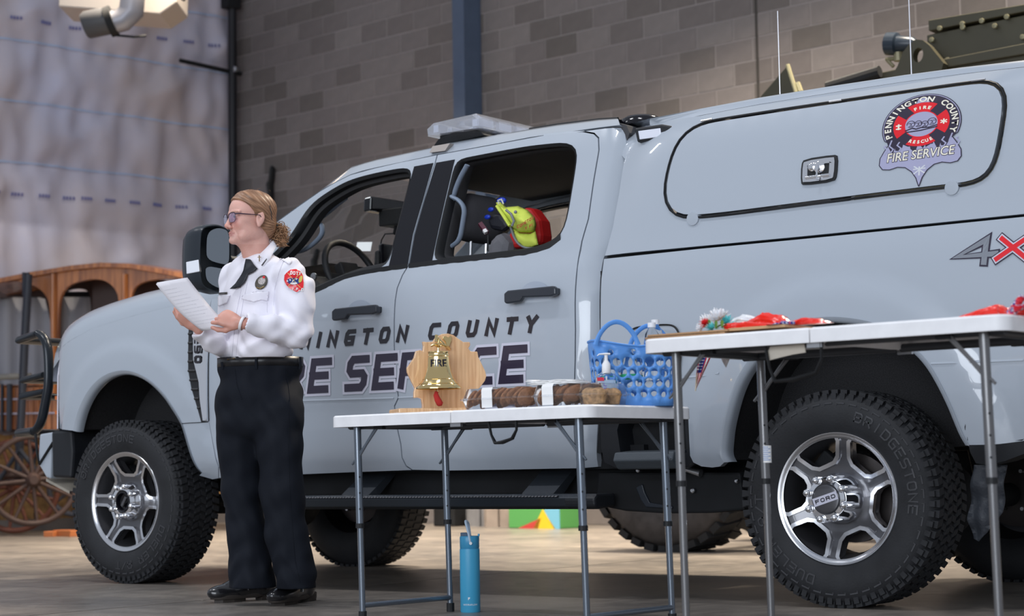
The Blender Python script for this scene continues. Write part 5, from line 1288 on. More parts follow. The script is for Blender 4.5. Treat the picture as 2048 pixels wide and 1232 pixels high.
# ---------------------------------------------------------------- bell on wooden plaque
M['wood'] = mat('pine', (.56, .29, .12), .38, var=.12, vscale=5, coat=.4)
def wood_mat(name, c1, c2, sc=26):
    m = mat(name, c1, .35, coat=.5); nt = m.node_tree; b = nt.nodes['Principled BSDF']
    tc = nt.nodes.new('ShaderNodeTexCoord'); mp = nt.nodes.new('ShaderNodeMapping'); mp.inputs['Scale'].default_value = (1, 1, .06)
    n = nt.nodes.new('ShaderNodeTexNoise'); n.inputs['Scale'].default_value = sc * 4; n.inputs['Detail'].default_value = 4
    r = nt.nodes.new('ShaderNodeValToRGB'); r.color_ramp.elements[0].position = .35; r.color_ramp.elements[0].color = (*c1, 1); r.color_ramp.elements[1].position = .65; r.color_ramp.elements[1].color = (*c2, 1)
    nt.links.new(tc.outputs['Object'], mp.inputs[0]); nt.links.new(mp.outputs[0], n.inputs['Vector']); nt.links.new(n.outputs['Fac'], r.inputs['Fac']); nt.links.new(r.outputs['Color'], b.inputs['Base Color']); return m
M['wood'] = wood_mat('honey oak', (.60, .34, .17), (.76, .50, .28))
M['brass'] = mat('polished brass', (.80, .60, .28), .10, 1.0)
dv = Vector((CAM.x - 3.0, CAM.y + 1.1, 0)).normalized(); sv = Vector((-dv.y, dv.x, 0))      # dv: towards the viewer, sv: to the viewer's right
ZT = .767
bc = T1(.33, .28, ZT)
def fpl(u, v, o): return onPl(u, v, o, dv)
pb = T1(.34, .30, ZT)
bs_ = thing('bell_plaque', 'brass fire bell mounted on a shaped wooden plaque, left on the lower table', 'bell', pb)
yaw = Matrix.Rotation(radians(14), 3, 'Z'); dvb = yaw @ dv; svb = yaw @ sv
def bp(u, v, off=0): return onPl(u, v, pb + dvb * off, dvb)
out = [(845, 822), (845, 808), (843, 797), (836, 795), (828, 796), (828, 785), (830, 776), (823, 762), (815, 745), (814, 736), (820, 728), (828, 716), (832, 702), (840, 700), (846, 702), (847, 692), (845, 683), (853, 684), (866, 683), (872, 674), (884, 668), (896, 667), (907, 670), (918, 678), (927, 684), (940, 684), (941, 690), (937, 697), (942, 703), (955, 703), (957, 714), (965, 730), (971, 743), (973, 752), (970, 762), (960, 775), (950, 785), (938, 800), (930, 822)]
bm = B(); P = [bp(u, v) for u, v in out]; prism(bm, [((p - pb).dot(svb), p.z - ZT) for p in P], lambda a, b: pb + svb * a + Vector((0, 0, max(b, .002))), dvb * -.018)
obj('backboard', bm, M['wood'], bs_, bevel=.003)
bm = B(); a, b_ = bp(796, 818, .12), bp(955, 812, .12); L = (b_ - a).length
cc = pb + svb * ((a - pb).dot(svb) + L / 2) + dvb * .05 + Vector((0, 0, .010)); R3 = Matrix(((svb.x, -dvb.x, 0), (svb.y, -dvb.y, 0), (0, 0, 1)))
box(bm, cc, (L, .17, .018), R3); obj('base_board', bm, M['wood'], bs_, bevel=.004)
Bc = bp(877, 740, .085); mpp = 1 / (F / (Bc - CAM).dot(CF))
prof = [(16, -36), (20, -37), (21.5, -35), (20.5, -33), (21.5, -30), (22, -20), (23, -8), (26, 4), (30, 15), (35, 23), (41, 30), (45.5, 35), (45.5, 38), (43, 37)]
zb = bp(877, 775, .085).z
bm = B(); lathe(bm, [(r * mpp, Bc.z - y * mpp - (Bc.z)) for r, y in [(r, y + 0) for r, y in prof]], Vector((Bc.x, Bc.y, bp(877, 740, .085).z)), 'z', 48, caps=False)
# close the crown
lathe(bm, [(0, 38 * mpp), (10 * mpp, 38 * mpp), (16 * mpp, 36 * mpp)], Vector((Bc.x, Bc.y, Bc.z)), 'z', 48, caps=False)
bl = obj('bell', bm, M['brass'], bs_, smooth=50); so = bl.modifiers.new('s', 'SOLIDIFY'); so.thickness = .002; so.offset = -1
for v0, w in ((-27, .6), (19, .5), (28, .4)):
    bm = B(); r = interp(v0, [(p[1], p[0]) for p in sorted(prof, key=lambda q: q[1])]); lathe(bm, [(r * mpp, .0015), (r * mpp + .0016, 0), (r * mpp, -.0015)], Vector((Bc.x, Bc.y, Bc.z - v0 * mpp)), 'z', 40, caps=False); obj('bell_ring', bm, M['brass'], bl, smooth=60)
def bell_txt(x, y):
    r = 23.0 * mpp; th = x / r; return Vector((Bc.x, Bc.y, Bc.z)) + (sv * sin(th) + dv * cos(th)) * (r + .0012) + Vector((0, 0, .010 + y))
text_mesh('FIRE', .040, bell_txt, M['dec_black'], 'bell_lettering', bl, bold=.0008, sx=.9)
up = Vector((0, 0, 1))
q = [bp(877, 705, .085), bp(876, 690, .083), bp(878, 678, .08)]
bm = B(); tube(bm, q, [.006, .004, .005], 10); lathe(bm, [(0, -.004), (.012, -.004), (.014, 0), (.010, .004), (0, .006)], bp(877, 692, .085), 'z', 14); obj('bell_yoke', bm, M['brass'], bs_, smooth=50)
bm = B(); tube(bm, [bp(u, v, o) for u, v, o in ((862, 692, .085), (872, 688, .085), (884, 689, .085), (893, 692, .085))], .0045, 8); obj('swing_arm', bm, M['brass'], bs_, smooth=50)
bm = B(); tube(bm, [bp(u, v, o) for u, v, o in ((873, 674, .075), (880, 682, .06), (892, 692, .03), (899, 698, .002))], [.005, .006, .006, .006], 10); tube(bm, [bp(873, 670, .08), bp(872, 684, .085)], .006, 10); obj('bracket', bm, M['brass'], bs_, smooth=50)
hrt = [(891, 684), (885, 677), (887, 673), (892, 672), (897, 675), (901, 671), (904, 675), (903, 683), (898, 695), (894, 699)]
bm = B(); P = [bp(u, v, .012) for u, v in hrt]; prism(bm, [((p - pb).dot(svb), p.z) for p in P], lambda a, b: pb + svb * a + dvb * .012 + Vector((0, 0, b - pb.z)), dvb * -.012); obj('wall_mount', bm, M['brass'], bs_, bevel=.002)
bm = B(); tube(bm, [bp(875, 772, .085), bp(874, 782, .085)], .003, 8); tube(bm, [bp(874, 782, .085) + Vector((0, 0, 0)) + svb * .006 * cos(t) + up * (.006 * sin(t) - .006) for t in np.linspace(0, 2 * pi, 10, endpoint=False)], .0015, 6, closed=True); obj('clapper', bm, M['brass'], bs_)
bm = B(); tube(bm, [bp(u, v, .088) for u, v in ((873, 783), (872, 790), (875, 799), (880, 808), (881, 812))], [.006, .010, .012, .013, .006], 12); rp = obj('bell_rope', bm, mat('red cord', (.55, .035, .03), .8, bump=.6, bscale=400), bs_, smooth=60)

# ---------------------------------------------------------------- cookie trays
M['cookie'] = mat('baked cookie', (.30, .13, .055), .8, var=.3, vscale=60, bump=.5, bscale=200)
M['pet'] = mat('thin clear tray', (.97, .98, 1.0), .08, ior=1.12, trans=.97)
def tray(u0, v0, u1, v1, b_off, label, nm_lab=True, muff=False):
    org = T1(.0, b_off, ZT); P0 = onPl(u0, v0, org, Vector((-Vector((t1e[1], -t1e[0], 0)).x, -Vector((t1e[1], -t1e[0], 0)).y, 0))); 
    n_ = Vector((t1e[1], -t1e[0], 0)).normalized(); P0 = onPl(u0, v0, org, n_); P1 = onPl(u1, v1, org, n_)
    e1 = Vector((t1e[0], t1e[1], 0)).normalized(); e2 = Vector((-e1.y, e1.x, 0)); L = (P1 - P0).dot(e1); base = Vector((P0.x, P0.y, ZT + .002))
    t = thing('cookie_tray', label, 'food tray', base + e1 * L / 2 + e2 * .09)
    def Q(a, b, z): return base + e1 * a + e2 * b + Vector((0, 0, z))
    W_ = .19; H_ = .074
    for z0, z1, k0, k1, nm in ((0, H_ * .48, .92, 1.0, 'tray_base'), (H_ * .50, H_, 1.0, .90, 'tray_lid')):
        bm = B(); rows = []; n = 64
        for z, k in ((z0, k0), (z1, k1)):
            row = []
            for i in range(n):
                q = 2 * pi * i / n; rib = 1 + (.008 if i % 2 else 0)
                cx = np.sign(cos(q)) * abs(cos(q)) ** .3; cy = np.sign(sin(q)) * abs(sin(q)) ** .3
                row.append(Q(L / 2 + cx * L / 2 * k * rib, W_ / 2 + cy * W_ / 2 * k * rib, z))
            rows.append(row)
        loft(bm, rows, closed=True); bm.verts.ensure_lookup_table(); bm.faces.new([bm.verts[i] for i in (range(64) if nm == 'tray_base' else range(64, 128))])
        obj(nm, bm, M['pet'], t, smooth=30)
    bm = B(); rim = [Q(L / 2 + np.sign(cos(q)) * abs(cos(q)) ** .3 * (L / 2 + .006), W_ / 2 + np.sign(sin(q)) * abs(sin(q)) ** .3 * (W_ / 2 + .006), H_ * .49) for q in np.linspace(0, 2 * pi, 48, endpoint=False)]; tube(bm, rim, .0028, 5, closed=True); obj('tray_rim', bm, M['pet'], t)
    return t, Q, L
ORD = ['first', 'second', 'third', 'fourth', 'fifth', 'sixth', 'seventh', 'eighth', 'ninth', 'tenth']
def cookies(Q, L, tr_lab, n0, grp, n=9, muff=False):
    cm = B(); lathe(cm, [(0, .0), (.030, .001), (.036, .005), (.034, .010), (.02, .0135), (0, .014)], (0, 0, 0), 'z', 20); me = bpy.data.meshes.new('cookie'); cm.to_mesh(me); cm.free(); me.materials.append(M['cookie']); me.polygons.foreach_set('use_smooth', [True] * len(me.polygons))
    for row in (0, 1):
        for i in range(n):
            a = .035 + (L - .07) * i / (n - 1); c = Q(a, .052 + .085 * row, .036 + .004 * (i % 3))
            o = link(bpy.data.objects.new('cookie', me)); o.location = c; o.rotation_euler = (random.uniform(-.15, .15), radians(-62 + 8 * (i % 3)) + (.0), random.uniform(-.2, .2)); o['label'] = ORD[i] + ' cookie from the left in the ' + ('front', 'rear')[row] + ' row of the ' + tr_lab; o['category'] = 'cookie'; o['group'] = grp
            s = random.uniform(.88, 1.0); o.scale = (s, s, 1)
ta, Qa, La = tray(917, 815, 1050, 809, .05, 'clear plastic cookie tray nearest the bell on the lower table')
cookies(Qa, La, 'tray nearest the bell', 0, 'cookies in the left tray', 10)
tb_, Qb, Lb = tray(1060, 809, 1148, 806, .05, 'clear plastic cookie tray in the middle of the row, with folded napkins on its lid')
cookies(Qb, Lb, 'middle tray', 0, 'cookies in the middle tray', 8)
tc_, Qc, Lc = tray(1153, 806, 1190, 804, .07, 'small clear tray of pale muffins beside the hand sanitizer')
for i in range(2):
    for j in range(2):
        bm = B(); c = Qc(.022 + (Lc - .045) * i, .05 + .08 * j, .003); lathe(bm, [(.0, 0), (.020, 0), (.026, .025), (.030, .032), (.025, .045), (.012, .054), (0, .056)], c, 'z', 16)
        tag(obj('muffin', bm, mat('muffin', (.42, .25, .12), .8, var=.45, vscale=70) if 'muffin' not in bpy.data.materials else bpy.data.materials['muffin'], smooth=60), ('left', 'right')[i] + ' muffin of the ' + ('front', 'rear')[j] + ' pair in the small clear tray', 'muffin', 'muffins in the small tray')
for (Q, L, x) in ((Qa, La, .42), (Qb, Lb, .38)):
    bm = B(); w = .05; P = [(-.003, .004), (-.004, .034), (.004, .066), (.01, .0765), (.06, .0775)]
    loft(bm, [[Q(L * x + s_ + (.008 if z < .05 else 0), y, z) for s_ in (-w / 2, w / 2)] for y, z in P]); o = obj('paper_label', bm, M['white'], ta if Q is Qa else tb_); so = o.modifiers.new('s', 'SOLIDIFY'); so.thickness = .0006
# napkins
np0 = Qb(-.02, .06, .0785)
nk = thing('napkin_stack', 'stack of white paper napkins lying on the cookie tray lid', 'napkins', np0)
for k in range(5):
    bm = B(); n = 12; rows = []
    for j in range(5):
        rows.append([Qb(-.015 + .185 * i / n - .006 * k + .008 * sin(j), .02 + .12 * j / 4, .0790 + .0030 * k + .0009 * sin(i * 1.3 + k * 2 + j) + (.010 * (1 - i / 3) if i < 3 and k % 2 else 0) * .8) for i in range(n + 1)])
    loft(bm, rows); o = obj('napkin', bm, M['white'], nk, smooth=60); so = o.modifiers.new('s', 'SOLIDIFY'); so.thickness = .0028

# ---------------------------------------------------------------- hand sanitizer
def rprism(bm, c, w, d, zs, ks, n=24, pw=.45):
    rows = [[c + sv * (np.sign(cos(q)) * abs(cos(q)) ** pw * w / 2 * k) + dv * (np.sign(sin(q)) * abs(sin(q)) ** pw * d / 2 * k) + Vector((0, 0, z)) for q in np.linspace(0, 2 * pi, n, endpoint=False)] for z, k in zip(zs, ks)]
    loft(bm, rows, closed=True); bm.verts.ensure_lookup_table(); N = len(bm.verts); bm.faces.new([bm.verts[i] for i in range(N - len(rows) * n, N - len(rows) * n + n)][::-1]); bm.faces.new([bm.verts[i] for i in range(N - n, N)])
nT = Vector((t1e[1], -t1e[0], 0)).normalized()
pl0 = T1(0, .05, ZT); Pl, Pr = onPl(1192, 800, pl0, dv), onPl(1236, 800, pl0, dv)
sc_ = onPl(1214, 800, T1(1.02, .06, ZT), dv); sc_.z = ZT; ms = (sc_ - CAM).dot(CF) / F
sa = thing('hand_sanitizer', 'clear pump bottle of hand sanitizer in front of the blue basket', 'bottle', sc_)
bm = B(); rprism(bm, sc_, 43 * ms, .04, (0.001, .004, 58 * ms, 64 * ms, 68 * ms), (.93, 1, 1, .82, .35)); obj('bottle_body', bm, M['clear'], sa, smooth=60)
bm = B(); rprism(bm, sc_, 37 * ms, .034, (0.006, 52 * ms), (1, 1)); obj('gel', bm, mat('sanitizer gel', (.70, .85, 1.0), .05, trans=.6, ior=1.25), sa, smooth=60)
zt_ = ZT + 66 * ms
bm = B(); lathe(bm, [(.0, 0), (8 * ms, 0), (9 * ms, 3 * ms), (8.5 * ms, 18 * ms), (6 * ms, 22 * ms), (3.5 * ms, 26 * ms), (3.5 * ms, 36 * ms), (0, 37 * ms)], Vector((sc_.x, sc_.y, zt_)), 'z', 20); obj('pump_collar', bm, M['white_plastic'], sa, smooth=40)
bm = B(); zz = zt_ + 38 * ms; tube(bm, [sc_ * 1 + Vector((0, 0, zz - sc_.z)) + sv * 8 * ms, sc_ + Vector((0, 0, zz - sc_.z + .001)), sc_ + Vector((0, 0, zz - sc_.z)) - sv * 14 * ms, sc_ + Vector((0, 0, zz - sc_.z - 3 * ms)) - sv * 18 * ms], [.0075, .008, .005, .003], 10, flat=.5); obj('pump_head', bm, M['white_plastic'], sa, smooth=50)
bm = B(); tube(bm, [sc_ + Vector((0, 0, .008)), sc_ + Vector((0, 0, 60 * ms))], .003, 8); obj('dip_tube', bm, M['white_plastic'], sa)
def stick(w0, w1, z0, z1, m, nm):
    bm = B(); loft(bm, [[sc_ + sv * a * ms + dv * .0208 + Vector((0, 0, z * ms)) for a in (w0, w1)] for z in (z0, z1)]); obj(nm, bm, m, sa)
stick(-20, -6, 50, 57, mat('label red', (.62, .02, .06), .4), 'label_band')
bm = B(); word(bm, 'GEL', 0, 0, 6 * ms, 7 * ms, 8 * ms, 1.6 * ms, lambda x, z: sc_ + sv * (-13 * ms + z) + dv * .0210 + Vector((0, 0, 22 * ms + x))); obj('label_lettering', bm, mat('label violet', (.12, .05, .40), .4), sa)['kind'] = 'stuff'
stick(-18, -8, 6, 18, mat('label blue', (.10, .35, .75), .4), 'label_patch')

# ---------------------------------------------------------------- blue basket with holes, bottles inside
M['blue'] = mat('blue polythene', (.10, .29, .70), .38, spec=.5)
bw = onPl(1268, 800, T1(1.08, .30, ZT), dv); bw.z = ZT; mb = (bw - CAM).dot(CF) / F
bk = thing('basket', 'blue plastic basket with round holes and loop handles, holding water bottles', 'basket', bw)
rx0, rx1, ry0, ry1 = 78 * mb, 88 * mb, .085, .10
yb = Matrix.Rotation(radians(8), 3, 'Z'); svk = yb @ sv; dvk = yb @ dv
HB = 118 * mb
def bpt(q, z):
    t = min(1, z / HB); rx = rx0 + (rx1 - rx0) * t; ry = ry0 + (ry1 - ry0) * t; e = .55
    return bw + svk * (np.sign(cos(q)) * abs(cos(q)) ** e * rx) + dvk * (np.sign(sin(q)) * abs(sin(q)) ** e * ry) + Vector((0, 0, z))
# arc-length param so that holes stay round
qs = np.linspace(0, 2 * pi, 721); cum = [0]
for a, b in zip(qs, qs[1:]): cum.append(cum[-1] + (bpt(a, HB / 2) - bpt(b, HB / 2)).length)
PER = cum[-1]
def qa(s): return float(np.interp(s % PER, cum, qs))
def rimz(s):
    # rim rises towards both handles (long sides at q = pi/2 viewer side centre? handles on the ends of the front wall)
    q = qa(s); P = bpt(q, HB) - bw; x = P.dot(svk) / rx1
    return HB * (1.0 + .12 * (abs(x) ** 1.5) - .0)
bm = B(); holes = []; cell = PER / 22
rows_h = [(.22, .014), (.40, .0165), (.58, .016), (.76, .0175), (.93, .013)]
for r_, (zf_, rad) in enumerate(rows_h):
    for c_ in range(22):
        rd = rad * (1.0 if (c_ + r_) % 2 else .78); cx_ = (c_ + .5 * (r_ % 2)) * cell + .004
        if zf_ * HB + rd > HB * .99: continue
        holes.append([(cx_ + rd * cos(t), zf_ * HB * .97 + rd * 1.05 * sin(t)) for t in np.linspace(0, 2 * pi, 14, endpoint=False)])
S_ = 13 * 1.0
outl = [(0.0005 + i * PER / 80, 0) for i in range(81)]; outl[-1] = (PER - .0005, 0)
outl += [(PER - .0005 - i * (PER - .001) / 80, rimz(PER - i * PER / 80)) for i in range(81)]
hs = []
for h in holes:
    if min(p[0] for p in h) > .003 and max(p[0] for p in h) < PER - .003: hs.append(h)
sheet(bm, outl, hs, lambda s_, z: bpt(qa(s_), z), .02)
o = obj('basket_wall', bm, M['blue'], bk, smooth=60); so = o.modifiers.new('s', 'SOLIDIFY'); so.thickness = .0028; so.offset = -1
bm = B(); bm.faces.new([bm.verts.new(bpt(q, .003)) for q in np.linspace(0, 2 * pi, 48, endpoint=False)]); o = obj('basket_floor', bm, M['blue'], bk)
bm = B(); tube(bm, [bpt(q, HB * 1.0 + 0 * q) + Vector((0, 0, HB * .12 * abs(((bpt(q, HB) - bw).dot(svk)) / rx1) ** 1.5)) for q in np.linspace(0, 2 * pi, 60, endpoint=False)], .004, 7, closed=True); obj('basket_rim', bm, M['blue'], bk, smooth=60)
for sgn in (-1, 1):      # loop handles rise from the two ends
    cx_ = sgn * rx1 * .52; rx_h, rz_h = 34 * mb, 46 * mb
    for dd in (.55,):
        bm = B(); P = []
        for t in np.linspace(0, pi, 17):
            P.append(bw + svk * (cx_ + cos(t) * rx_h * (1.0 + .25 * (1 - sin(t)))) + dvk * (ry1 * (.97 if sgn < 0 else -.75)) + Vector((0, 0, HB * (1.02) + sin(t) * rz_h)))
        tube(bm, P, [.011] + [.0085] * 15 + [.011], 10, flat=.45, up=(dv.x, dv.y, 0)); obj('handle', bm, M['blue'], bk, smooth=60)
def bottle(c, k, label, grp):
    t = thing('water_bottle', label, 'bottle', c, grp)
    bm = B(); lathe(bm, [(0, .002), (.028, .0), (.031, .01), (.029, .05), (.031, .07), (.030, .13), (.024, .165), (.0125, .185), (.0125, .195), (0, .195)], c, 'z', 20); obj('bottle_body', bm, M['clear'], t, smooth=60)
    bm = B(); lathe(bm, [(.0, .188), (.0145, .188), (.0145, .205), (.0, .206)], c, 'z', 18); obj('cap', bm, M['white_plastic'], t, smooth=40)
    bm = B(); lathe(bm, [(.0316, .088), (.0316, .102)], c, 'z', 20, caps=False); obj('wrap', bm, mat('label green', (.05, .5, .22), .4) if 'label green' not in bpy.data.materials else bpy.data.materials['label green'], t, smooth=60)
    return t
bi = 0
for a, b, z, l_ in ((-.092, .03, .012, 'leftmost bottle of the front row'), (-.022, .035, .012, 'second bottle of the front row'), (-.060, -.04, .012, 'left bottle of the rear row'), (.012, -.04, .012, 'second bottle of the rear row')):
    bottle(bw + svk * a + dvk * b + Vector((0, 0, z)), 0, l_ + ' standing deep inside the blue basket', 'water bottles inside the blue basket')
c = bw + svk * (37 * mb) + dvk * .02 + Vector((0, 0, .092)); bottle(c, 0, 'left of the two white-capped bottles rising above the basket rim', None)
c = bw + svk * (54 * mb) - dvk * .045 + Vector((0, 0, .108)); bottle(c, 0, 'right of the two white-capped bottles rising above the basket rim', None)

# ---------------------------------------------------------------- steel water bottle on the floor
wb = onZ(941, 1224); mw = (wb - CAM).dot(CF) / F
wt = thing('drinking_flask', 'blue metal drinking flask with raised carry loop on the floor under the table', 'bottle', wb)
M['flask'] = mat('teal blue powder coat', (.055, .34, .56), .42, bump=.03, bscale=900)
bm = B(); R_ = 20 * mw; lathe(bm, [(0, .001), (R_ * .95, .0), (R_, .004), (R_, 123 * mw), (R_ * .985, 125 * mw)], wb, 'z', 40); obj('flask_body', bm, M['flask'], wt, smooth=50)
bm = B(); lathe(bm, [(R_ * .97, 125 * mw), (R_ * .97, 126.5 * mw), (R_ * .93, 127 * mw), (R_ * .97, 128 * mw), (R_ * .98, 148 * mw), (R_ * .92, 151 * mw), (0, 152 * mw)], wb, 'z', 40); ld = obj('lid', bm, mat('lid blue', (.045, .27, .47), .35), wt, smooth=40)
bm = B(); prism(bm, [(-R_ * .9, 150 * mw), (-R_ * .9, 158 * mw), (-R_ * .25, 158 * mw), (-R_ * .1, 150 * mw)], lambda a, b: wb + sv * a + Vector((0, 0, b)) + dv * .012, dv * -.024); obj('spout_cover', bm, mat('slate', (.06, .10, .16), .4), ld, bevel=.002)
bm = B(); tube(bm, [wb + sv * R_ * .9 + Vector((0, 0, 150 * mw)), wb + sv * R_ * .95 + Vector((0, 0, 155 * mw))], .004, 8); obj('spout', bm, M['flask'], ld)
bm = B(); P = [wb + sv * (x * mw) + dv * y * mw + Vector((0, 0, z * mw)) for x, y, z in ((2, 18, 136), (0, 18, 150), (-4, 12, 168), (-7, 5, 178), (-6, -2, 181), (-2, -8, 178), (0, -16, 165), (2, -18, 150), (2, -18, 136))]
tube(bm, [Vector(p) for p in chaikin([tuple(p) for p in P], False, 2)], .0075, 10, flat=.55); obj('carry_loop', bm, mat('pale blue loop', (.45, .56, .68), .4), ld, smooth=60)
bm = B(); c = wb + sv * 2 * mw + dv * 20 * mw + Vector((0, 0, 137 * mw)); tube(bm, [c - dv * .004, c + dv * .003], .006, 12); obj('rivet', bm, M['steel'], ld)
def ft(x, y):
    th = x / R_; return wb + (sv * sin(th) + dv * cos(th)) * (R_ + .0007) + Vector((0, 0, 14 * mw + y))
text_mesh('HYDRAFLOW', .0095, ft, M['white'], 'flask_lettering', wt)
bm = B(); word(bm, 'HF', -.009, .022, .0075, .010, .0095, .0026, ft); obj('flask_logo', bm, M['white'], wt)['kind'] = 'stuff'

# ---------------------------------------------------------------- taller table: cardboard, flowers, wrapped bouquets
Z2 = .951
M['card'] = mat('cardboard', (.40, .235, .12), .8, var=.08, vscale=30)
def q2(u, v, b): return onPl(u, v, T2(0, b, Z2), Vector((t2e[1], -t2e[0], 0)).normalized())
e1 = Vector((t2e[0], t2e[1], 0)).normalized(); e2 = Vector((-e1.y, e1.x, 0)); R2 = Matrix(((e1.x, e2.x, 0), (e1.y, e2.y, 0), (0, 0, 1)))
def a2(u, v, b): P = q2(u, v, b); return (P - T2(0, 0, 0)).dot(e1)
ca_, cb_ = a2(1296, 672, .04), a2(1450, 660, .04)
cd = thing('cardboard_sheet', 'brown cardboard sheet lying flat at the left end of the taller table', 'cardboard', T2((ca_ + cb_) / 2, .2, Z2))
for k in (0, 1):
    bm = B(); box(bm, T2((ca_ + cb_) / 2 + .01 * k, .20, Z2 + .0035 + .0075 * k), (cb_ - ca_ + .01, .34, .006), R2, None); obj('sheet', bm, M['card'], cd, bevel=.001)
bm = B()
for i in range(34): box(bm, T2(ca_ + .008 + (cb_ - ca_ - .015) * i / 34, .0285, Z2 + .0072), (.006, .002, .003), R2)
obj('flutes', bm, mat('dark card', (.16, .09, .045), .9), cd)['kind'] = 'stuff'
c5, d5 = a2(1450, 660, .04), a2(1600, 655, .04)
bm = B(); box(bm, T2((c5 + d5) / 2 - .02, .17, Z2 + .013), (.20, .26, .008), R2, None); o = obj('folder', bm, mat('tan board', (.50, .30, .15), .6))
tag(o, 'tan backing board edge under the red wrapped bouquet', 'board')
# flowers
Pf = q2(1432, 652, .16)
def pt2(u, v, b): return q2(u, v, b)
fw_ = thing('flower_bunch', 'bunch of white and aqua chrysanthemums with one red carnation on the cardboard', 'flowers', Vector((Pf.x, Pf.y, Z2 + .017)))
MW = mat('white petal', (.82, .84, .88), .6); MA = mat('aqua petal', (.12, .62, .66), .6); MR = mat('carnation red', (.70, .015, .02), .6); MG_ = mat('leaf green', (.16, .30, .06), .6)
def petal(bm, c, d, L, w):
    d = d.normalized(); x, y = frame_of(d); P = []
    for t, k in ((0, .35), (.4, .8), (.75, 1), (1, .25)):
        b_ = c + d * L * t + y * (L * .12 * t * t); P.append([b_ - x * w * k / 2, b_ + y * w * .15 * k, b_ + x * w * k / 2])
    loft(bm, P)
def mum(c, r, n, m, axis, nm='blossom'):
    bm = B(); ax = axis.normalized(); x, y = frame_of(ax)
    for i in range(n):
        th = 2.399 * i; el = .15 + 1.25 * (i / n); d = ax * sin(pi / 2 - el + .1) + (x * cos(th) + y * sin(th)) * sin(el)
        petal(bm, c, d, r * random.uniform(.75, 1.05), r * .24)
    f = obj(nm, bm, m, fw_, smooth=60); so = f.modifiers.new('s', 'SOLIDIFY'); so.thickness = .0006; return f
mum(pt2(1436, 642, .14), 0.043, 46, MW, Vector((-.1, -.6, 1))); mum(pt2(1418, 648, .20), 0.038, 36, MW, Vector((-.8, -.3, .6))); mum(pt2(1452, 648, .18), 0.032, 30, MA, Vector((.5, -.5, .7))); mum(pt2(1405, 657, .10), 0.023, 26, MW, Vector((-1, -.4, .2))); mum(pt2(1425, 658, .08), 0.026, 26, MA, Vector((-.2, -1, .3))); mum(pt2(1443, 636, .20), 0.032, 26, MW, Vector((.2, -.2, 1))); mum(pt2(1466, 655, .12), 0.023, 22, MA, Vector((.8, -.7, .3)))
mum(pt2(1411, 649, .07), 0.022, 40, MR, Vector((-.2, -1, .5)), 'carnation')
for u, v in ((1418, 654), (1432, 656), (1444, 655)):
    bm = B(); c = pt2(u, v, .08)
    for k in range(5): petal(bm, c, Vector((cos(k * 1.3), -.4, sin(k * 1.3) * .6 + .3)), .024, .011)
    o = obj('leaf', bm, MG_, fw_, smooth=60)
bm = B(); tube(bm, [pt2(1450, 655, .12), pt2(1500, 658, .12)], .006, 8); obj('stems', bm, MG_, fw_)
# small flag hanging behind the table edge
nA = dv; fo = T1(1.1, .0, 0)
fl_o = T2(.14, .585, .9)
def ff(u, v, o=0): return onPl(u, v, fl_o + dv * o, dv)
fg = thing('small_flag', 'small hand-held stars and stripes flag hanging below the taller table', 'flag', ff(1408, 748))
bm = B(); 
quad = [(1398, 712), (1423, 712), (1406, 756), (1390, 781)]
def fq(a, b, o=0):      # a across 0..1, b down 0..1
    l = (1396 + (1390 - 1396) * b, 712 + (779 - 712) * b); r = (1423 + (1392 - 1423) * b, 712 + (779 - 712) * b)
    return ff(l[0] + (r[0] - l[0]) * a, l[1] + (r[1] - l[1]) * a, o + .006 * sin(a * 9 + b * 3))
for k in range(7):
    bm = B(); loft(bm, [[fq((k + e) / 7, b) for b in np.linspace(0, 1, 12)] for e in (0, 1)]); obj('stripe', bm, M['dec_red'] if k % 2 == 0 else M['white'], fg, smooth=60)
bm = B(); loft(bm, [[fq(e, b, .001) for b in np.linspace(0, .5, 8)] for e in (0, .2, .45, .62)]); cn = obj('canton', bm, mat('flag blue', (.02, .04, .25), .6), fg, smooth=60)
bm = B()
for i in range(4):
    for j in range(5):
        c = fq(.08 + .14 * i + .07 * (j % 2) * .5, .04 + .09 * j, .003); bmesh.ops.create_circle(bm, cap_ends=True, segments=5, radius=.0022, matrix=Matrix.Translation(c) @ dv.to_track_quat('Z', 'Y').to_matrix().to_4x4())
obj('star', bm, M['white'], fg)['kind'] = 'stuff'
bm = B(); tube(bm, [ff(1398, 686, .002), ff(1391, 782, .002)], .002, 6); obj('flag_stick', bm, mat('pale stick', (.6, .5, .35), .6), fg)
tg = [ff(1440, 712), ff(1462, 712), ff(1452, 736), ff(1444, 722)]
bm = B(); f_ = bm.faces.new([bm.verts.new(p) for p in tg]); r = bmesh.ops.extrude_face_region(bm, geom=[f_]); bmesh.ops.translate(bm, vec=dv * .002, verts=[v for v in r['geom'] if isinstance(v, bmesh.types.BMVert)])
tag(obj('printed_card', bm, mat('speckled card', (.75, .72, .74), .6, var=.3, vscale=90)), 'white card corner hanging below the taller table beside the small flag', 'card')
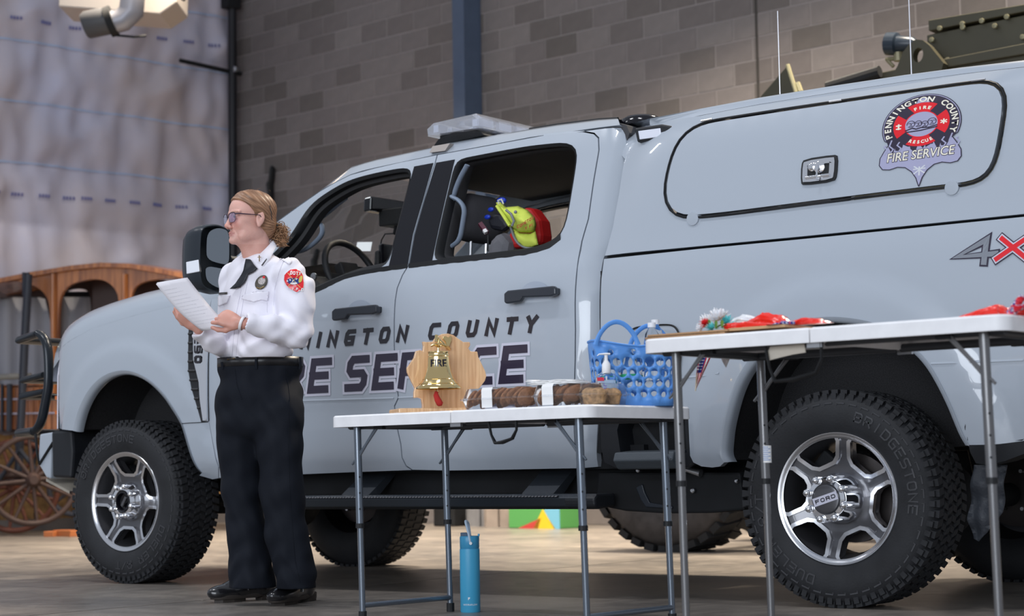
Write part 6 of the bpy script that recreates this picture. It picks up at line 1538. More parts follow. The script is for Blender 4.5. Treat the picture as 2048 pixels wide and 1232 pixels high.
# red wrapped bouquets
M['redfilm'] = mat('red cellophane', (.80, .030, .018), .22, coat=.6, bump=.35, bscale=45)
M['whitefilm'] = mat('crinkled clear wrap', (.75, .77, .80), .25, bump=.5, bscale=50)
def crumple(name, path, radii, m, parent, fl_=.5, amp=.18, n=26, sub=6):
    P = [Vector(p) for p in path]; pts = []; rr = []
    for i in range(len(P) - 1):
        for k in range(sub):
            t = k / sub; pts.append(P[i].lerp(P[i + 1], t)); rr.append(radii[i] + (radii[i + 1] - radii[i]) * t)
    pts.append(P[-1]); rr.append(radii[-1]); bm = B(); rings = []
    for i, (p, r) in enumerate(zip(pts, rr)):
        d = (pts[min(i + 1, len(pts) - 1)] - pts[max(i - 1, 0)]).normalized(); x = d.cross(Vector((0, 0, 1))).normalized(); y = x.cross(d)
        ring = []
        for k in range(n):
            a = 2 * pi * k / n; w = 1 + amp * sin(k * 2.9 + i * .7 + 2 * sin(i * .4)) * .6 + amp * random.uniform(-.5, .5)
            c_ = p + x * cos(a) * r * w + y * sin(a) * r * w * fl_; c_.z = max(c_.z, Z2 + (.018 if parent is bo else .001)); ring.append(bm.verts.new(c_))
        rings.append(ring)
    for a, b in zip(rings, rings[1:]):
        for k in range(n): bm.faces.new((a[k], a[(k + 1) % n], b[(k + 1) % n], b[k]))
    bm.faces.new(rings[0][::-1]); bm.faces.new(rings[-1]); bmesh.ops.recalc_face_normals(bm, faces=bm.faces)
    return obj(name, bm, m, parent, smooth=50)
bo = thing('wrapped_bouquet', 'flat red cellophane bouquet tied with checked ribbon on the taller table', 'bouquet', q2(1560, 650, .16))
crumple('white_wrap', [q2(1462, 648, .20), q2(1490, 643, .20), q2(1530, 648, .20)], [.020, .034, .026], M['whitefilm'], bo, .6)
crumple('red_wrap', [q2(1455, 655, .10), q2(1500, 653, .10), q2(1570, 656, .10)], [.022, .026, .018], M['redfilm'], bo, .55)
crumple('red_wrap', [q2(1500, 650, .18), q2(1530, 643, .18), q2(1560, 646, .18), q2(1582, 652, .16)], [.018, .034, .030, .014], M['redfilm'], bo, .75)
crumple('red_wrap', [q2(1582, 648, .12), q2(1610, 643, .12), q2(1640, 645, .12), q2(1672, 651, .12)], [.014, .024, .022, .008], M['redfilm'], bo, .5)
def check_mat():
    m = mat('checked ribbon', (.8, .8, .8), .5); nt = m.node_tree; tc = nt.nodes.new('ShaderNodeTexCoord'); ch = nt.nodes.new('ShaderNodeTexChecker'); ch.inputs['Scale'].default_value = 130
    ch.inputs['Color1'].default_value = (.78, .78, .85, 1); ch.inputs['Color2'].default_value = (.02, .04, .30, 1); nt.links.new(tc.outputs['Object'], ch.inputs['Vector'])
    ch2 = nt.nodes.new('ShaderNodeTexChecker'); ch2.inputs['Scale'].default_value = 47; ch2.inputs['Color2'].default_value = (.7, .03, .05, 1); nt.links.new(tc.outputs['Object'], ch2.inputs['Vector']); nt.links.new(ch.outputs['Color'], ch2.inputs['Color1'])
    nt.links.new(ch2.outputs['Color'], nt.nodes['Principled BSDF'].inputs['Base Color']); return m
M['check'] = check_mat()
crumple('ribbon', [q2(1533, 657, .03), q2(1552, 651, .04), q2(1570, 647, .06), q2(1588, 646, .08)], [.011, .015, .016, .012], M['check'], bo, .5, .3)
bo2 = thing('wrapped_bouquet', 'red cellophane bouquet with checked ribbon bow at the right edge of the taller table', 'bouquet', q2(2000, 625, .20))
crumple('red_wrap', [q2(1918, 635, .14), q2(1960, 628, .16), q2(2000, 622, .18), q2(2016, 626, .18)], [.006, .024, .036, .022], M['redfilm'], bo2, .5)
crumple('red_wrap', [q2(2016, 630, .16), q2(2045, 622, .16), q2(2090, 622, .16)], [.016, .026, .034], M['redfilm'], bo2, .6)
crumple('ribbon', [q2(2022, 634, .08), q2(2026, 618, .10), q2(2036, 606, .10), q2(2046, 592, .10)], [.010, .014, .014, .012], M['check'], bo2, .6, .3)
crumple('ribbon', [q2(2020, 622, .10), q2(2032, 618, .08), q2(2050, 612, .10)], [.008, .012, .010], M['check'], bo2, .6, .3)

# ================================================================ PERSON
class Field:
    """signed-distance grid with smooth blending, meshed by surface nets"""
    def __init__(s, lo, hi, h):
        s.h = h; s.lo = np.array(lo, float); n = np.ceil((np.array(hi) - s.lo) / h).astype(int) + 1; s.n = n; s.v = np.full(n, 1.0, np.float32)
    def sub(s, lo, hi):
        a = np.clip(np.floor((np.array(lo) - s.lo) / s.h).astype(int), 0, s.n - 1); b = np.clip(np.ceil((np.array(hi) - s.lo) / s.h).astype(int) + 1, 1, s.n)
        sl = tuple(slice(i, j) for i, j in zip(a, b)); ax = [(s.lo[k] + s.h * np.arange(a[k], b[k])).astype(np.float32) for k in range(3)]
        return sl, ax[0][:, None, None], ax[1][None, :, None], ax[2][None, None, :]
    def put(s, lo, hi, fn, k=.01, op='+'):
        m = k + 3 * s.h; sl, X, Y, Z = s.sub(np.array(lo) - m, np.array(hi) + m)
        if any(q.stop <= q.start for q in sl): return
        d = fn(X, Y, Z); a = s.v[sl]
        if op == '+': hh = np.clip(.5 + .5 * (a - d) / k, 0, 1); s.v[sl] = a * (1 - hh) + d * hh - k * hh * (1 - hh)
        else:
            d = -d; hh = np.clip(.5 - .5 * (a - d) / k, 0, 1); s.v[sl] = a * (1 - hh) + d * hh + k * hh * (1 - hh)
    def cap(s, a, b, ra, rb=None, k=.01, op='+', sc=(1, 1, 1)):
        rb = ra if rb is None else rb; a = np.array(a, float); b = np.array(b, float); sc = np.array(sc, float); r = max(ra, rb)
        A = a / sc; Bv = b / sc; d = Bv - A; L = max(1e-9, d @ d); mn = min(sc)
        def fn(X, Y, Z):
            px_, py_, pz_ = X / sc[0] - A[0], Y / sc[1] - A[1], Z / sc[2] - A[2]
            t = np.clip((px_ * d[0] + py_ * d[1] + pz_ * d[2]) / L, 0, 1)
            return (np.sqrt((px_ - t * d[0]) ** 2 + (py_ - t * d[1]) ** 2 + (pz_ - t * d[2]) ** 2) - (ra + (rb - ra) * t)) * mn
        rr = r * max(sc); s.put(np.minimum(a, b) - rr, np.maximum(a, b) + rr, fn, k, op)
    def ell(s, c, r, R=None, k=.01, op='+'):
        c = np.array(c, float); r = np.array(r, float); R = np.eye(3) if R is None else np.array(R)
        def fn(X, Y, Z):
            x, y, z = X - c[0], Y - c[1], Z - c[2]
            u = (R[0][0] * x + R[1][0] * y + R[2][0] * z) / r[0]; v = (R[0][1] * x + R[1][1] * y + R[2][1] * z) / r[1]; w = (R[0][2] * x + R[1][2] * y + R[2][2] * z) / r[2]
            k0 = np.sqrt(u * u + v * v + w * w); k1 = np.sqrt((u / r[0]) ** 2 + (v / r[1]) ** 2 + (w / r[2]) ** 2)
            return np.where(k1 > 1e-6, k0 * (k0 - 1) / np.maximum(k1, 1e-6), -r.min())
        m = r.max(); s.put(c - m, c + m, fn, k, op)
    def plane(s, n, d, k=.004):       # keep n.p < d
        n = np.array(n, float); n /= np.linalg.norm(n); sl, X, Y, Z = s.sub(s.lo, s.lo + s.h * (s.n - 1)); q = X * n[0] + Y * n[1] + Z * n[2] - d
        a = s.v; hh = np.clip(.5 - .5 * (a - q) / k, 0, 1); s.v = (a * (1 - hh) + q * hh + k * hh * (1 - hh)).astype(np.float32)
    def mesh(s, warp=None):
        v = s.v; neg = v < 0; n = v.shape
        c = [neg[i:n[0] - 1 + i, j:n[1] - 1 + j, k:n[2] - 1 + k] for i in (0, 1) for j in (0, 1) for k in (0, 1)]
        sm = sum(x.astype(np.int8) for x in c); act = (sm > 0) & (sm < 8); ids = np.full(act.shape, -1, np.int64); I = np.argwhere(act); ids[act] = np.arange(len(I))
        V = np.zeros((len(I), 3)); W_ = np.zeros(len(I)); i0 = I.T
        cor = [(i, j, k) for i in (0, 1) for j in (0, 1) for k in (0, 1)]
        for a in range(8):
            for b in range(a + 1, 8):
                if sum(abs(x - y) for x, y in zip(cor[a], cor[b])) != 1: continue
                va = v[i0[0] + cor[a][0], i0[1] + cor[a][1], i0[2] + cor[a][2]]; vb = v[i0[0] + cor[b][0], i0[1] + cor[b][1], i0[2] + cor[b][2]]
                m = (va < 0) != (vb < 0); t = np.where(m, va / np.where(m, va - vb, 1), 0)
                for d in range(3): V[:, d] += np.where(m, cor[a][d] + t * (cor[b][d] - cor[a][d]), 0)
                W_ += m
        V = (V / W_[:, None] + I) * s.h + s.lo; F_ = []
        for d in range(3):
            e, f = [(1, 2), (2, 0), (0, 1)][d]
            A = v; sl0 = [slice(1, n[q] - 1) for q in range(3)]; sl0[d] = slice(0, n[d] - 1); sl1 = list(sl0); sl1[d] = slice(1, n[d])
            p, q_ = neg[tuple(sl0)], neg[tuple(sl1)]; E = np.argwhere(p != q_)
            if not len(E): continue
            s_ = p[E[:, 0], E[:, 1], E[:, 2]]; off = np.array([1, 1, 1]); off[d] = 0; E = E + off
            def g(de, df):
                x = E.copy(); x[:, e] += de; x[:, f] += df; return ids[x[:, 0], x[:, 1], x[:, 2]]
            a, b, c_, d_ = g(-1, -1), g(0, -1), g(0, 0), g(-1, 0)
            q4 = np.stack([a, b, c_, d_], 1); q4[~s_] = q4[~s_][:, ::-1]; F_.append(q4)
        return V, np.concatenate(F_)
def to_world(V, org, ax): return org + V @ np.array(ax)
def npmesh(name, V, F_, m, parent, col=None, smooth=180, label=None):
    me = bpy.data.meshes.new(name); me.vertices.add(len(V)); me.vertices.foreach_set('co', np.asarray(V, np.float32).ravel())
    me.loops.add(F_.size); me.loops.foreach_set('vertex_index', F_.ravel().astype(np.int32)); me.polygons.add(len(F_)); me.polygons.foreach_set('loop_start', np.arange(0, F_.size, 4, dtype=np.int32))
    me.update(calc_edges=True); me.validate()
    if col is not None:
        a = me.color_attributes.new('col', 'FLOAT_COLOR', 'POINT'); a.data.foreach_set('color', np.concatenate([col, np.ones((len(col), 1))], 1).astype(np.float32).ravel())
    return obj_me(name, me, m, parent, smooth, label=label)
# person frame: r to the viewer's right, f towards the viewer, z up
PO = Vector((1.80, -.80, 0)); pr = Vector((CR.x, CR.y, 0)).normalized(); pf = Vector((-CF.x, -CF.y, 0)).normalized()
def P_(r, f, z): return PO + pr * r + pf * f + Vector((0, 0, z))
def L_(P): d = Vector(P) - PO; return np.array([d.dot(pr), d.dot(pf), d.z])
def pp(u, v, f=0.0): return L_(onPl(u, v, PO + pf * f, pf))
AXW = [list(pr), list(pf), [0, 0, 1]]
def W3_(V): return np.array(PO) + np.asarray(V) @ np.array(AXW)
pers = thing('person', 'person in white uniform shirt and black trousers reading from sheets of paper', 'person', PO)
tF = radians(38); FWD = np.array([-cos(tF), sin(tF), 0]); LFT = np.array([sin(tF), cos(tF), 0]); UP = np.array([0, 0, 1.])
# --- head frame
hF = radians(34); hf = np.array([-cos(hF), sin(hF), -.02]); hf /= np.linalg.norm(hf); hl = np.array([sin(hF), cos(hF), 0]); hu = np.cross(hf, hl); hu = hu if hu[2] > 0 else -hu
HC = pp(500, 437, .05)
HR = np.stack([hf, hl, hu], 1)
def H(x, y, z): return HC + hf * x + hl * y + hu * z
hd = Field(HC - [.16, .16, .27], HC + [.16, .16, .16], .0022)
def he(c, r, k=.012, op='+', rot=None):
    Rr = HR if rot is None else HR @ rot; hd.ell(H(*c), r, Rr, k, op)
def hc(a, b, ra, rb=None, k=.008, op='+'): hd.cap(H(*a), H(*b), ra, rb, k, op)
def ry(a): return np.array([[cos(a), 0, sin(a)], [0, 1, 0], [-sin(a), 0, cos(a)]])
def rz(a): return np.array([[cos(a), -sin(a), 0], [sin(a), cos(a), 0], [0, 0, 1]])
he((-.014, 0, .034), (.097, .073, .080)); he((.036, 0, .030), (.052, .058, .058), .02)
he((.030, 0, -.040), (.058, .055, .072), .02); he((.054, 0, -.086), (.036, .037, .026), .02); he((.082, 0, -.099), (.016, .018, .0145), .014)
for s_ in (-1, 1):
    he((.052, .034 * s_, -.026), (.030, .024, .028), .02); he((.012, .047 * s_, -.066), (.038, .014, .026), .025)
    he((.050, .040 * s_, -.082), (.022, .014, .018), .014)
    hc((.088, .012 * s_, .020), (.074, .050 * s_, .020), .0065, .006, .010)
    he((.098, .030 * s_, .001), (.018, .017, .0125), .010, '-')
    he((.0735, .0305 * s_, .0005), (.0135, .0150, .0130), .005)
    hc((.089, .018 * s_, .0085), (.076, .045 * s_, .006), .0030, .003, .003); hc((.088, .020 * s_, -.0085), (.076, .043 * s_, -.008), .0028, .0028, .004)
    he((.098, .0105 * s_, -.042), (.010, .0075, .0075), .005)
    hc((.094, .013 * s_, -.056), (.086, .027 * s_, -.072), .0035, .003, .006, '-') if 0 else None
    # ears
    er = ry(-.22) @ rz(-.30 * s_)
    he((-.012, .074 * s_, -.008), (.018, .0075, .031), .004, rot=er); he((-.007, .0850 * s_, -.004), (.0105, .0085, .020), .002, '-', rot=er); hc((-.020, .079 * s_, .014), (-.026, .080 * s_, -.006), .0035, .0035, .002)
    he((-.006, .074 * s_, -.034), (.009, .006, .011), .004, rot=er)
hc((.083, 0, .014), (.106, 0, -.034), .0075, .0100, .008); he((.1075, 0, -.037), (.0115, .0105, .0095), .006)
for s_ in (-1, 1): he((.104, .0065 * s_, -.0445), (.005, .0034, .003), .002, '-')
hc((.0880, -.016, -.0655), (.0880, .016, -.0655), .0058, .0058, .007); hc((.0915, -.004, -.0635), (.0915, .004, -.0635), .0050, .0050, .005)
hc((.0865, -.014, -.0765), (.0865, .014, -.0765), .0056, .0056, .006)
for s_ in (-1, 1): hc((.094, .020 * s_, -.046), (.076, .033 * s_, -.074), .0022, .0018, .006, '-'); hc((.078, .030 * s_, -.078), (.068, .034 * s_, -.098), .0016, .0014, .005, '-')
hc((.0985, -.017, -.0710), (.0985, .017, -.0710), .0036, .0036, .002, '-'); hc((.096, -.024, -.0705), (.093, -.019, -.0700), .0025, .0025, .002, '-'); hc((.096, .024, -.0705), (.093, .019, -.0700), .0025, .0025, .002, '-')
hc((.098, 0, -.050), (.098, 0, -.058), .0022, .0022, .003, '-')
nk0 = H(-.028, 0, -.07); nk1 = np.array(pp(520, 535, .02))
hd.cap(nk0, nk1, .051, .056, .02); hd.cap(H(.032, .0, -.085), nk1 + FWD * .035, .026, .030, .028)
V, Fc = hd.mesh()
loc = (V - HC) @ HR       # head coordinates
col = np.tile(np.array([.68, .385, .320]), (len(V), 1))
def blend(mask, c): 
    global col
    m = np.clip(mask, 0, 1)[:, None]; col = col * (1 - m) + np.array(c) * m
x, y, z = loc.T
blend(.45 * np.exp(-(((x - .075) / .03) ** 2 + ((np.abs(y) - .036) / .018) ** 2 + ((z + .032) / .02) ** 2)), (.66, .22, .18))
blend(.5 * np.exp(-(((x - .112) / .014) ** 2 + (y / .016) ** 2 + ((z + .037) / .014) ** 2)), (.66, .24, .19))
blend(.75 * np.clip((1 - ((y / .024) ** 2 + ((z + .0705) / .0115) ** 2)) * 4, 0, 1) * (x > .07), (.56, .23, .21))
blend(.55 * np.exp(-(((z - .0225 + .15 * np.maximum(0, np.abs(y) - .035)) / .0035) ** 2)) * ((x > .05) & (np.abs(y) > .014) & (np.abs(y) < .052)), (.30, .17, .10))
blend(.35 * np.exp(-(((z + .012) / .008) ** 2 + ((np.abs(y) - .03) / .016) ** 2)) * (x > .06), (.45, .20, .18))
blend(.5 * (z < -.115) * np.ones_like(x), (.60, .30, .24))
fine = 1 + .05 * np.sin(x * 900 + 3 * np.sin(z * 500)) * np.sin(y * 800 + 2 * np.sin(x * 600)) ; col *= fine[:, None]
VH, FH, CH = V, Fc, col
# --- hands and arms (skin)
def hand(wr, dirf, palm_n, curl, L=1.0, thumb=None, mirror=1, res=.0022, spread=.012):
    """wr wrist, dirf forearm->knuckle direction, palm_n normal out of the palm; returns mesh"""
    d = np.array(dirf, float); d /= np.linalg.norm(d); n = np.array(palm_n, float); n -= d * (n @ d); n /= np.linalg.norm(n); s_ = np.cross(d, n) * mirror   # s_: towards the thumb
    lo = wr - .16; hi = wr + .16; f = Field(lo, hi, res)
    kn = wr + d * .085
    Rm = np.stack([d, s_, n], 1)
    f.ell(wr + d * .050, (.048, .037, .0155), Rm, .012); f.ell(wr + d * .070, (.026, .039, .013), Rm, .012); f.cap(wr - d * .012, wr + d * .015, .0225, .0225, .012)
    f.ell(wr + d * .032 + s_ * .022 + n * .006, (.030, .016, .014), Rm, .012)
    lens = [(.042, .026, .020), (.046, .029, .021), (.043, .027, .020), (.033, .021, .018)]
    for i, ls in enumerate(lens):
        o = kn + s_ * (.028 - .0185 * i) + d * (-.004 if i in (0, 2) else (0 if i == 1 else -.012)); p = o - d * .02; r = (.0088, .0092, .0087, .0076)[i]
        f.cap(p, o, r, r * 1.05, .008); ang = 0
        for j, l_ in enumerate(ls):
            ang += curl[i][j]; dd = d * cos(ang) + n * sin(ang); q = o + dd * l_ * L + s_ * (spread * (1.5 - i) * .0)
            f.cap(o, q, r * (1 - .07 * j), r * (1 - .07 * (j + 1)), .0035); f.ell(o, (r * 1.08,) * 3, None, .003); o = q
    t0 = wr + d * .022 + s_ * .026 + n * .006
    th = thumb or [(.75, .55, .25, .040), (.95, .2, .2, .032), (1, 0, .1, .026)]
    o = t0
    for j, (a, b, c, l_) in enumerate(th):
        dd = d * a + s_ * b + n * c; dd /= np.linalg.norm(dd); q = o + dd * l_; f.cap(o, q, .0115 - .001 * j, .0105 - .001 * j, .006); o = q
    V, Fq = f.mesh(); c = np.tile(np.array([.60, .30, .235]), (len(V), 1))
    return V, Fq, c
wrN = pp(482, 646, .27); wrF = pp(394, 655, .20)
pcn = L_(onPl(400, 610, PO + pf * .22, pf))
hN = hand(wrN, pp(445, 634, .262) - wrN, (-.25, -.80, -.35), [(.55, .75, .45), (.65, .85, .5), (.75, .9, .5), (.85, .9, .5)], thumb=[(.75, .50, .35, .036), (.95, .10, .25, .034), (1, -.12, .1, .028)], mirror=-1)
hFr = hand(wrF, pp(374, 634, .215) - wrF, (.35, -.75, .15), [(.7, .8, .4), (.75, .9, .5), (.8, .9, .5), (.9, .9, .5)], thumb=[(.8, .5, .25, .036), (.95, .1, .3, .032), (1, -.1, .2, .026)], mirror=-1)
# core of the body under the clothes, one field
bd_ = Field((-.32, -.30, .04), (.32, .40, 1.36), .008)
hipL, hipR = np.array([-.045, -.05, .86]), np.array([.06, .05, .86])
bd_.cap(nk1 - UP * .0, np.array(pp(516, 700, 0)), .05, .10, .05); bd_.ell(pp(510, 620, 0), (.11, .10, .14), None, .05); bd_.ell(pp(519, 790, 0), (.13, .10, .14), None, .05)
shN = LFT * .155 + UP * 1.335; shF = -LFT * .155 + UP * 1.335
elN = np.array(pp(596, 672, .14)); elF = np.array([-.135, -.16, 1.03])
shoN_, shoF_ = np.array(pp(572, 545, .11)), np.array(pp(466, 542, -.11)); mN, mF = np.array(pp(540, 655, .22)), np.array(pp(428, 685, .10)); eN, eF = np.array(pp(588, 664, .15)), np.array(pp(458, 696, -.10))
for a_, b_, r0, r1 in ((shoN_, eN, .042, .036), (eN, mN, .036, .033), (mN, wrN, .031, .023), (shoF_, eF, .042, .036), (eF, mF, .036, .031), (mF, wrF, .029, .023)): bd_.cap(a_, b_, r0, r1, .02)
anL, anR = pp(505, 1105, -.04), pp(585, 1105, .05)
for pts_ in ((pp(480, 830, -.04), pp(486, 1000, -.04), anL), (pp(560, 830, .05), pp(566, 1000, .05), anR)):
    bd_.cap(pts_[0], pts_[1], .065, .045, .03); bd_.cap(pts_[1], pts_[2], .045, .032, .03)
VB, FB = bd_.mesh(); CB = np.tile(np.array([.62, .32, .25]), (len(VB), 1))
Vs, Fs, Cs, n0 = [], [], [], 0
for V, Fq, c in ((VH, FH, CH), hN, hFr, (VB, FB, CB)): Vs.append(V); Fs.append(Fq + n0); Cs.append(c); n0 += len(V)
skin = attr_mat('skin', .46); sb = skin.node_tree.nodes['Principled BSDF']; sb.inputs['Subsurface Weight'].default_value = .12; sb.inputs['Subsurface Radius'].default_value = (.012, .004, .002); sb.inputs['Subsurface Scale'].default_value = 1.0
body = npmesh('body', W3_(np.concatenate(Vs)), np.concatenate(Fs), skin, pers, np.concatenate(Cs))
def HW(*a): return Vector(W3_(H(*a)))
# eyes
for s_ in (-1, 1):
    bm = B(); c = HW(.0748, .0300 * s_, .0005); bmesh.ops.create_uvsphere(bm, u_segments=20, v_segments=12, radius=.0122, matrix=Matrix.Translation(c)); ey = obj('eye', bm, mat('eye white', (.75, .72, .70), .2) if 'eye white' not in bpy.data.materials else bpy.data.materials['eye white'], pers, smooth=180)
    fwv = (HW(.2, .034 * s_, -.004) - c).normalized(); bm = B(); tube(bm, [c + fwv * .0105, c + fwv * .0124, c + fwv * .0127], [.0062, .0058, .002], 14); obj('iris', bm, mat('iris', (.05, .05, .04), .1) if 'iris' not in bpy.data.materials else bpy.data.materials['iris'], ey)
# hair
hr_ = Field(HC - [.19, .19, .16], HC + [.19, .19, .16], .0026)
hr_.ell(H(-.018, 0, .040), (.103, .080, .083), HR, .01); hr_.ell(H(.016, 0, .052), (.066, .064, .064), HR, .02); hr_.ell(H(-.060, 0, -.020), (.055, .066, .062), HR, .02); hr_.ell(H(-.075, 0, -.055), (.030, .046, .036), HR, .02)
nn = HR @ np.array([.80, 0, -.60]); 
# cut away the face: hairline plane, curved with y
sl, X, Y, Z = hr_.sub(hr_.lo, hr_.lo + hr_.h * (hr_.n - 1)); lx = (X - HC[0]) * hf[0] + (Y - HC[1]) * hf[1] + (Z - HC[2]) * hf[2]; ly = (X - HC[0]) * hl[0] + (Y - HC[1]) * hl[1] + (Z - HC[2]) * hl[2]; lz = (X - HC[0]) * hu[0] + (Y - HC[1]) * hu[1] + (Z - HC[2]) * hu[2]
hx = np.interp(lz, [-.12, -.075, -.040, -.012, .015, .045, .068, .085, .100, .13], [-.055, -.045, -.030, -.004, .012, .030, .052, .072, .10, .12]).astype(np.float32) + .012 * (1 - (ly / .07) ** 2)
hr_.v = np.maximum(hr_.v, lx - hx)
phi = np.arctan2(lz + .035, lx + .125); ridge = np.sin(phi * 95 + 3 * np.sin(phi * 23) + ly * 120) * .0005 + np.sin(phi * 34 + 20 * ly) * .0009
hr_.v = (hr_.v + ridge).astype(np.float32)
V, Fq = hr_.mesh(); lo_ = (V - HC) @ HR; phi = np.arctan2(lo_[:, 2] + .035, lo_[:, 0] + .125); st = .5 + .5 * np.sin(phi * 95 + 3 * np.sin(phi * 23) + lo_[:, 1] * 120); s2 = .5 + .5 * np.sin(phi * 41 + 30 * lo_[:, 1] + 2 * np.sin(lo_[:, 0] * 60))
c = np.array([.17, .085, .045])[None] * (1 - .55 * st[:, None]) + np.array([.50, .29, .17])[None] * (.55 * st * s2)[:, None] + np.array([.15, .080, .045])[None] * .5
hairm = attr_mat('hair', .42)
hair = npmesh('hair', W3_(V), Fq, hairm, pers, c)
bm = B(); rs = random.Random(4); hm2 = mat('hair curls', (.33, .18, .095), .45, var=.6, vscale=70)
BC_ = H(-.132, .012, -.056)
for i in range(420):
    a0 = rs.uniform(0, 2 * pi); b0 = rs.uniform(-1, 1); rad = rs.uniform(.010, .036); c0 = BC_ + np.array([rs.gauss(0, .007), rs.gauss(0, .006), rs.gauss(0, .011) - .006])
    ax1 = np.array([rs.gauss(0, 1), rs.gauss(0, 1), rs.gauss(0, .8)]); ax1 /= np.linalg.norm(ax1); ax2 = np.cross(ax1, [rs.gauss(0, 1), rs.gauss(0, 1), rs.gauss(0, 1)]); ax2 /= np.linalg.norm(ax2)
    P = [Vector(W3_(c0 + (ax1 * cos(a0 + t) + ax2 * sin(a0 + t)) * rad * (1 + .25 * sin(3 * t)))) for t in np.linspace(0, rs.uniform(2.0, 4.6), 16)]
    tube(bm, P, [.0007] + [.0011] * 14 + [.0004], 3)
for i in range(26):
    c0 = BC_ + np.array([rs.gauss(.006, .012), rs.gauss(0, .010), -.03]); P = []
    for t in np.linspace(0, 1, 9): P.append(Vector(W3_(c0 + np.array([.012 * sin(t * 9 + i) + .010 * t, .008 * cos(t * 8 + i), -.032 * t]))))
    tube(bm, P, [.002] * 8 + [.0006], 5)
for i in range(14):
    c0 = H(rs.uniform(-.09, .03), rs.uniform(-.05, .05), .118 - rs.uniform(0, .01)); dd = np.array([rs.uniform(-.02, .04), rs.uniform(-.02, .02), rs.uniform(-.004, .012)])
    tube(bm, [Vector(W3_(c0 + dd * t + UP * .006 * sin(t * 3))) for t in (0, .3, .6, 1)], .0003, 4)
hb = obj('hair_bun', bm, hm2, hair, smooth=180); hb['kind'] = 'stuff'
bm = B(); tube(bm, [HW(-.112 + .0 * k, .010 + .022 * cos(t), -.036 + .022 * sin(t)) for k in (0,) for t in np.linspace(0, 2 * pi, 18, endpoint=False)], .0045, 7, closed=True); obj('hair_tie', bm, M['rubber_dark'], hair, smooth=180)
bm = B(); tube(bm, [HW(-.058, .0735, .050), HW(-.062, .078, .02), HW(-.066, .074, -.012)], .0016, 6); obj('hair_clip', bm, M['rubber_dark'], hair)
# glasses
GM = mat('glasses frame', (.035, .015, .035), .3)
gl_ = None; bm = B(); rims = []
for s_ in (-1, 1):
    c = (.101, .033 * s_, .0005); P = []
    for t in np.linspace(0, 2 * pi, 28, endpoint=False):
        a = np.sign(cos(t)) * abs(cos(t)) ** .6 * .0235; b = np.sign(sin(t)) * abs(sin(t)) ** .65 * .0205
        P.append(HW(c[0] - .16 * (abs(c[1] + a) - .02) if 1 else 0, c[1] + a, c[2] - .004 + b))
    rims.append(P); tube(bm, P, [.0022 if k in range(2, 13) else .0011 for k in range(28)], 6, closed=True)
tube(bm, [HW(.1035, -.010, .004), HW(.107, 0, .007), HW(.1035, .010, .004)], .0014, 6)
for s_ in (-1, 1): tube(bm, [HW(.0945, .056 * s_, .010), HW(.085, .067 * s_, .010), HW(.03, .077 * s_, .007), HW(-.006, .080 * s_, .006), HW(-.022, .078 * s_, -.010)], [.0038, .0030, .0020, .0018, .0014], 6)
gl_ = obj('glasses', bm, GM, pers, smooth=60)
lm = mat('spectacle lens', (.75, .70, .95), .02, ior=1.3, trans=.9, coat=1)
for P in rims:
    bm = B(); bm.faces.new([bm.verts.new(p) for p in P]); r = bmesh.ops.extrude_face_region(bm, geom=bm.faces[:]); bmesh.ops.translate(bm, vec=Vector(W3_(hf * .001)) - PO, verts=[v for v in r['geom'] if isinstance(v, bmesh.types.BMVert)]); bmesh.ops.recalc_face_normals(bm, faces=bm.faces); obj('lens', bm, lm, gl_)
# --- shirt
sh_ = Field((-.34, -.34, .92), (.36, .42, 1.50), .0045)
RT = np.stack([LFT, FWD, UP], 1)
st_ = [(945, 719, -.01), (0, 0, 0)]
def zpx(v, u=520, f=0): return float(pp(u, v, f)[2])
# torso, stacked ellipsoids (half widths: left-right, front-back)
for v, cu, w, d, dd, vz in ((545, 508, .150, .098, 0, .085), (590, 508, .168, .112, 0, .10), (640, 512, .168, .118, .01, .10), (690, 516, .166, .124, .012, .09), (706, 520, .164, .124, .008, .055)):
    c = np.array(pp(cu, v, 0)) + FWD * dd; c[1] -= .0; sh_.ell(c, (w, d, vz), RT, .05)
shoN = np.array(pp(579, 547, .12)); shoF = np.array(pp(467, 552, -.12))
sh_.cap(nk1 + UP * .035 - FWD * .015, nk1 - UP * .02, .052, .07, .02); sh_.cap(nk1 + UP * .01 - FWD * .01, shoN + UP * .0 - LFT * .03, .046, .050, .03); sh_.cap(nk1 - FWD * .01, shoF + UP * .0 + LFT * .03, .044, .046, .03)
elNs = np.array(pp(590, 668, .15))
sh_.cap(shoN, elNs, .064, .062, .03); sh_.cap(pp(600, 575, .13), pp(598, 620, .15), .060, .060, .03); sh_.cap(pp(615, 580, .13), pp(606, 655, .15), .036, .042, .02)
sh_.cap(elNs, pp(540, 655, .22), .060, .050, .025); sh_.cap(pp(540, 655, .22), pp(494, 646, .265), .050, .038, .02); sh_.cap(pp(500, 646, .26), pp(490, 646, .268), .037, .036, .01)
elFs = np.array(pp(458, 700, -.10)); sh_.cap(shoF, elFs, .062, .055, .03); sh_.cap(elFs, pp(428, 685, .10), .052, .045, .02); sh_.cap(pp(428, 685, .10), pp(400, 662, .185), .045, .036, .02)
# hem, cuffs and neck opening
hemz = zpx(716, 520, .05)
sh_.v[:, :, :max(0, int((hemz - sh_.lo[2]) / sh_.h))] = 1
wd = (wrN - np.array(pp(520, 651, .24))); wd /= np.linalg.norm(wd)
for wr_, dr in ((np.array(pp(488, 646, .268)), wd), (np.array(pp(397, 659, .19)), None)):
    if dr is None: dr = wr_ - np.array(pp(428, 685, .10)); dr /= np.linalg.norm(dr)
    sh_.cap(wr_ + dr * (.016 if wr_[0] > -.2 else .036), wr_ + dr * .10, .046, .046, .003, '-')
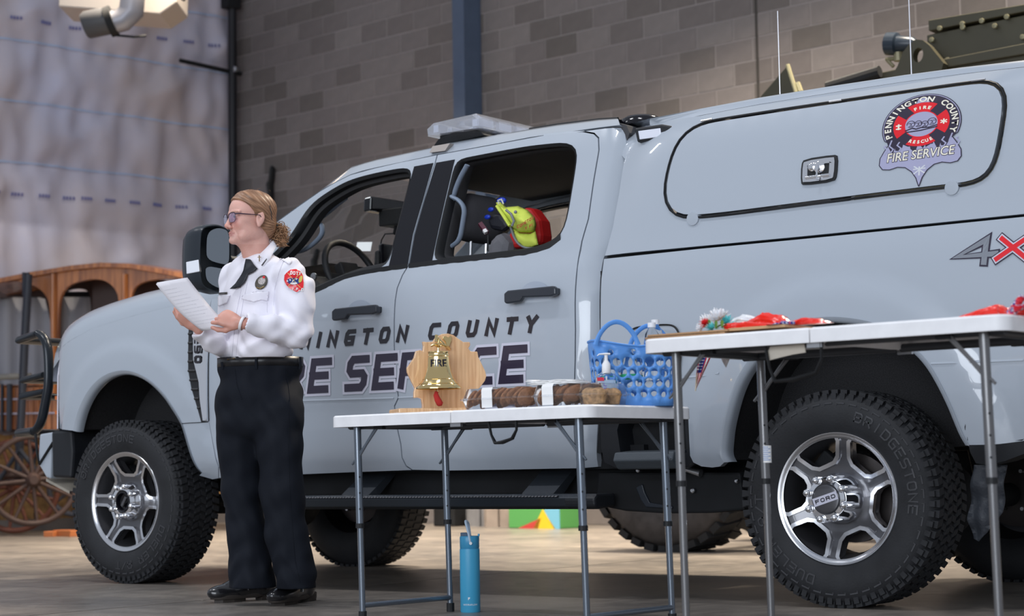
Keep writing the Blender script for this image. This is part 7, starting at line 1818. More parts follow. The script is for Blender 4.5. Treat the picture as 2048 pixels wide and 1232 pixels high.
# folds
sl, X, Y, Z = sh_.sub(sh_.lo, sh_.lo + sh_.h * (sh_.n - 1))
fold = .0035 * np.sin(Z * 55 + X * 60 + 3 * np.sin(X * 18 + Y * 12)) * np.clip((X - .05) / .05, 0, 1) + .0028 * np.sin((X * .9 - Z * .6) * 75 + 2 * np.sin(Z * 20)) + .0038 * np.sin(Z * 70 + 4 * np.sin(X * 22 + Y * 14)) * np.clip((1.24 - Z) / .1, 0, 1)
sh_.v = (sh_.v + fold).astype(np.float32)
V, Fq = sh_.mesh()
M['shirt'] = mat('white shirting', (.80, .785, .86), .75, bump=.05, bscale=500, sheen=.2)
shirt = npmesh('shirt', W3_(V), Fq, M['shirt'], pers)
from mathutils.bvhtree import BVHTree
def bvh(o): return BVHTree.FromPolygons([v.co[:] for v in o.data.vertices], [p.vertices[:] for p in o.data.polygons])
BS = bvh(shirt); BB = bvh(body)
def onS(u, v, tree=None, off=.002):
    d = ray(u, v).normalized(); h = (tree or BS).ray_cast(CAM, d)
    if h[0] is None: return None
    n = h[1]; n = -n if n.dot(d) > 0 else n
    return h[0] + n * off
def sline(name, pts, r, m, parent=shirt, off=.0015, n=6, tree=None, step=4, flat=1.0):
    P = [onS(u, v, tree, off) for u, v in resample(pts, step, False)]; P = [p for p in P if p is not None]
    if len(P) < 2: return
    bm = B(); tube(bm, P, r, n, flat=flat); return obj(name, bm, m, parent, smooth=60)
def spatch(name, poly, m, parent=shirt, off=.003, step=2.5, tree=None, thick=.0):
    vs, ts = tri2d(poly, [], step); P = [onS(u, v, tree, off) for u, v in vs]; bm = B(); V = [bm.verts.new(p) if p is not None else None for p in P]
    for t in ts:
        q = [V[i] for i in t]
        if None not in q:
            try: bm.faces.new(q)
            except ValueError: pass
    bmesh.ops.recalc_face_normals(bm, faces=bm.faces)
    c = sum((f.normal for f in bm.faces), Vector())
    if c.dot(CAM - PO) < 0: bmesh.ops.reverse_faces(bm, faces=bm.faces)
    o = obj(name, bm, m, parent, smooth=60)
    if thick: so = o.modifiers.new('s', 'SOLIDIFY'); so.thickness = thick; so.offset = 1
    return o
sline('placket_edge', [(489, 552), (478, 600), (470, 640), (466, 690), (464, 714)], .0016, M['shirt']); sline('placket_edge', [(498, 552), (487, 600), (479, 645), (474, 690), (472, 714)], .0012, M['shirt'])
spatch('pocket_flap', [(487, 590), (484, 598), (497, 602), (510, 604), (522, 600), (535, 602), (537, 583), (510, 584)], M['shirt'], off=.002, thick=.0025)
sline('pocket_edge', [(533, 604), (534, 625)], .0011, M['shirt'])
spatch('pocket_flap', [(432, 592), (430, 610), (440, 612), (455, 606), (462, 590), (450, 588)], M['shirt'], off=.002, thick=.0025)
spatch('epaulette', [(545, 497), (575, 512), (584, 524), (579, 530), (566, 522), (541, 506)], M['shirt'], off=.002, thick=.003)
sline('armhole_seam', [(570, 515), (558, 545), (549, 580), (547, 610)], .0016, M['shirt'])
# collar: folded bands round the neck
def collar(pts_top, pts_low, nm='collar'):
    bm = B(); loft(bm, [pts_top, [(a + b) / 2 + (b - a).normalized() * 0 for a, b in zip(pts_top, pts_low)], pts_low]); o = obj(nm, bm, M['shirt'], shirt, smooth=60); so = o.modifiers.new('s', 'SOLIDIFY'); so.thickness = .003; return o
NC = np.array(nk1)
def nring(a, r, z, fw=0.0): return Vector(W3_(NC + (FWD * cos(a) + LFT * sin(a)) * r + UP * z + FWD * fw))
A_l = np.linspace(radians(12), radians(178), 14)
def cz(a): return .026 + .074 * ((1 - cos(a)) / 2) ** .8
def ctr_(a): return -.004 - .022 * (1 - cos(a)) / 2
top = [nring(a, .060, cz(a), ctr_(a)) for a in A_l]; lw = [nring(a, .078 + .022 * max(0, cos(a)), cz(a) - .046 - .040 * max(0, cos(a - .35)) ** 4, ctr_(a)) for a in A_l]
def PX(u, v, f): return Vector(W3_(pp(u, v, f)))
collar([PX(*q) for q in ((549, 478, -.02), (545, 482, .03), (531, 497, .080), (516, 511, .098), (499, 521, .098))], [PX(*q) for q in ((556, 488, -.02), (552, 494, .05), (541, 515, .118), (529, 531, .135), (516, 542, .135))])
collar([PX(*q) for q in ((499, 521, .098), (493, 515, .08), (489, 506, .04), (489, 498, .0))], [PX(*q) for q in ((494, 537, .118), (487, 531, .09), (481, 520, .04), (480, 508, -.01))])
collar([PX(*q) for q in ((549, 478, -.02), (540, 474, -.07), (515, 480, -.08), (495, 492, -.05), (489, 498, .0))], [PX(*q) for q in ((556, 490, -.02), (546, 490, -.10), (515, 496, -.11), (488, 506, -.07), (480, 510, -.01))])
# tie, hanging loose towards the viewer's left, with a cord under the collar
BK = mat('black silk', (.010, .011, .016), .5)
tie = spatch('neck_tie', [(495, 522), (503, 522), (509, 530), (517, 539), (508, 546), (499, 551), (492, 566), (484, 575), (474, 579), (465, 579), (476, 569), (484, 556), (489, 543), (492, 532)], BK, pers, off=.010, thick=.004)
bm = B(); P = [onS(u, v, None, .006) for u, v in ((524, 532), (533, 521), (543, 509), (552, 497))]; P = [p for p in P if p]; tube(bm, P, .0022, 6); obj('tie_cord', bm, bpy.data.materials['black silk'], tie, smooth=60)
# pins and badges
GO = mat('old gold', (.35, .24, .10), .3, .9)
c = HC
pc = Vector(PX(519, 517, .125)); ux_ = Vector(W3_(LFT)) - PO; uu = Vector((0, 0, 1))
bm = B(); tl_ = Matrix.Rotation(.2, 3, dv); box(bm, pc + dv * .004, (.003, .003, .026)); box(bm, pc + dv * .004 + Vector((0, 0, .005)), (.0, .003, .003)) if 0 else None; tube(bm, [pc + dv * .004 + Vector((0, 0, .005)) - sv * .008, pc + dv * .004 + Vector((0, 0, .005)) + sv * .008], .0016, 6); obj('cross_pin', bm, GO, shirt)
spatch('name_plate', [(437, 586), (456, 584), (456, 588.5), (437, 590)], mat('name bar', (.09, .085, .08), .35, .6), off=.004, thick=.002)
def ellp(cx, cy, a, b, rot=0, n=22): return [(cx + a * cos(t) * cos(rot) - b * sin(t) * sin(rot), cy + a * cos(t) * sin(rot) + b * sin(t) * cos(rot)) for t in np.linspace(0, 2 * pi, n, endpoint=False)]
bg = spatch('metal_badge', ellp(523, 565, 11, 15.5, .5), mat('badge pewter', (.10, .09, .075), .5, .5), off=.004, thick=.002)
spatch('badge_field', ellp(524, 563, 6.5, 8, .5), mat('badge enamel', (.42, .38, .37), .5, var=.6, vscale=300), bg, off=.0065); sline('badge_ribbon', [(514, 576), (521, 578), (528, 574)], .002, GO, bg, .007); spatch('badge_dot', ellp(528, 556, 2.5, 2.5), M['dec_red'], bg, off=.008)
# shoulder patch
PX, PY = 588, 563
ph = [(573, 545), (580, 539), (592, 538), (601, 543), (606, 552), (608, 566), (607, 577), (601, 583), (594, 586), (586, 582), (577, 577), (571, 569), (568, 560), (569, 550)]
pt_ = spatch('shoulder_patch', ph, mat('patch edge', (.75, .74, .78), .7), off=.003, thick=.0012); spatch('patch_field', inset(ph, 1.3), M['dec_red'], pt_, off=.0048)
for a in (((576, 547), (601, 577)), ((600, 546), (577, 573))): sline('patch_pole', [a[0], a[1]], .0014, mat('gold thread', (.70, .45, .15), .6) if 'gold thread' not in bpy.data.materials else bpy.data.materials['gold thread'], pt_, .0062)
spatch('patch_centre', ellp(588, 563, 13, 6.5, .12), mat('navy thread', (.02, .05, .22), .7), pt_, off=.0066)
spatch('patch_hat', ellp(600, 560, 3.5, 7, .2), mat('yellow thread', (.55, .45, .08), .7), pt_, off=.0074); spatch('patch_cloud', ellp(588, 567, 7, 2.2, .1), M['white'], pt_, off=.0078)
for i, (x_, y_) in enumerate(((576, 562), (581, 560), (586, 562), (592, 559))): spatch('patch_mark', ellp(x_, y_, 1.6, 1.3, i), M['white'], pt_, off=.0078)
def ptext(t, u0, v0, cw, ch, pt, w, rot):
    bm = B(); word(bm, t, 0, 0, cw, ch, pt, w, lambda a, b: onS(u0 + a * cos(rot) + b * sin(rot), v0 + a * sin(rot) - b * cos(rot), None, .0082) or PO, step=3)
    obj('patch_lettering', bm, M['white'], pt_)['kind'] = 'stuff'
ptext('DOTY', 580.5, 551, 4.0, 6.5, 5.0, 1.3, .06); ptext('V.F.D', 585, 580.5, 3.8, 5.5, 4.2, 1.2, .14)
# wristband
cW = wrN + (wrN - np.array(pp(445, 634, .262))) / np.linalg.norm(wrN - np.array(pp(445, 634, .262))) * .006; dW = (wrN - np.array(pp(445, 634, .262))); dW /= np.linalg.norm(dW); a1 = np.cross(dW, UP); a1 /= np.linalg.norm(a1); a2 = np.cross(dW, a1)
bm = B(); loft(bm, [[Vector(W3_(cW + (a1 * cos(t) + a2 * sin(t)) * .0285 + dW * e + UP * 0)) for t in np.linspace(0, 2 * pi, 29)] for e in (-.006, .006)]); wbn = obj('wristband', bm, mat('white band', (.80, .78, .80), .5), pers, smooth=60); so = wbn.modifiers.new('s', 'SOLIDIFY'); so.thickness = .001
bm = B()
for i in range(9):
    t = i * .2; 
    for k in range(2):
        tt = t + .09 * k; loft(bm, [[Vector(W3_(cW + (a1 * cos(q) + a2 * sin(q)) * .0294 + dW * e)) for q in (tt - .03, tt + .02)] for e in (-.003, .003)])
for f_ in bm.faces: pass
wl_ = obj('band_print', bm, mat('magenta print', (.55, .03, .22), .5), wbn); wl_['kind'] = 'stuff'
# --- trousers
tr_ = Field((-.30, -.26, .03), (.30, .28, 1.02), .0055)
for v, cu, w, d, vz in ((735, 520, .182, .125, .10), (790, 519, .186, .138, .12), (840, 519, .176, .135, .10)): tr_.ell(pp(cu, v, 0), (w, d, vz), None, .04)
def leg(pts, f0, f1, k=.03, dsc=1.08):
    for (v0, a0, b0), (v1, a1_, b1) in zip(pts, pts[1:]):
        F0 = f0 + (f1 - f0) * (v0 - 820) / 350; F1 = f0 + (f1 - f0) * (v1 - 820) / 350; p, q = pp((a0 + b0) / 2, v0, F0), pp((a1_ + b1) / 2, v1, F1); m = 474.
        tr_.cap(p, q, (b0 - a0) / 2 / m, (b1 - a1_) / 2 / m, k, sc=(1, dsc, 1))
leg([(820, 430, 530), (894, 436, 524), (981, 445, 522), (1067, 456, 530), (1120, 460, 539), (1165, 461, 547), (1200, 460, 549)], -.04, -.04)
leg([(820, 515, 609), (894, 517, 604), (985, 522, 607), (1067, 533, 613), (1110, 545, 622), (1150, 554, 630), (1200, 556, 631)], .06, .055)
sl, X, Y, Z = tr_.sub(tr_.lo, tr_.lo + tr_.h * (tr_.n - 1))
tr_.v = (tr_.v + .003 * np.sin(Z * 60 + 3 * np.sin(X * 30 + Y * 20)) * np.clip((.30 - Z) / .12, 0, 1) + .0022 * np.sin(X * 80 + Z * 24 + 2 * np.sin(Z * 16)) + .0015 * np.sin(X * 45 - Z * 50)).astype(np.float32)
hz = zpx(1176, 505, 0); tr_.v = np.maximum(tr_.v, (hz - (Z - .0 * X)).astype(np.float32) + 0 * X.astype(np.float32) + 0 * Y.astype(np.float32))
wz = zpx(728, 520, 0); tr_.v = np.maximum(tr_.v, (Z - wz).astype(np.float32) + 0 * X.astype(np.float32) + 0 * Y.astype(np.float32))
V, Fq = tr_.mesh(); M['trouser'] = mat('black twill', (.0060, .0080, .0135), .8, bump=.08, bscale=500, spec=.25)
trs = npmesh('trousers', W3_(V), Fq, M['trouser'], pers); BT = bvh(trs)
sline('pocket_seam', [(572, 738), (575, 760), (580, 800), (578, 812)], .0014, M['trouser'], trs, .001, tree=BT); sline('side_seam', [(578, 800), (577, 900), (580, 1000), (590, 1120), (600, 1165)], .0012, M['trouser'], trs, .001, tree=BT, step=12); sline('fly_seam', [(470, 738), (474, 770), (484, 800)], .0014, M['trouser'], trs, .001, tree=BT)
# belt as a band following the waist
BX = []
for t in np.linspace(0, 2 * pi, 48, endpoint=False):
    c = np.array(pp(520, 724, 0)); d = np.array([cos(t), sin(t), 0]); h = BT.ray_cast(Vector(W3_(c + d * .5 - UP * .012)), Vector(W3_(-d)) - PO)
    BX.append(Vector(h[0]) + Vector((0, 0, 0)) if h[0] else Vector(W3_(c + d * .17)))
ctr = sum(BX, Vector()) / len(BX); BX = [p + (p - ctr).normalized() * .004 for p in BX]
bm = B(); loft(bm, [[p + Vector((0, 0, e)) for p in BX + BX[:1]] for e in (-.010, .030)]); bel = obj('belt', bm, mat('black leather', (.012, .012, .014), .35), pers, smooth=60); so = bel.modifiers.new('s', 'SOLIDIFY'); so.thickness = .004; so.offset = 1
BBt = bvh(bel)
bp_ = [onS(u, v, BBt, .008) for u, v in ((457, 719), (470, 717), (470, 733), (457, 735))]
if all(bp_): bm = B(); tube(bm, bp_, .0022, 8, closed=True); tube(bm, [(bp_[0] + bp_[3]) / 2, (bp_[1] + bp_[2]) / 2], .0016, 6); obj('buckle', bm, GO, bel, smooth=60)
for u in (447, 513, 598):
    q = [onS(u, 714, BBt, .006), onS(u, 724, BBt, .008), onS(u, 738, BT, .004)]; q = [p for p in q if p]
    if len(q) > 1: bm = B(); tube(bm, q, .0055, 8, flat=.4, up=tuple(dv)); obj('belt_loop', bm, M['trouser'], trs)
# --- shoes (leather clogs with a low heel)
SHM = mat('polished black leather', (.012, .012, .014), .22, coat=.5); SOL = mat('dark sole', (.035, .028, .024), .6)
def shoe(toe, heel, L, wd_):
    toe = np.array(toe); heel = np.array(heel); toe[2] = heel[2] = 0; d = toe - heel; L = np.linalg.norm(d); d /= L; s_ = np.array([-d[1], d[0], 0]); o = heel; Rm = np.stack([d, s_, UP], 1)
    def q(a, b, z): return o + d * a * L + s_ * b + UP * z
    f = Field(np.minimum(toe, heel) - .08, np.maximum(toe, heel) + [.08, .08, .15], .0035)
    f.ell(q(.74, 0, .044), (.30 * L, .047, .034), Rm, .02); f.ell(q(.55, 0, .056), (.25 * L, .044, .048), Rm, .02); f.ell(q(.26, 0, .055), (.26 * L, .038, .045), Rm, .02); f.cap(q(.22, 0, .05), q(.25, 0, .13), .040, .040, .02); f.ell(q(.88, 0, .032), (.13 * L, .036, .022), Rm, .02)
    f.v[:, :, :int(np.ceil((.022 - f.lo[2]) / f.h))] = np.maximum(f.v[:, :, :int(np.ceil((.022 - f.lo[2]) / f.h))], .001)
    V, Fq = f.mesh(); so_ = npmesh('shoe', W3_(V), Fq, SHM, pers)
    out = [(.0, .0), (.03, .024), (.12, .034), (.3, .034), (.5, .036), (.7, .046), (.85, .043), (.95, .028), (1.0, .0)]; pl_ = [(a, b) for a, b in out] + [(a, -b) for a, b in out[-2:0:-1]]
    bm = B(); rows = []
    for z, k in ((.014, .98), (.020, 1.0), (.030, 1.0), (.033, .95)): rows.append([Vector(W3_(q(.5 + (a - .5) * (k if 1 else 1) * 1.02, b * k, z + (.006 if a < .35 else 0)))) for a, b in chaikin(pl_, True, 1)])
    loft(bm, rows, closed=True); bm.verts.ensure_lookup_table(); n = len(rows[0]); bm.faces.new([bm.verts[i] for i in range(n)]); bm.faces.new([bm.verts[i] for i in range(3 * n, 4 * n)]); bmesh.ops.recalc_face_normals(bm, faces=bm.faces); obj('sole', bm, SOL, so_, smooth=40)
    bm = B(); rows = [[Vector(W3_(q(.14 + (a - .14) * k, b * k, z))) for a, b in ((.01, 0), (.03, .024), (.12, .033), (.26, .032), (.30, 0), (.26, -.032), (.12, -.033), (.03, -.024))] for z, k in ((.0, .92), (.022, 1.0))]
    loft(bm, rows, closed=True); bm.verts.ensure_lookup_table(); bm.faces.new([bm.verts[i] for i in range(8)]); bm.faces.new([bm.verts[i] for i in range(8, 16)]); bmesh.ops.recalc_face_normals(bm, faces=bm.faces); obj('heel', bm, SOL, so_)
    bm = B(); rows = [[Vector(W3_(q(.70 + (a - .7) * .9, b * .9, z))) for a, b in ((.48, .030), (.7, .044), (.88, .036), (.97, 0), (.88, -.036), (.7, -.044), (.48, -.030))] for z in (.0, .016)]
    loft(bm, rows, closed=True); bm.verts.ensure_lookup_table(); bm.faces.new([bm.verts[i] for i in range(7)]); bmesh.ops.recalc_face_normals(bm, faces=bm.faces); obj('fore_sole', bm, SOL, so_)
    bt = BVHTree.FromPolygons([v.co[:] for v in so_.data.vertices], [p.vertices[:] for p in so_.data.polygons]); P = []
    for t in np.linspace(-1.5, 1.5, 15):
        c = q(.50, 0, .045); dr = s_ * sin(t) + UP * cos(t); h = bt.ray_cast(Vector(W3_(c + dr * .12)), Vector(W3_(-dr)) - PO)
        if h[0]: P.append(h[0] + (Vector(W3_(dr)) - PO) * .001)
    if len(P) > 2: bm = B(); tube(bm, P, .0085, 8, flat=.25, up=tuple(Vector(W3_(d)) - PO)); obj('instep_strap', bm, SHM, so_, smooth=60); bm = B(); box(bm, P[len(P) // 2 - 2] + Vector((0, 0, .003)), (.012, .012, .003)); obj('strap_buckle', bm, M['steel'], so_)
g0 = lambda u, v: L_(onZ(u, v))
shoe(g0(421, 1206), g0(549, 1198), .25, .09); shoe(g0(544, 1213), g0(626, 1200), .25, .09)
# --- paper sheets held in both hands
ppn = None
def pap(u, v, f): return P_(*pp(u, v, f))
pq = thing('paper_sheets', 'white printed sheets of paper held open in both hands', 'paper', pap(380, 610, .27))
for k in range(3):
    bm = B(); rows = []; n = 14
    c00, c10, c01, c11 = (312 + 1 * k, 568 - 1.5 * k), (371 + 2 * k, 557 - k), (404, 662 - k), (461 - k, 655)
    for j in range(n + 1):
        t = j / n; row = []
        for i in range(9):
            s_ = i / 8; u = (c00[0] * (1 - s_) + c10[0] * s_) * (1 - t) + (c01[0] * (1 - s_) + c11[0] * s_) * t; v = (c00[1] * (1 - s_) + c10[1] * s_) * (1 - t) + (c01[1] * (1 - s_) + c11[1] * s_) * t
            sag = 5 * sin(pi * t) * (1 - .6 * s_)
            row.append(pap(u - sag * .6, v + sag, .245 + .05 * (1 - t) * (1 - s_) + .012 * sin(pi * s_) + .0009 * k * -1))
        rows.append(row)
    loft(bm, rows); bmesh.ops.recalc_face_normals(bm, faces=bm.faces); o = obj('sheet', bm, mat('printed paper', (.72, .70, .74), .6) if 'printed paper' not in bpy.data.materials else bpy.data.materials['printed paper'], pq, smooth=60); so = o.modifiers.new('s', 'SOLIDIFY'); so.thickness = .0002
    if k == 0:
        BP = rows
        bm = B()
        for li in range(1, 13):
            t = .06 + .88 * li / 13.5; j = t * n; j0 = int(j); fr = j - j0
            for a, b in ((.10, .34), (.36, .60), (.62, .88 if li % 3 else .7)):
                q_ = []
                for s_ in (a, b):
                    i_ = s_ * 8; i0_ = min(7, int(i_)); f2 = i_ - i0_; p0 = rows[j0][i0_].lerp(rows[j0][i0_ + 1], f2); p1 = rows[j0 + 1][i0_].lerp(rows[j0 + 1][i0_ + 1], f2); q_.append((p0.lerp(p1, fr) + dv * .0012, p0.lerp(p1, min(1, fr + .12)) + dv * .0012))
                bm.faces.new([bm.verts.new(p) for p in (q_[0][0], q_[1][0], q_[1][1], q_[0][1])])
        o = obj('text_lines', bm, mat('faint print', (.62, .605, .65), .6), pq); o['kind'] = 'stuff'

# ================================================================ military vehicle behind the pickup
yM = 4.35
mv = thing('armoured_truck', 'olive drab armoured military truck parked behind the pickup', 'truck', (3.2, yM + 1.2, 0))
def mY(u, v, y=yM): return onY(u, v, y)
def mprism(nm, pts, y0, y1, m, parent, bev=.006):
    P = [mY(u, v, y0) for u, v in pts]; bm = B(); prism(bm, [(p.x, p.z) for p in P], lambda a, b: Vector((a, y0, b)), (0, y1 - y0, 0)); return obj(nm, bm, m, parent, bevel=bev)
OL = M['olive']
hull = mprism('hull', [(1640, 178), (1755, 152), (1850, 133), (2048, 92), (2200, 60), (2200, 700), (1640, 700)], yM, yM + 2.3, OL, mv)
mprism('hood_edge', [(1660, 174), (1700, 160), (1756, 146), (1845, 126), (2060, 84), (2060, 106), (1850, 142), (1664, 181)], yM - .04, yM + .25, OL, mv)
# bonnet box with rivets (upper right)
bx_ = mprism('equipment_box', [(1853, 70), (1858, 128), (2200, 62), (2200, -8), (2048, 30)], yM + .05, yM + 1.6, OL, mv)
mprism('box_lid', [(1856, 40), (1857, 62), (2200, -8), (2200, -40), (2048, 8)], yM + .02, yM + 1.65, OL, mv)
for u, v in ((1880, 57), (1925, 48), (1964, 42), (2014, 34), (1926, 55), (2046, 74), (1864, 80), (1896, 120), (1990, 52)):
    P = mY(u, v, yM + .02); bm = B(); lathe(bm, [(.018, 0), (.016, -.014), (0, -.018)], P, 'y', 10); obj('bolt', bm, mat('worn olive', (.22, .20, .12), .4, .3) if 'worn olive' not in bpy.data.materials else bpy.data.materials['worn olive'], mv, smooth=40)
# lifting eye
c = [(1780, 158), (1795, 132), (1806, 104), (1818, 88), (1832, 79), (1845, 80), (1858, 90), (1887, 126), (1880, 150)]
P = [mY(u, v, yM - .12) for u, v in c]; ho = [mY(u, v, yM - .12) for u, v in ellp(1836, 110, 10, 15, .2, 16)]
bm = B(); sheet(bm, [(p.x, p.z) for p in P], [[(p.x, p.z) for p in ho]], lambda a, b: Vector((a, yM - .12, b)), .08); r = bmesh.ops.extrude_face_region(bm, geom=bm.faces[:]); bmesh.ops.translate(bm, vec=(0, .07, 0), verts=[v for v in r['geom'] if isinstance(v, bmesh.types.BMVert)]); bmesh.ops.recalc_face_normals(bm, faces=bm.faces); obj('lifting_eye', bm, OL, mv)
# blackout lamp
lp = mY(1800, 92, yM + .1); bm = B(); a = mY(1771, 88, yM + .1); b = mY(1832, 88, yM + .1); tube(bm, [a, a.lerp(b, .06), a.lerp(b, .38), a.lerp(b, .42), a.lerp(b, .9), b], [.05, .075, .075, .055, .045, .03], 18); hl_ = obj('drive_lamp', bm, mat('blue black lamp', (.02, .03, .045), .3), mv, smooth=50)
bm = B(); tube(bm, [mY(1796, 105, yM + .1), mY(1797, 122, yM + .1)], .03, 10); tube(bm, [mY(1772, 119, yM + .1), mY(1815, 114, yM + .1)], .014, 8); tube(bm, [mY(1775, 121, yM + .1), mY(1787, 133, yM + .1)], .012, 8); obj('lamp_bracket', bm, bpy.data.materials['worn olive'], mv)['kind'] = 'stuff'
# triangular mirror / cutter plate
mprism('side_plate', [(1518, 196), (1575, 130), (1592, 188), (1592, 215), (1518, 215)], yM - .1, yM - .06, OL, mv, .004)
bm = B(); tube(bm, [mY(1575, 129, yM - .1), mY(1583, 155, yM - .1), mY(1593, 187, yM - .1)], .014, 6); tube(bm, [mY(1594, 166, yM - .08), mY(1601, 184, yM - .08)], .02, 6); obj('plate_edge', bm, mat('pale olive edge', (.42, .38, .22), .45), mv)['kind'] = 'stuff'
bm = B(); tube(bm, [mY(1655, 175, yM - .08), mY(1760, 143, yM - .08)], .04, 10); obj('wiper_arm', bm, M['dark'], mv)
# big wheel under the pickup
wc = onZ(1332, 1104); Rb = .60
for (x, y) in ((wc.x, wc.y), (wc.x + 3.9, wc.y), (wc.x, wc.y + 2.0), (wc.x + 3.9, wc.y + 2.0)):
    C0 = Vector((x, y, Rb)); s_ = 1 if y < wc.y + 1 else -1
    bm = B(); lathe(bm, [(.27, .02 * s_), (.31, -.01 * s_), (.42, -.03 * s_), (.53, -.015 * s_), (.575, .03 * s_), (.59, .08 * s_), (.59, .34 * s_), (.55, .41 * s_), (.3, .42 * s_)], C0, 'y', 56, caps=False); wt_ = obj('tyre', bm, mat('dusty tyre', (.055, .052, .055), .8, var=.3, vscale=12) if 'dusty tyre' not in bpy.data.materials else bpy.data.materials['dusty tyre'], mv, smooth=50)
    bm = B()
    for i in range(34):
        a = 2 * pi * i / 34; vs = []
        for r in (.56, .605):
            for aa, yy in ((a, -.012), (a + .12, -.012), (a + .19, .20), (a + .07, .20)): vs.append(bm.verts.new(C0 + Vector((r * cos(aa), yy * s_, r * sin(aa)))))
        for f in ((4, 5, 6, 7), (0, 1, 5, 4), (1, 2, 6, 5), (2, 3, 7, 6), (3, 0, 4, 7)): bm.faces.new([vs[j] for j in f])
        vs = []
        for r in (.56, .605):
            for aa, yy in ((a + .1, .21), (a + .22, .21), (a + .15, .40), (a + .03, .40)): vs.append(bm.verts.new(C0 + Vector((r * cos(aa), yy * s_, r * sin(aa)))))
        for f in ((4, 5, 6, 7), (0, 1, 5, 4), (1, 2, 6, 5), (2, 3, 7, 6), (3, 0, 4, 7)): bm.faces.new([vs[j] for j in f])
    bmesh.ops.recalc_face_normals(bm, faces=bm.faces); obj('tread', bm, M['rubber'], wt_)['kind'] = 'stuff'
    bm = B(); lathe(bm, [(.29, .02 * s_), (.27, .10 * s_), (.12, .12 * s_), (.10, .02 * s_), (0, .01 * s_)], C0, 'y', 30, caps=False); obj('wheel_disc', bm, OL, wt_, smooth=40)
bm = B(); tube(bm, [(wc.x, wc.y + .3, Rb), (wc.x, wc.y + 1.7, Rb)], .09, 10); obj('axle', bm, M['dark'], mv)

# ================================================================ horse-drawn coach at the left
DC = 18.2; co = at(60, 960, DC); co.z = 0
cx_ax = Vector((CR.x, CR.y, 0)).normalized(); cy_ax = Vector((-cx_ax.y, cx_ax.x, 0))
turn = Matrix.Rotation(radians(-6), 3, 'Z'); cx_ax = turn @ cx_ax; cy_ax = turn @ cy_ax; cn = -cy_ax
def cp(u, v, o=0): return onPl(u, v, co + cn * o, cn)
ch = thing('horse_coach', 'old wooden horse-drawn coach with spoked wheels at the left behind the pickup', 'coach', co)
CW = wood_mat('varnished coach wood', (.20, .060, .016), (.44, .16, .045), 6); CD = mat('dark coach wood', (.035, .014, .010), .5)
IR = mat('coach ironwork', (.018, .022, .034), .5)
def cprism(nm, pts, o0, th, m, holes=(), bev=0.0, parent=None):
    q = [cp(u, v, o0) for u, v in pts]; O_ = co + cn * o0; A = [((p - O_).dot(cx_ax), p.z) for p in q]; Hs = [[((cp(u, v, o0) - O_).dot(cx_ax), cp(u, v, o0).z) for u, v in h] for h in holes]
    bm = B(); sheet(bm, A, Hs, lambda a, b: O_ + cx_ax * a + Vector((0, 0, b)), .3); r = bmesh.ops.extrude_face_region(bm, geom=bm.faces[:]); bmesh.ops.translate(bm, vec=-cn * th, verts=[v for v in r['geom'] if isinstance(v, bmesh.types.BMVert)]); bmesh.ops.recalc_face_normals(bm, faces=bm.faces)
    return obj(nm, bm, m, parent or ch, bevel=bev)
# near side frame with arched openings (roof edge curves down to both sides)
w1 = chaikin([(-60, 600), (-30, 573), (30, 560), (75, 572), (98, 598), (101, 640), (102, 770), (-60, 770)], True, 2)
w2 = chaikin([(116, 630), (122, 582), (150, 563), (200, 556), (228, 572), (240, 600), (241, 770), (116, 770)], True, 2)
w3 = chaikin([(262, 620), (263, 580), (285, 562), (340, 556), (420, 560), (430, 600), (430, 770), (262, 770)], True, 2)
cprism('side_frame', [(-80, 572), (0, 558), (60, 546), (140, 533), (200, 527), (260, 529), (330, 541), (400, 556), (470, 572), (470, 780), (-80, 780)], .0, .06, CW, [w1, w2, w3])
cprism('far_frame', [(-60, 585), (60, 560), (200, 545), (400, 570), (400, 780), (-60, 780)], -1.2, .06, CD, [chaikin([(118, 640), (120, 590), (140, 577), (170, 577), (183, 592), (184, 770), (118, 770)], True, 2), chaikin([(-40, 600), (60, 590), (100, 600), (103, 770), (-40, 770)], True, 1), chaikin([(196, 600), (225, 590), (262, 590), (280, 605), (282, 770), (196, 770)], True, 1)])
bm = B(); rf = [(-80, 570), (0, 556), (60, 544), (140, 531), (200, 525), (260, 527), (330, 539), (400, 554), (470, 570)]
loft(bm, [[cp(u, v, .06) + cn * 0 - Vector((0, 0, 0)) for u, v in rf], [cp(u, v, .06) - cn * .7 + Vector((0, 0, .06)) for u, v in rf], [cp(u, v, .06) - cn * 1.35 for u, v in rf]]); loft(bm, [[cp(u, v, .06) for u, v in rf], [cp(u, v, .06) - Vector((0, 0, .045)) for u, v in rf]]); obj('roof', bm, CW, ch, smooth=40)
for u in (108, 250):
    bm = B(); tube(bm, [cp(u, 548, .03), cp(u, 790, .03)], .035, 10, flat=.6); obj('pillar', bm, CW, ch, smooth=60)
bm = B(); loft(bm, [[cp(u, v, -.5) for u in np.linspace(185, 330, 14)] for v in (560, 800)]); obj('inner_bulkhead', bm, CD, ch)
# white dust cloths beyond the coach windows
bm = B(); loft(bm, [[cp(u, v, -1.38 + .05 * sin(u * .12)) for u in np.linspace(-80, 230, 40)] for v in (588, 650, 730, 800, 870)]); tag(obj('dust_sheet', bm, mat('dust sheet', (.42, .42, .46), .8), smooth=180), 'pale dust sheet hanging beyond the coach windows', 'cloth')
bm = B(); tube(bm, [cp(u, v, -1.32) for u, v in ((-80, 590), (230, 588))], .03, 8); tag(obj('hanging_rail', bm, M['dark'], smooth=60), 'dark rail carrying the dust sheet beyond the coach', 'rail')
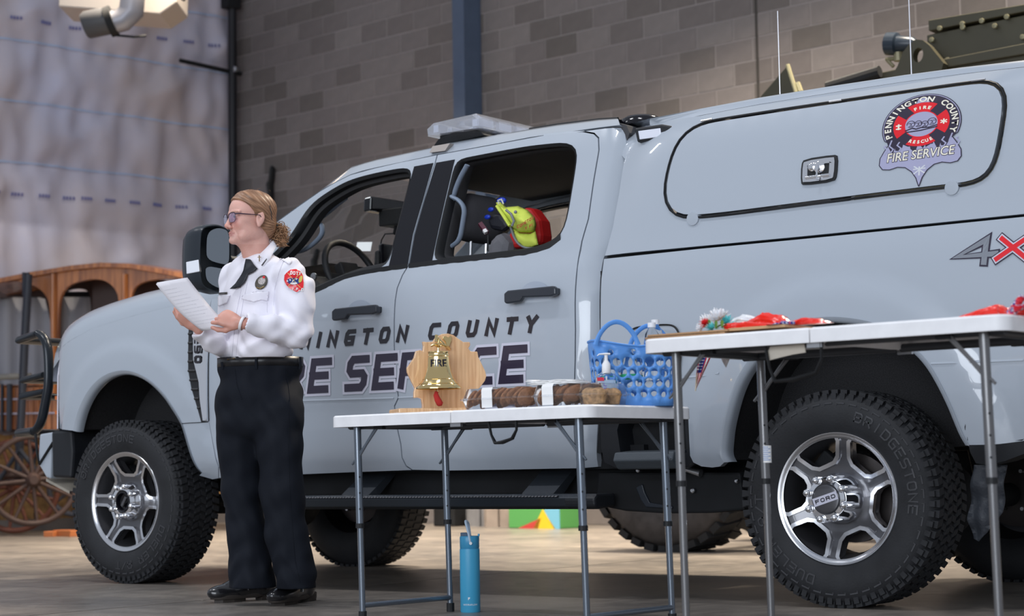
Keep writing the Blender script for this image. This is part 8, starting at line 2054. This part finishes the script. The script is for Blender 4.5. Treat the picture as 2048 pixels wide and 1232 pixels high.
# lower body: slatted panel
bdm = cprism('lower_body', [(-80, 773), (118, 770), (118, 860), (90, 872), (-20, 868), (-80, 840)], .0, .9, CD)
for i in range(16):
    u = -76 + 12 * i; cprism('body_slat', [(u, 775), (u + 10.6, 774), (u + 10.6, 858), (u, 860)], .02, .02, CW)
for v in (800, 829):
    bm = B(); tube(bm, [cp(-80, v, .035), cp(120, v - 3, .035)], .010, 6); obj('body_rail', bm, mat('pale line', (.35, .33, .42), .5) if 'pale line' not in bpy.data.materials else bpy.data.materials['pale line'], ch)
bm = B(); tube(bm, [cp(-60, 757, .10), cp(50, 752, .10), cp(62, 752, .1)], .03, 8); obj('tent_pole_rail', bm, mat('rope grey', (.20, .19, .17), .7), ch)
for u in (19, 4):
    bm = B(); tube(bm, [cp(u, 768, .06), cp(u - 1, 862, .06)], .03 if u == 19 else .015, 6); obj('iron_stay', bm, IR, ch)
# tall black upright
bm = B(); tube(bm, [cp(57, 549, .30), cp(50, 670, .30), cp(44, 800, .30), cp(36, 965, .30)], .040, 10); tube(bm, [cp(48, 545, .30), cp(48, 590, .30)], .018, 8); tube(bm, [cp(56, 545, .30), cp(55, 590, .30)], .018, 8)
tag(obj('iron_upright', bm, IR, smooth=60), 'tall dark iron upright in front of the coach at the far left', 'pole')
def cwheel(u, v, r_px, o, n, m, label=None, tilt=0.0):
    c = cp(u, v, o); r = r_px * (c - CAM).dot(CF) / F; ax = (cn + cx_ax * tilt).normalized(); x = ax.cross(Vector((0, 0, 1))).normalized(); y = x.cross(ax) * -1
    bm = B(); tube(bm, [c + x * cos(t) * (r - .025) + y * sin(t) * (r - .025) for t in np.linspace(0, 2 * pi, 48, endpoint=False)], .028, 8, closed=True); w = obj('wheel_rim', bm, m, ch, smooth=60)
    bm = B(); tube(bm, [c - ax * .09, c - ax * .05, c + ax * .05, c + ax * .10], [.05, .075, .07, .04], 14); obj('hub', bm, m, w, smooth=50)
    for k in range(n):
        a = 2 * pi * k / n + .1; d = x * cos(a) + y * sin(a); bm = B(); tube(bm, [c + d * .05, c + d * (r - .03)], [.022, .015], 8); obj('spoke', bm, m, w, smooth=60)
WM_ = mat('weathered wheel wood', (.055, .030, .024), .6)
WR = mat('red brown wheel wood', (.12, .035, .018), .6)
cwheel(30, 972, 94, .10, 14, WR); cwheel(66, 960, 92, .55, 12, WM_, tilt=.5); cwheel(150, 975, 58, -.9, 12, mat('grey iron tyre', (.10, .10, .12), .5))
bm = B(); tube(bm, [cp(-60, 952, .35), cp(20, 950, .35), cp(105, 948, .35)], .05, 8, flat=.6); tube(bm, [cp(-40, 966, .35), cp(90, 962, .35)], .035, 8); obj('axle_tree', bm, WM_, ch)['kind'] = 'stuff'
bm = B(); tube(bm, [cp(46, 856, .40), cp(38, 900, .40), cp(0, 958, .4)], .022, 8); obj('strut', bm, IR, ch); bm = B(); tube(bm, [cp(40, 900, .40), cp(72, 940, .4)], .022, 8); obj('strut', bm, IR, ch)
for u in (30, 62):
    bm = B(); tube(bm, [cp(u, 872, .05), cp(u + 8, 905, .06), cp(u + 2, 945, .1)], .03, 8, flat=.5); obj('spring', bm, IR, ch)
P = onZ(132, 1073); bm = B(); box(bm, P + Vector((0, 0, .03)), (.28, .10, .06), turn); box(bm, P + cx_ax * -.14 + Vector((0, 0, .025)), (.10, .12, .05), turn @ Matrix.Rotation(.5, 3, 'Z'))
tag(obj('timber_wedge', bm, mat('orange timber', (.42, .13, .04), .7), bevel=.005), 'orange-brown timber chock on the floor left of the front tyre', 'wedge')['kind'] = 'stuff'
# ---------------------------------------------------------------- things inside the cab
cy = .56
def cb_(u, v, y=cy): return onY(u, v, y)
cpn = thing('cap', 'fluorescent yellow cap with grey edging and red lettering hung on the front seat', 'cap', cb_(1040, 450, .24))
HY = mat('fluorescent yellow', (.62, .72, .10), .7); GY = mat('grey edging', (.22, .23, .26), .6)
def capgrid(pts, nm, m, bulge, y=.24, off=0):
    vs, ts = tri2d(pts, [], 4); cu = sum(p[0] for p in pts) / len(pts); cv = sum(p[1] for p in pts) / len(pts); bm = B(); V = []
    for u, v in vs:
        d = pdist((u, v), pts); V.append(bm.verts.new(cb_(u, v, y - bulge * min(1, d / 22) ** .6 - off)))
    for t in ts: 
        try: bm.faces.new([V[i] for i in t])
        except ValueError: pass
    bmesh.ops.recalc_face_normals(bm, faces=bm.faces); o = obj(nm, bm, m, cpn, smooth=60); so = o.modifiers.new('s', 'SOLIDIFY'); so.thickness = .004; return o
capgrid([(992, 405), (1000, 403), (1012, 414), (1036, 412), (1055, 420), (1069, 434), (1073, 450), (1070, 463), (1058, 466), (1040, 465), (1026, 458), (1010, 440), (996, 422)], 'crown', HY, .07)
capgrid([(1024, 456), (1040, 466), (1060, 467), (1071, 462), (1075, 480), (1077, 490), (1060, 496), (1046, 494), (1034, 484), (1028, 470)], 'brim', HY, .03)
bm = B(); P = [cb_(u, v, .23) for u, v in ((1018, 440), (1022, 455), (1028, 474), (1038, 490), (1056, 498), (1077, 494))]; tube(bm, [Vector(p) for p in chaikin([tuple(p) for p in P], False, 2)], .009, 8, flat=.6); obj('brim_edging', bm, GY, cpn, smooth=60)
bm = B(); P = [cb_(u, v, .165) for u, v in ((1012, 420), (1022, 428), (1028, 442), (1024, 452))]; tube(bm, P, .006, 6); obj('reflective_band', bm, GY, cpn, smooth=60)
bm = B(); P = [cb_(u, v, .19) for u, v in ((994, 412), (1006, 430), (1020, 452))]; tube(bm, P, .012, 8, flat=.6); obj('strap_tail', bm, HY, cpn, smooth=60)
bm = B(); tube(bm, [cb_(u, v, .20) for u, v in ((998, 408), (996, 401), (1003, 399), (1007, 408))], .004, 6); obj('loop', bm, mat('pale cord', (.6, .6, .55), .6), cpn)
ccap = cb_(1036, 447, .168); tq = Matrix.Rotation(-.42, 3, 'Y')
def capw(t, u0, v0, rot, nm, w=7):
    bm = B(); word(bm, t, 0, 0, 4.6, 6.6, 5.6, 1.4, lambda a, b: cb_(u0 + a * cos(rot) - b * sin(rot) * -1 * 0, v0 - a * sin(rot) - b, .160), step=5); obj(nm, bm, mat('dark red print', (.35, .03, .02), .6) if 'dark red print' not in bpy.data.materials else bpy.data.materials['dark red print'], cpn)['kind'] = 'stuff'
capw('CO', 1034, 457, .35, 'cap_lettering'); capw('NGTON', 1044, 452, .55, 'cap_lettering'); capw('Y FI', 1050, 461, .5, 'cap_lettering')
bm = B(); bmesh.ops.create_uvsphere(bm, u_segments=10, v_segments=6, radius=.008, matrix=Matrix.Translation(cb_(1031, 424, .168))); obj('button', bm, GY, cpn, smooth=60)
rb_ = [cb_(u, v, .30) for u, v in ((1012, 498), (1016, 470), (1030, 440), (1048, 412), (1062, 418), (1078, 440), (1082, 470), (1080, 492))]
bm = B(); prism(bm, [(p.x, p.z) for p in rb_], lambda a, b: Vector((a, .30, b)), (0, .10, 0)); tag(obj('rescue_bag', bm, mat('red nylon', (.45, .012, .012), .5, bump=.3, bscale=30), bevel=.02), 'red nylon bag hanging on the seat behind the yellow cap', 'bag')
bm = B(); P = [cb_(u, v, .34) for u, v in ((972, 438), (985, 425), (1000, 428), (1012, 440), (1016, 452), (1002, 462), (978, 458))]; prism(bm, [(p.x, p.z) for p in P], lambda a, b: Vector((a, .34, b)), (0, .05, 0)); tag(obj('equipment_pouch', bm, mat('black nylon', (.012, .013, .02), .5), bevel=.02), 'black pouch beside the front headrest', 'pouch')
for (u, v, r) in ((1003, 402, .022), (982, 419, .014), (975, 434, .014)):
    bm = B(); bmesh.ops.create_uvsphere(bm, u_segments=12, v_segments=8, radius=r, matrix=Matrix.Translation(cb_(u, v, .32)) @ Matrix.Diagonal((1.3, .6, .8, 1))); tag(obj('blue_clip', bm, mat('deep blue', (.01, .04, .42), .3) if 'deep blue' not in bpy.data.materials else bpy.data.materials['deep blue'], smooth=60), {1003: 'blue cloth tuft above the yellow cap', 982: 'upper small blue clip on the black pouch', 975: 'lower small blue clip on the black pouch'}[u], 'clip')
bm = B(); a, b = cb_(960, 447, .30), cb_(974, 466, .30); tube(bm, [a, b], .014, 4); ag = tag(obj('luggage_tag', bm, mat('maroon tag', (.09, .01, .03), .5)), 'maroon and white tag hanging from the front headrest', 'tag')
bm = B(); tube(bm, [a.lerp(b, .7) + Vector((0, -.006, 0)), b + Vector((0, -.006, 0))], .012, 4); obj('tag_label', bm, M['white'], ag)
bm = B(); tube(bm, [cb_(976, 470, .31), cb_(976, 500, .31), cb_(985, 512, .31)], .004, 5); tag(obj('lanyard', bm, M['rubber_dark'], smooth=60), 'dark lanyard hanging below the front headrest', 'lanyard')
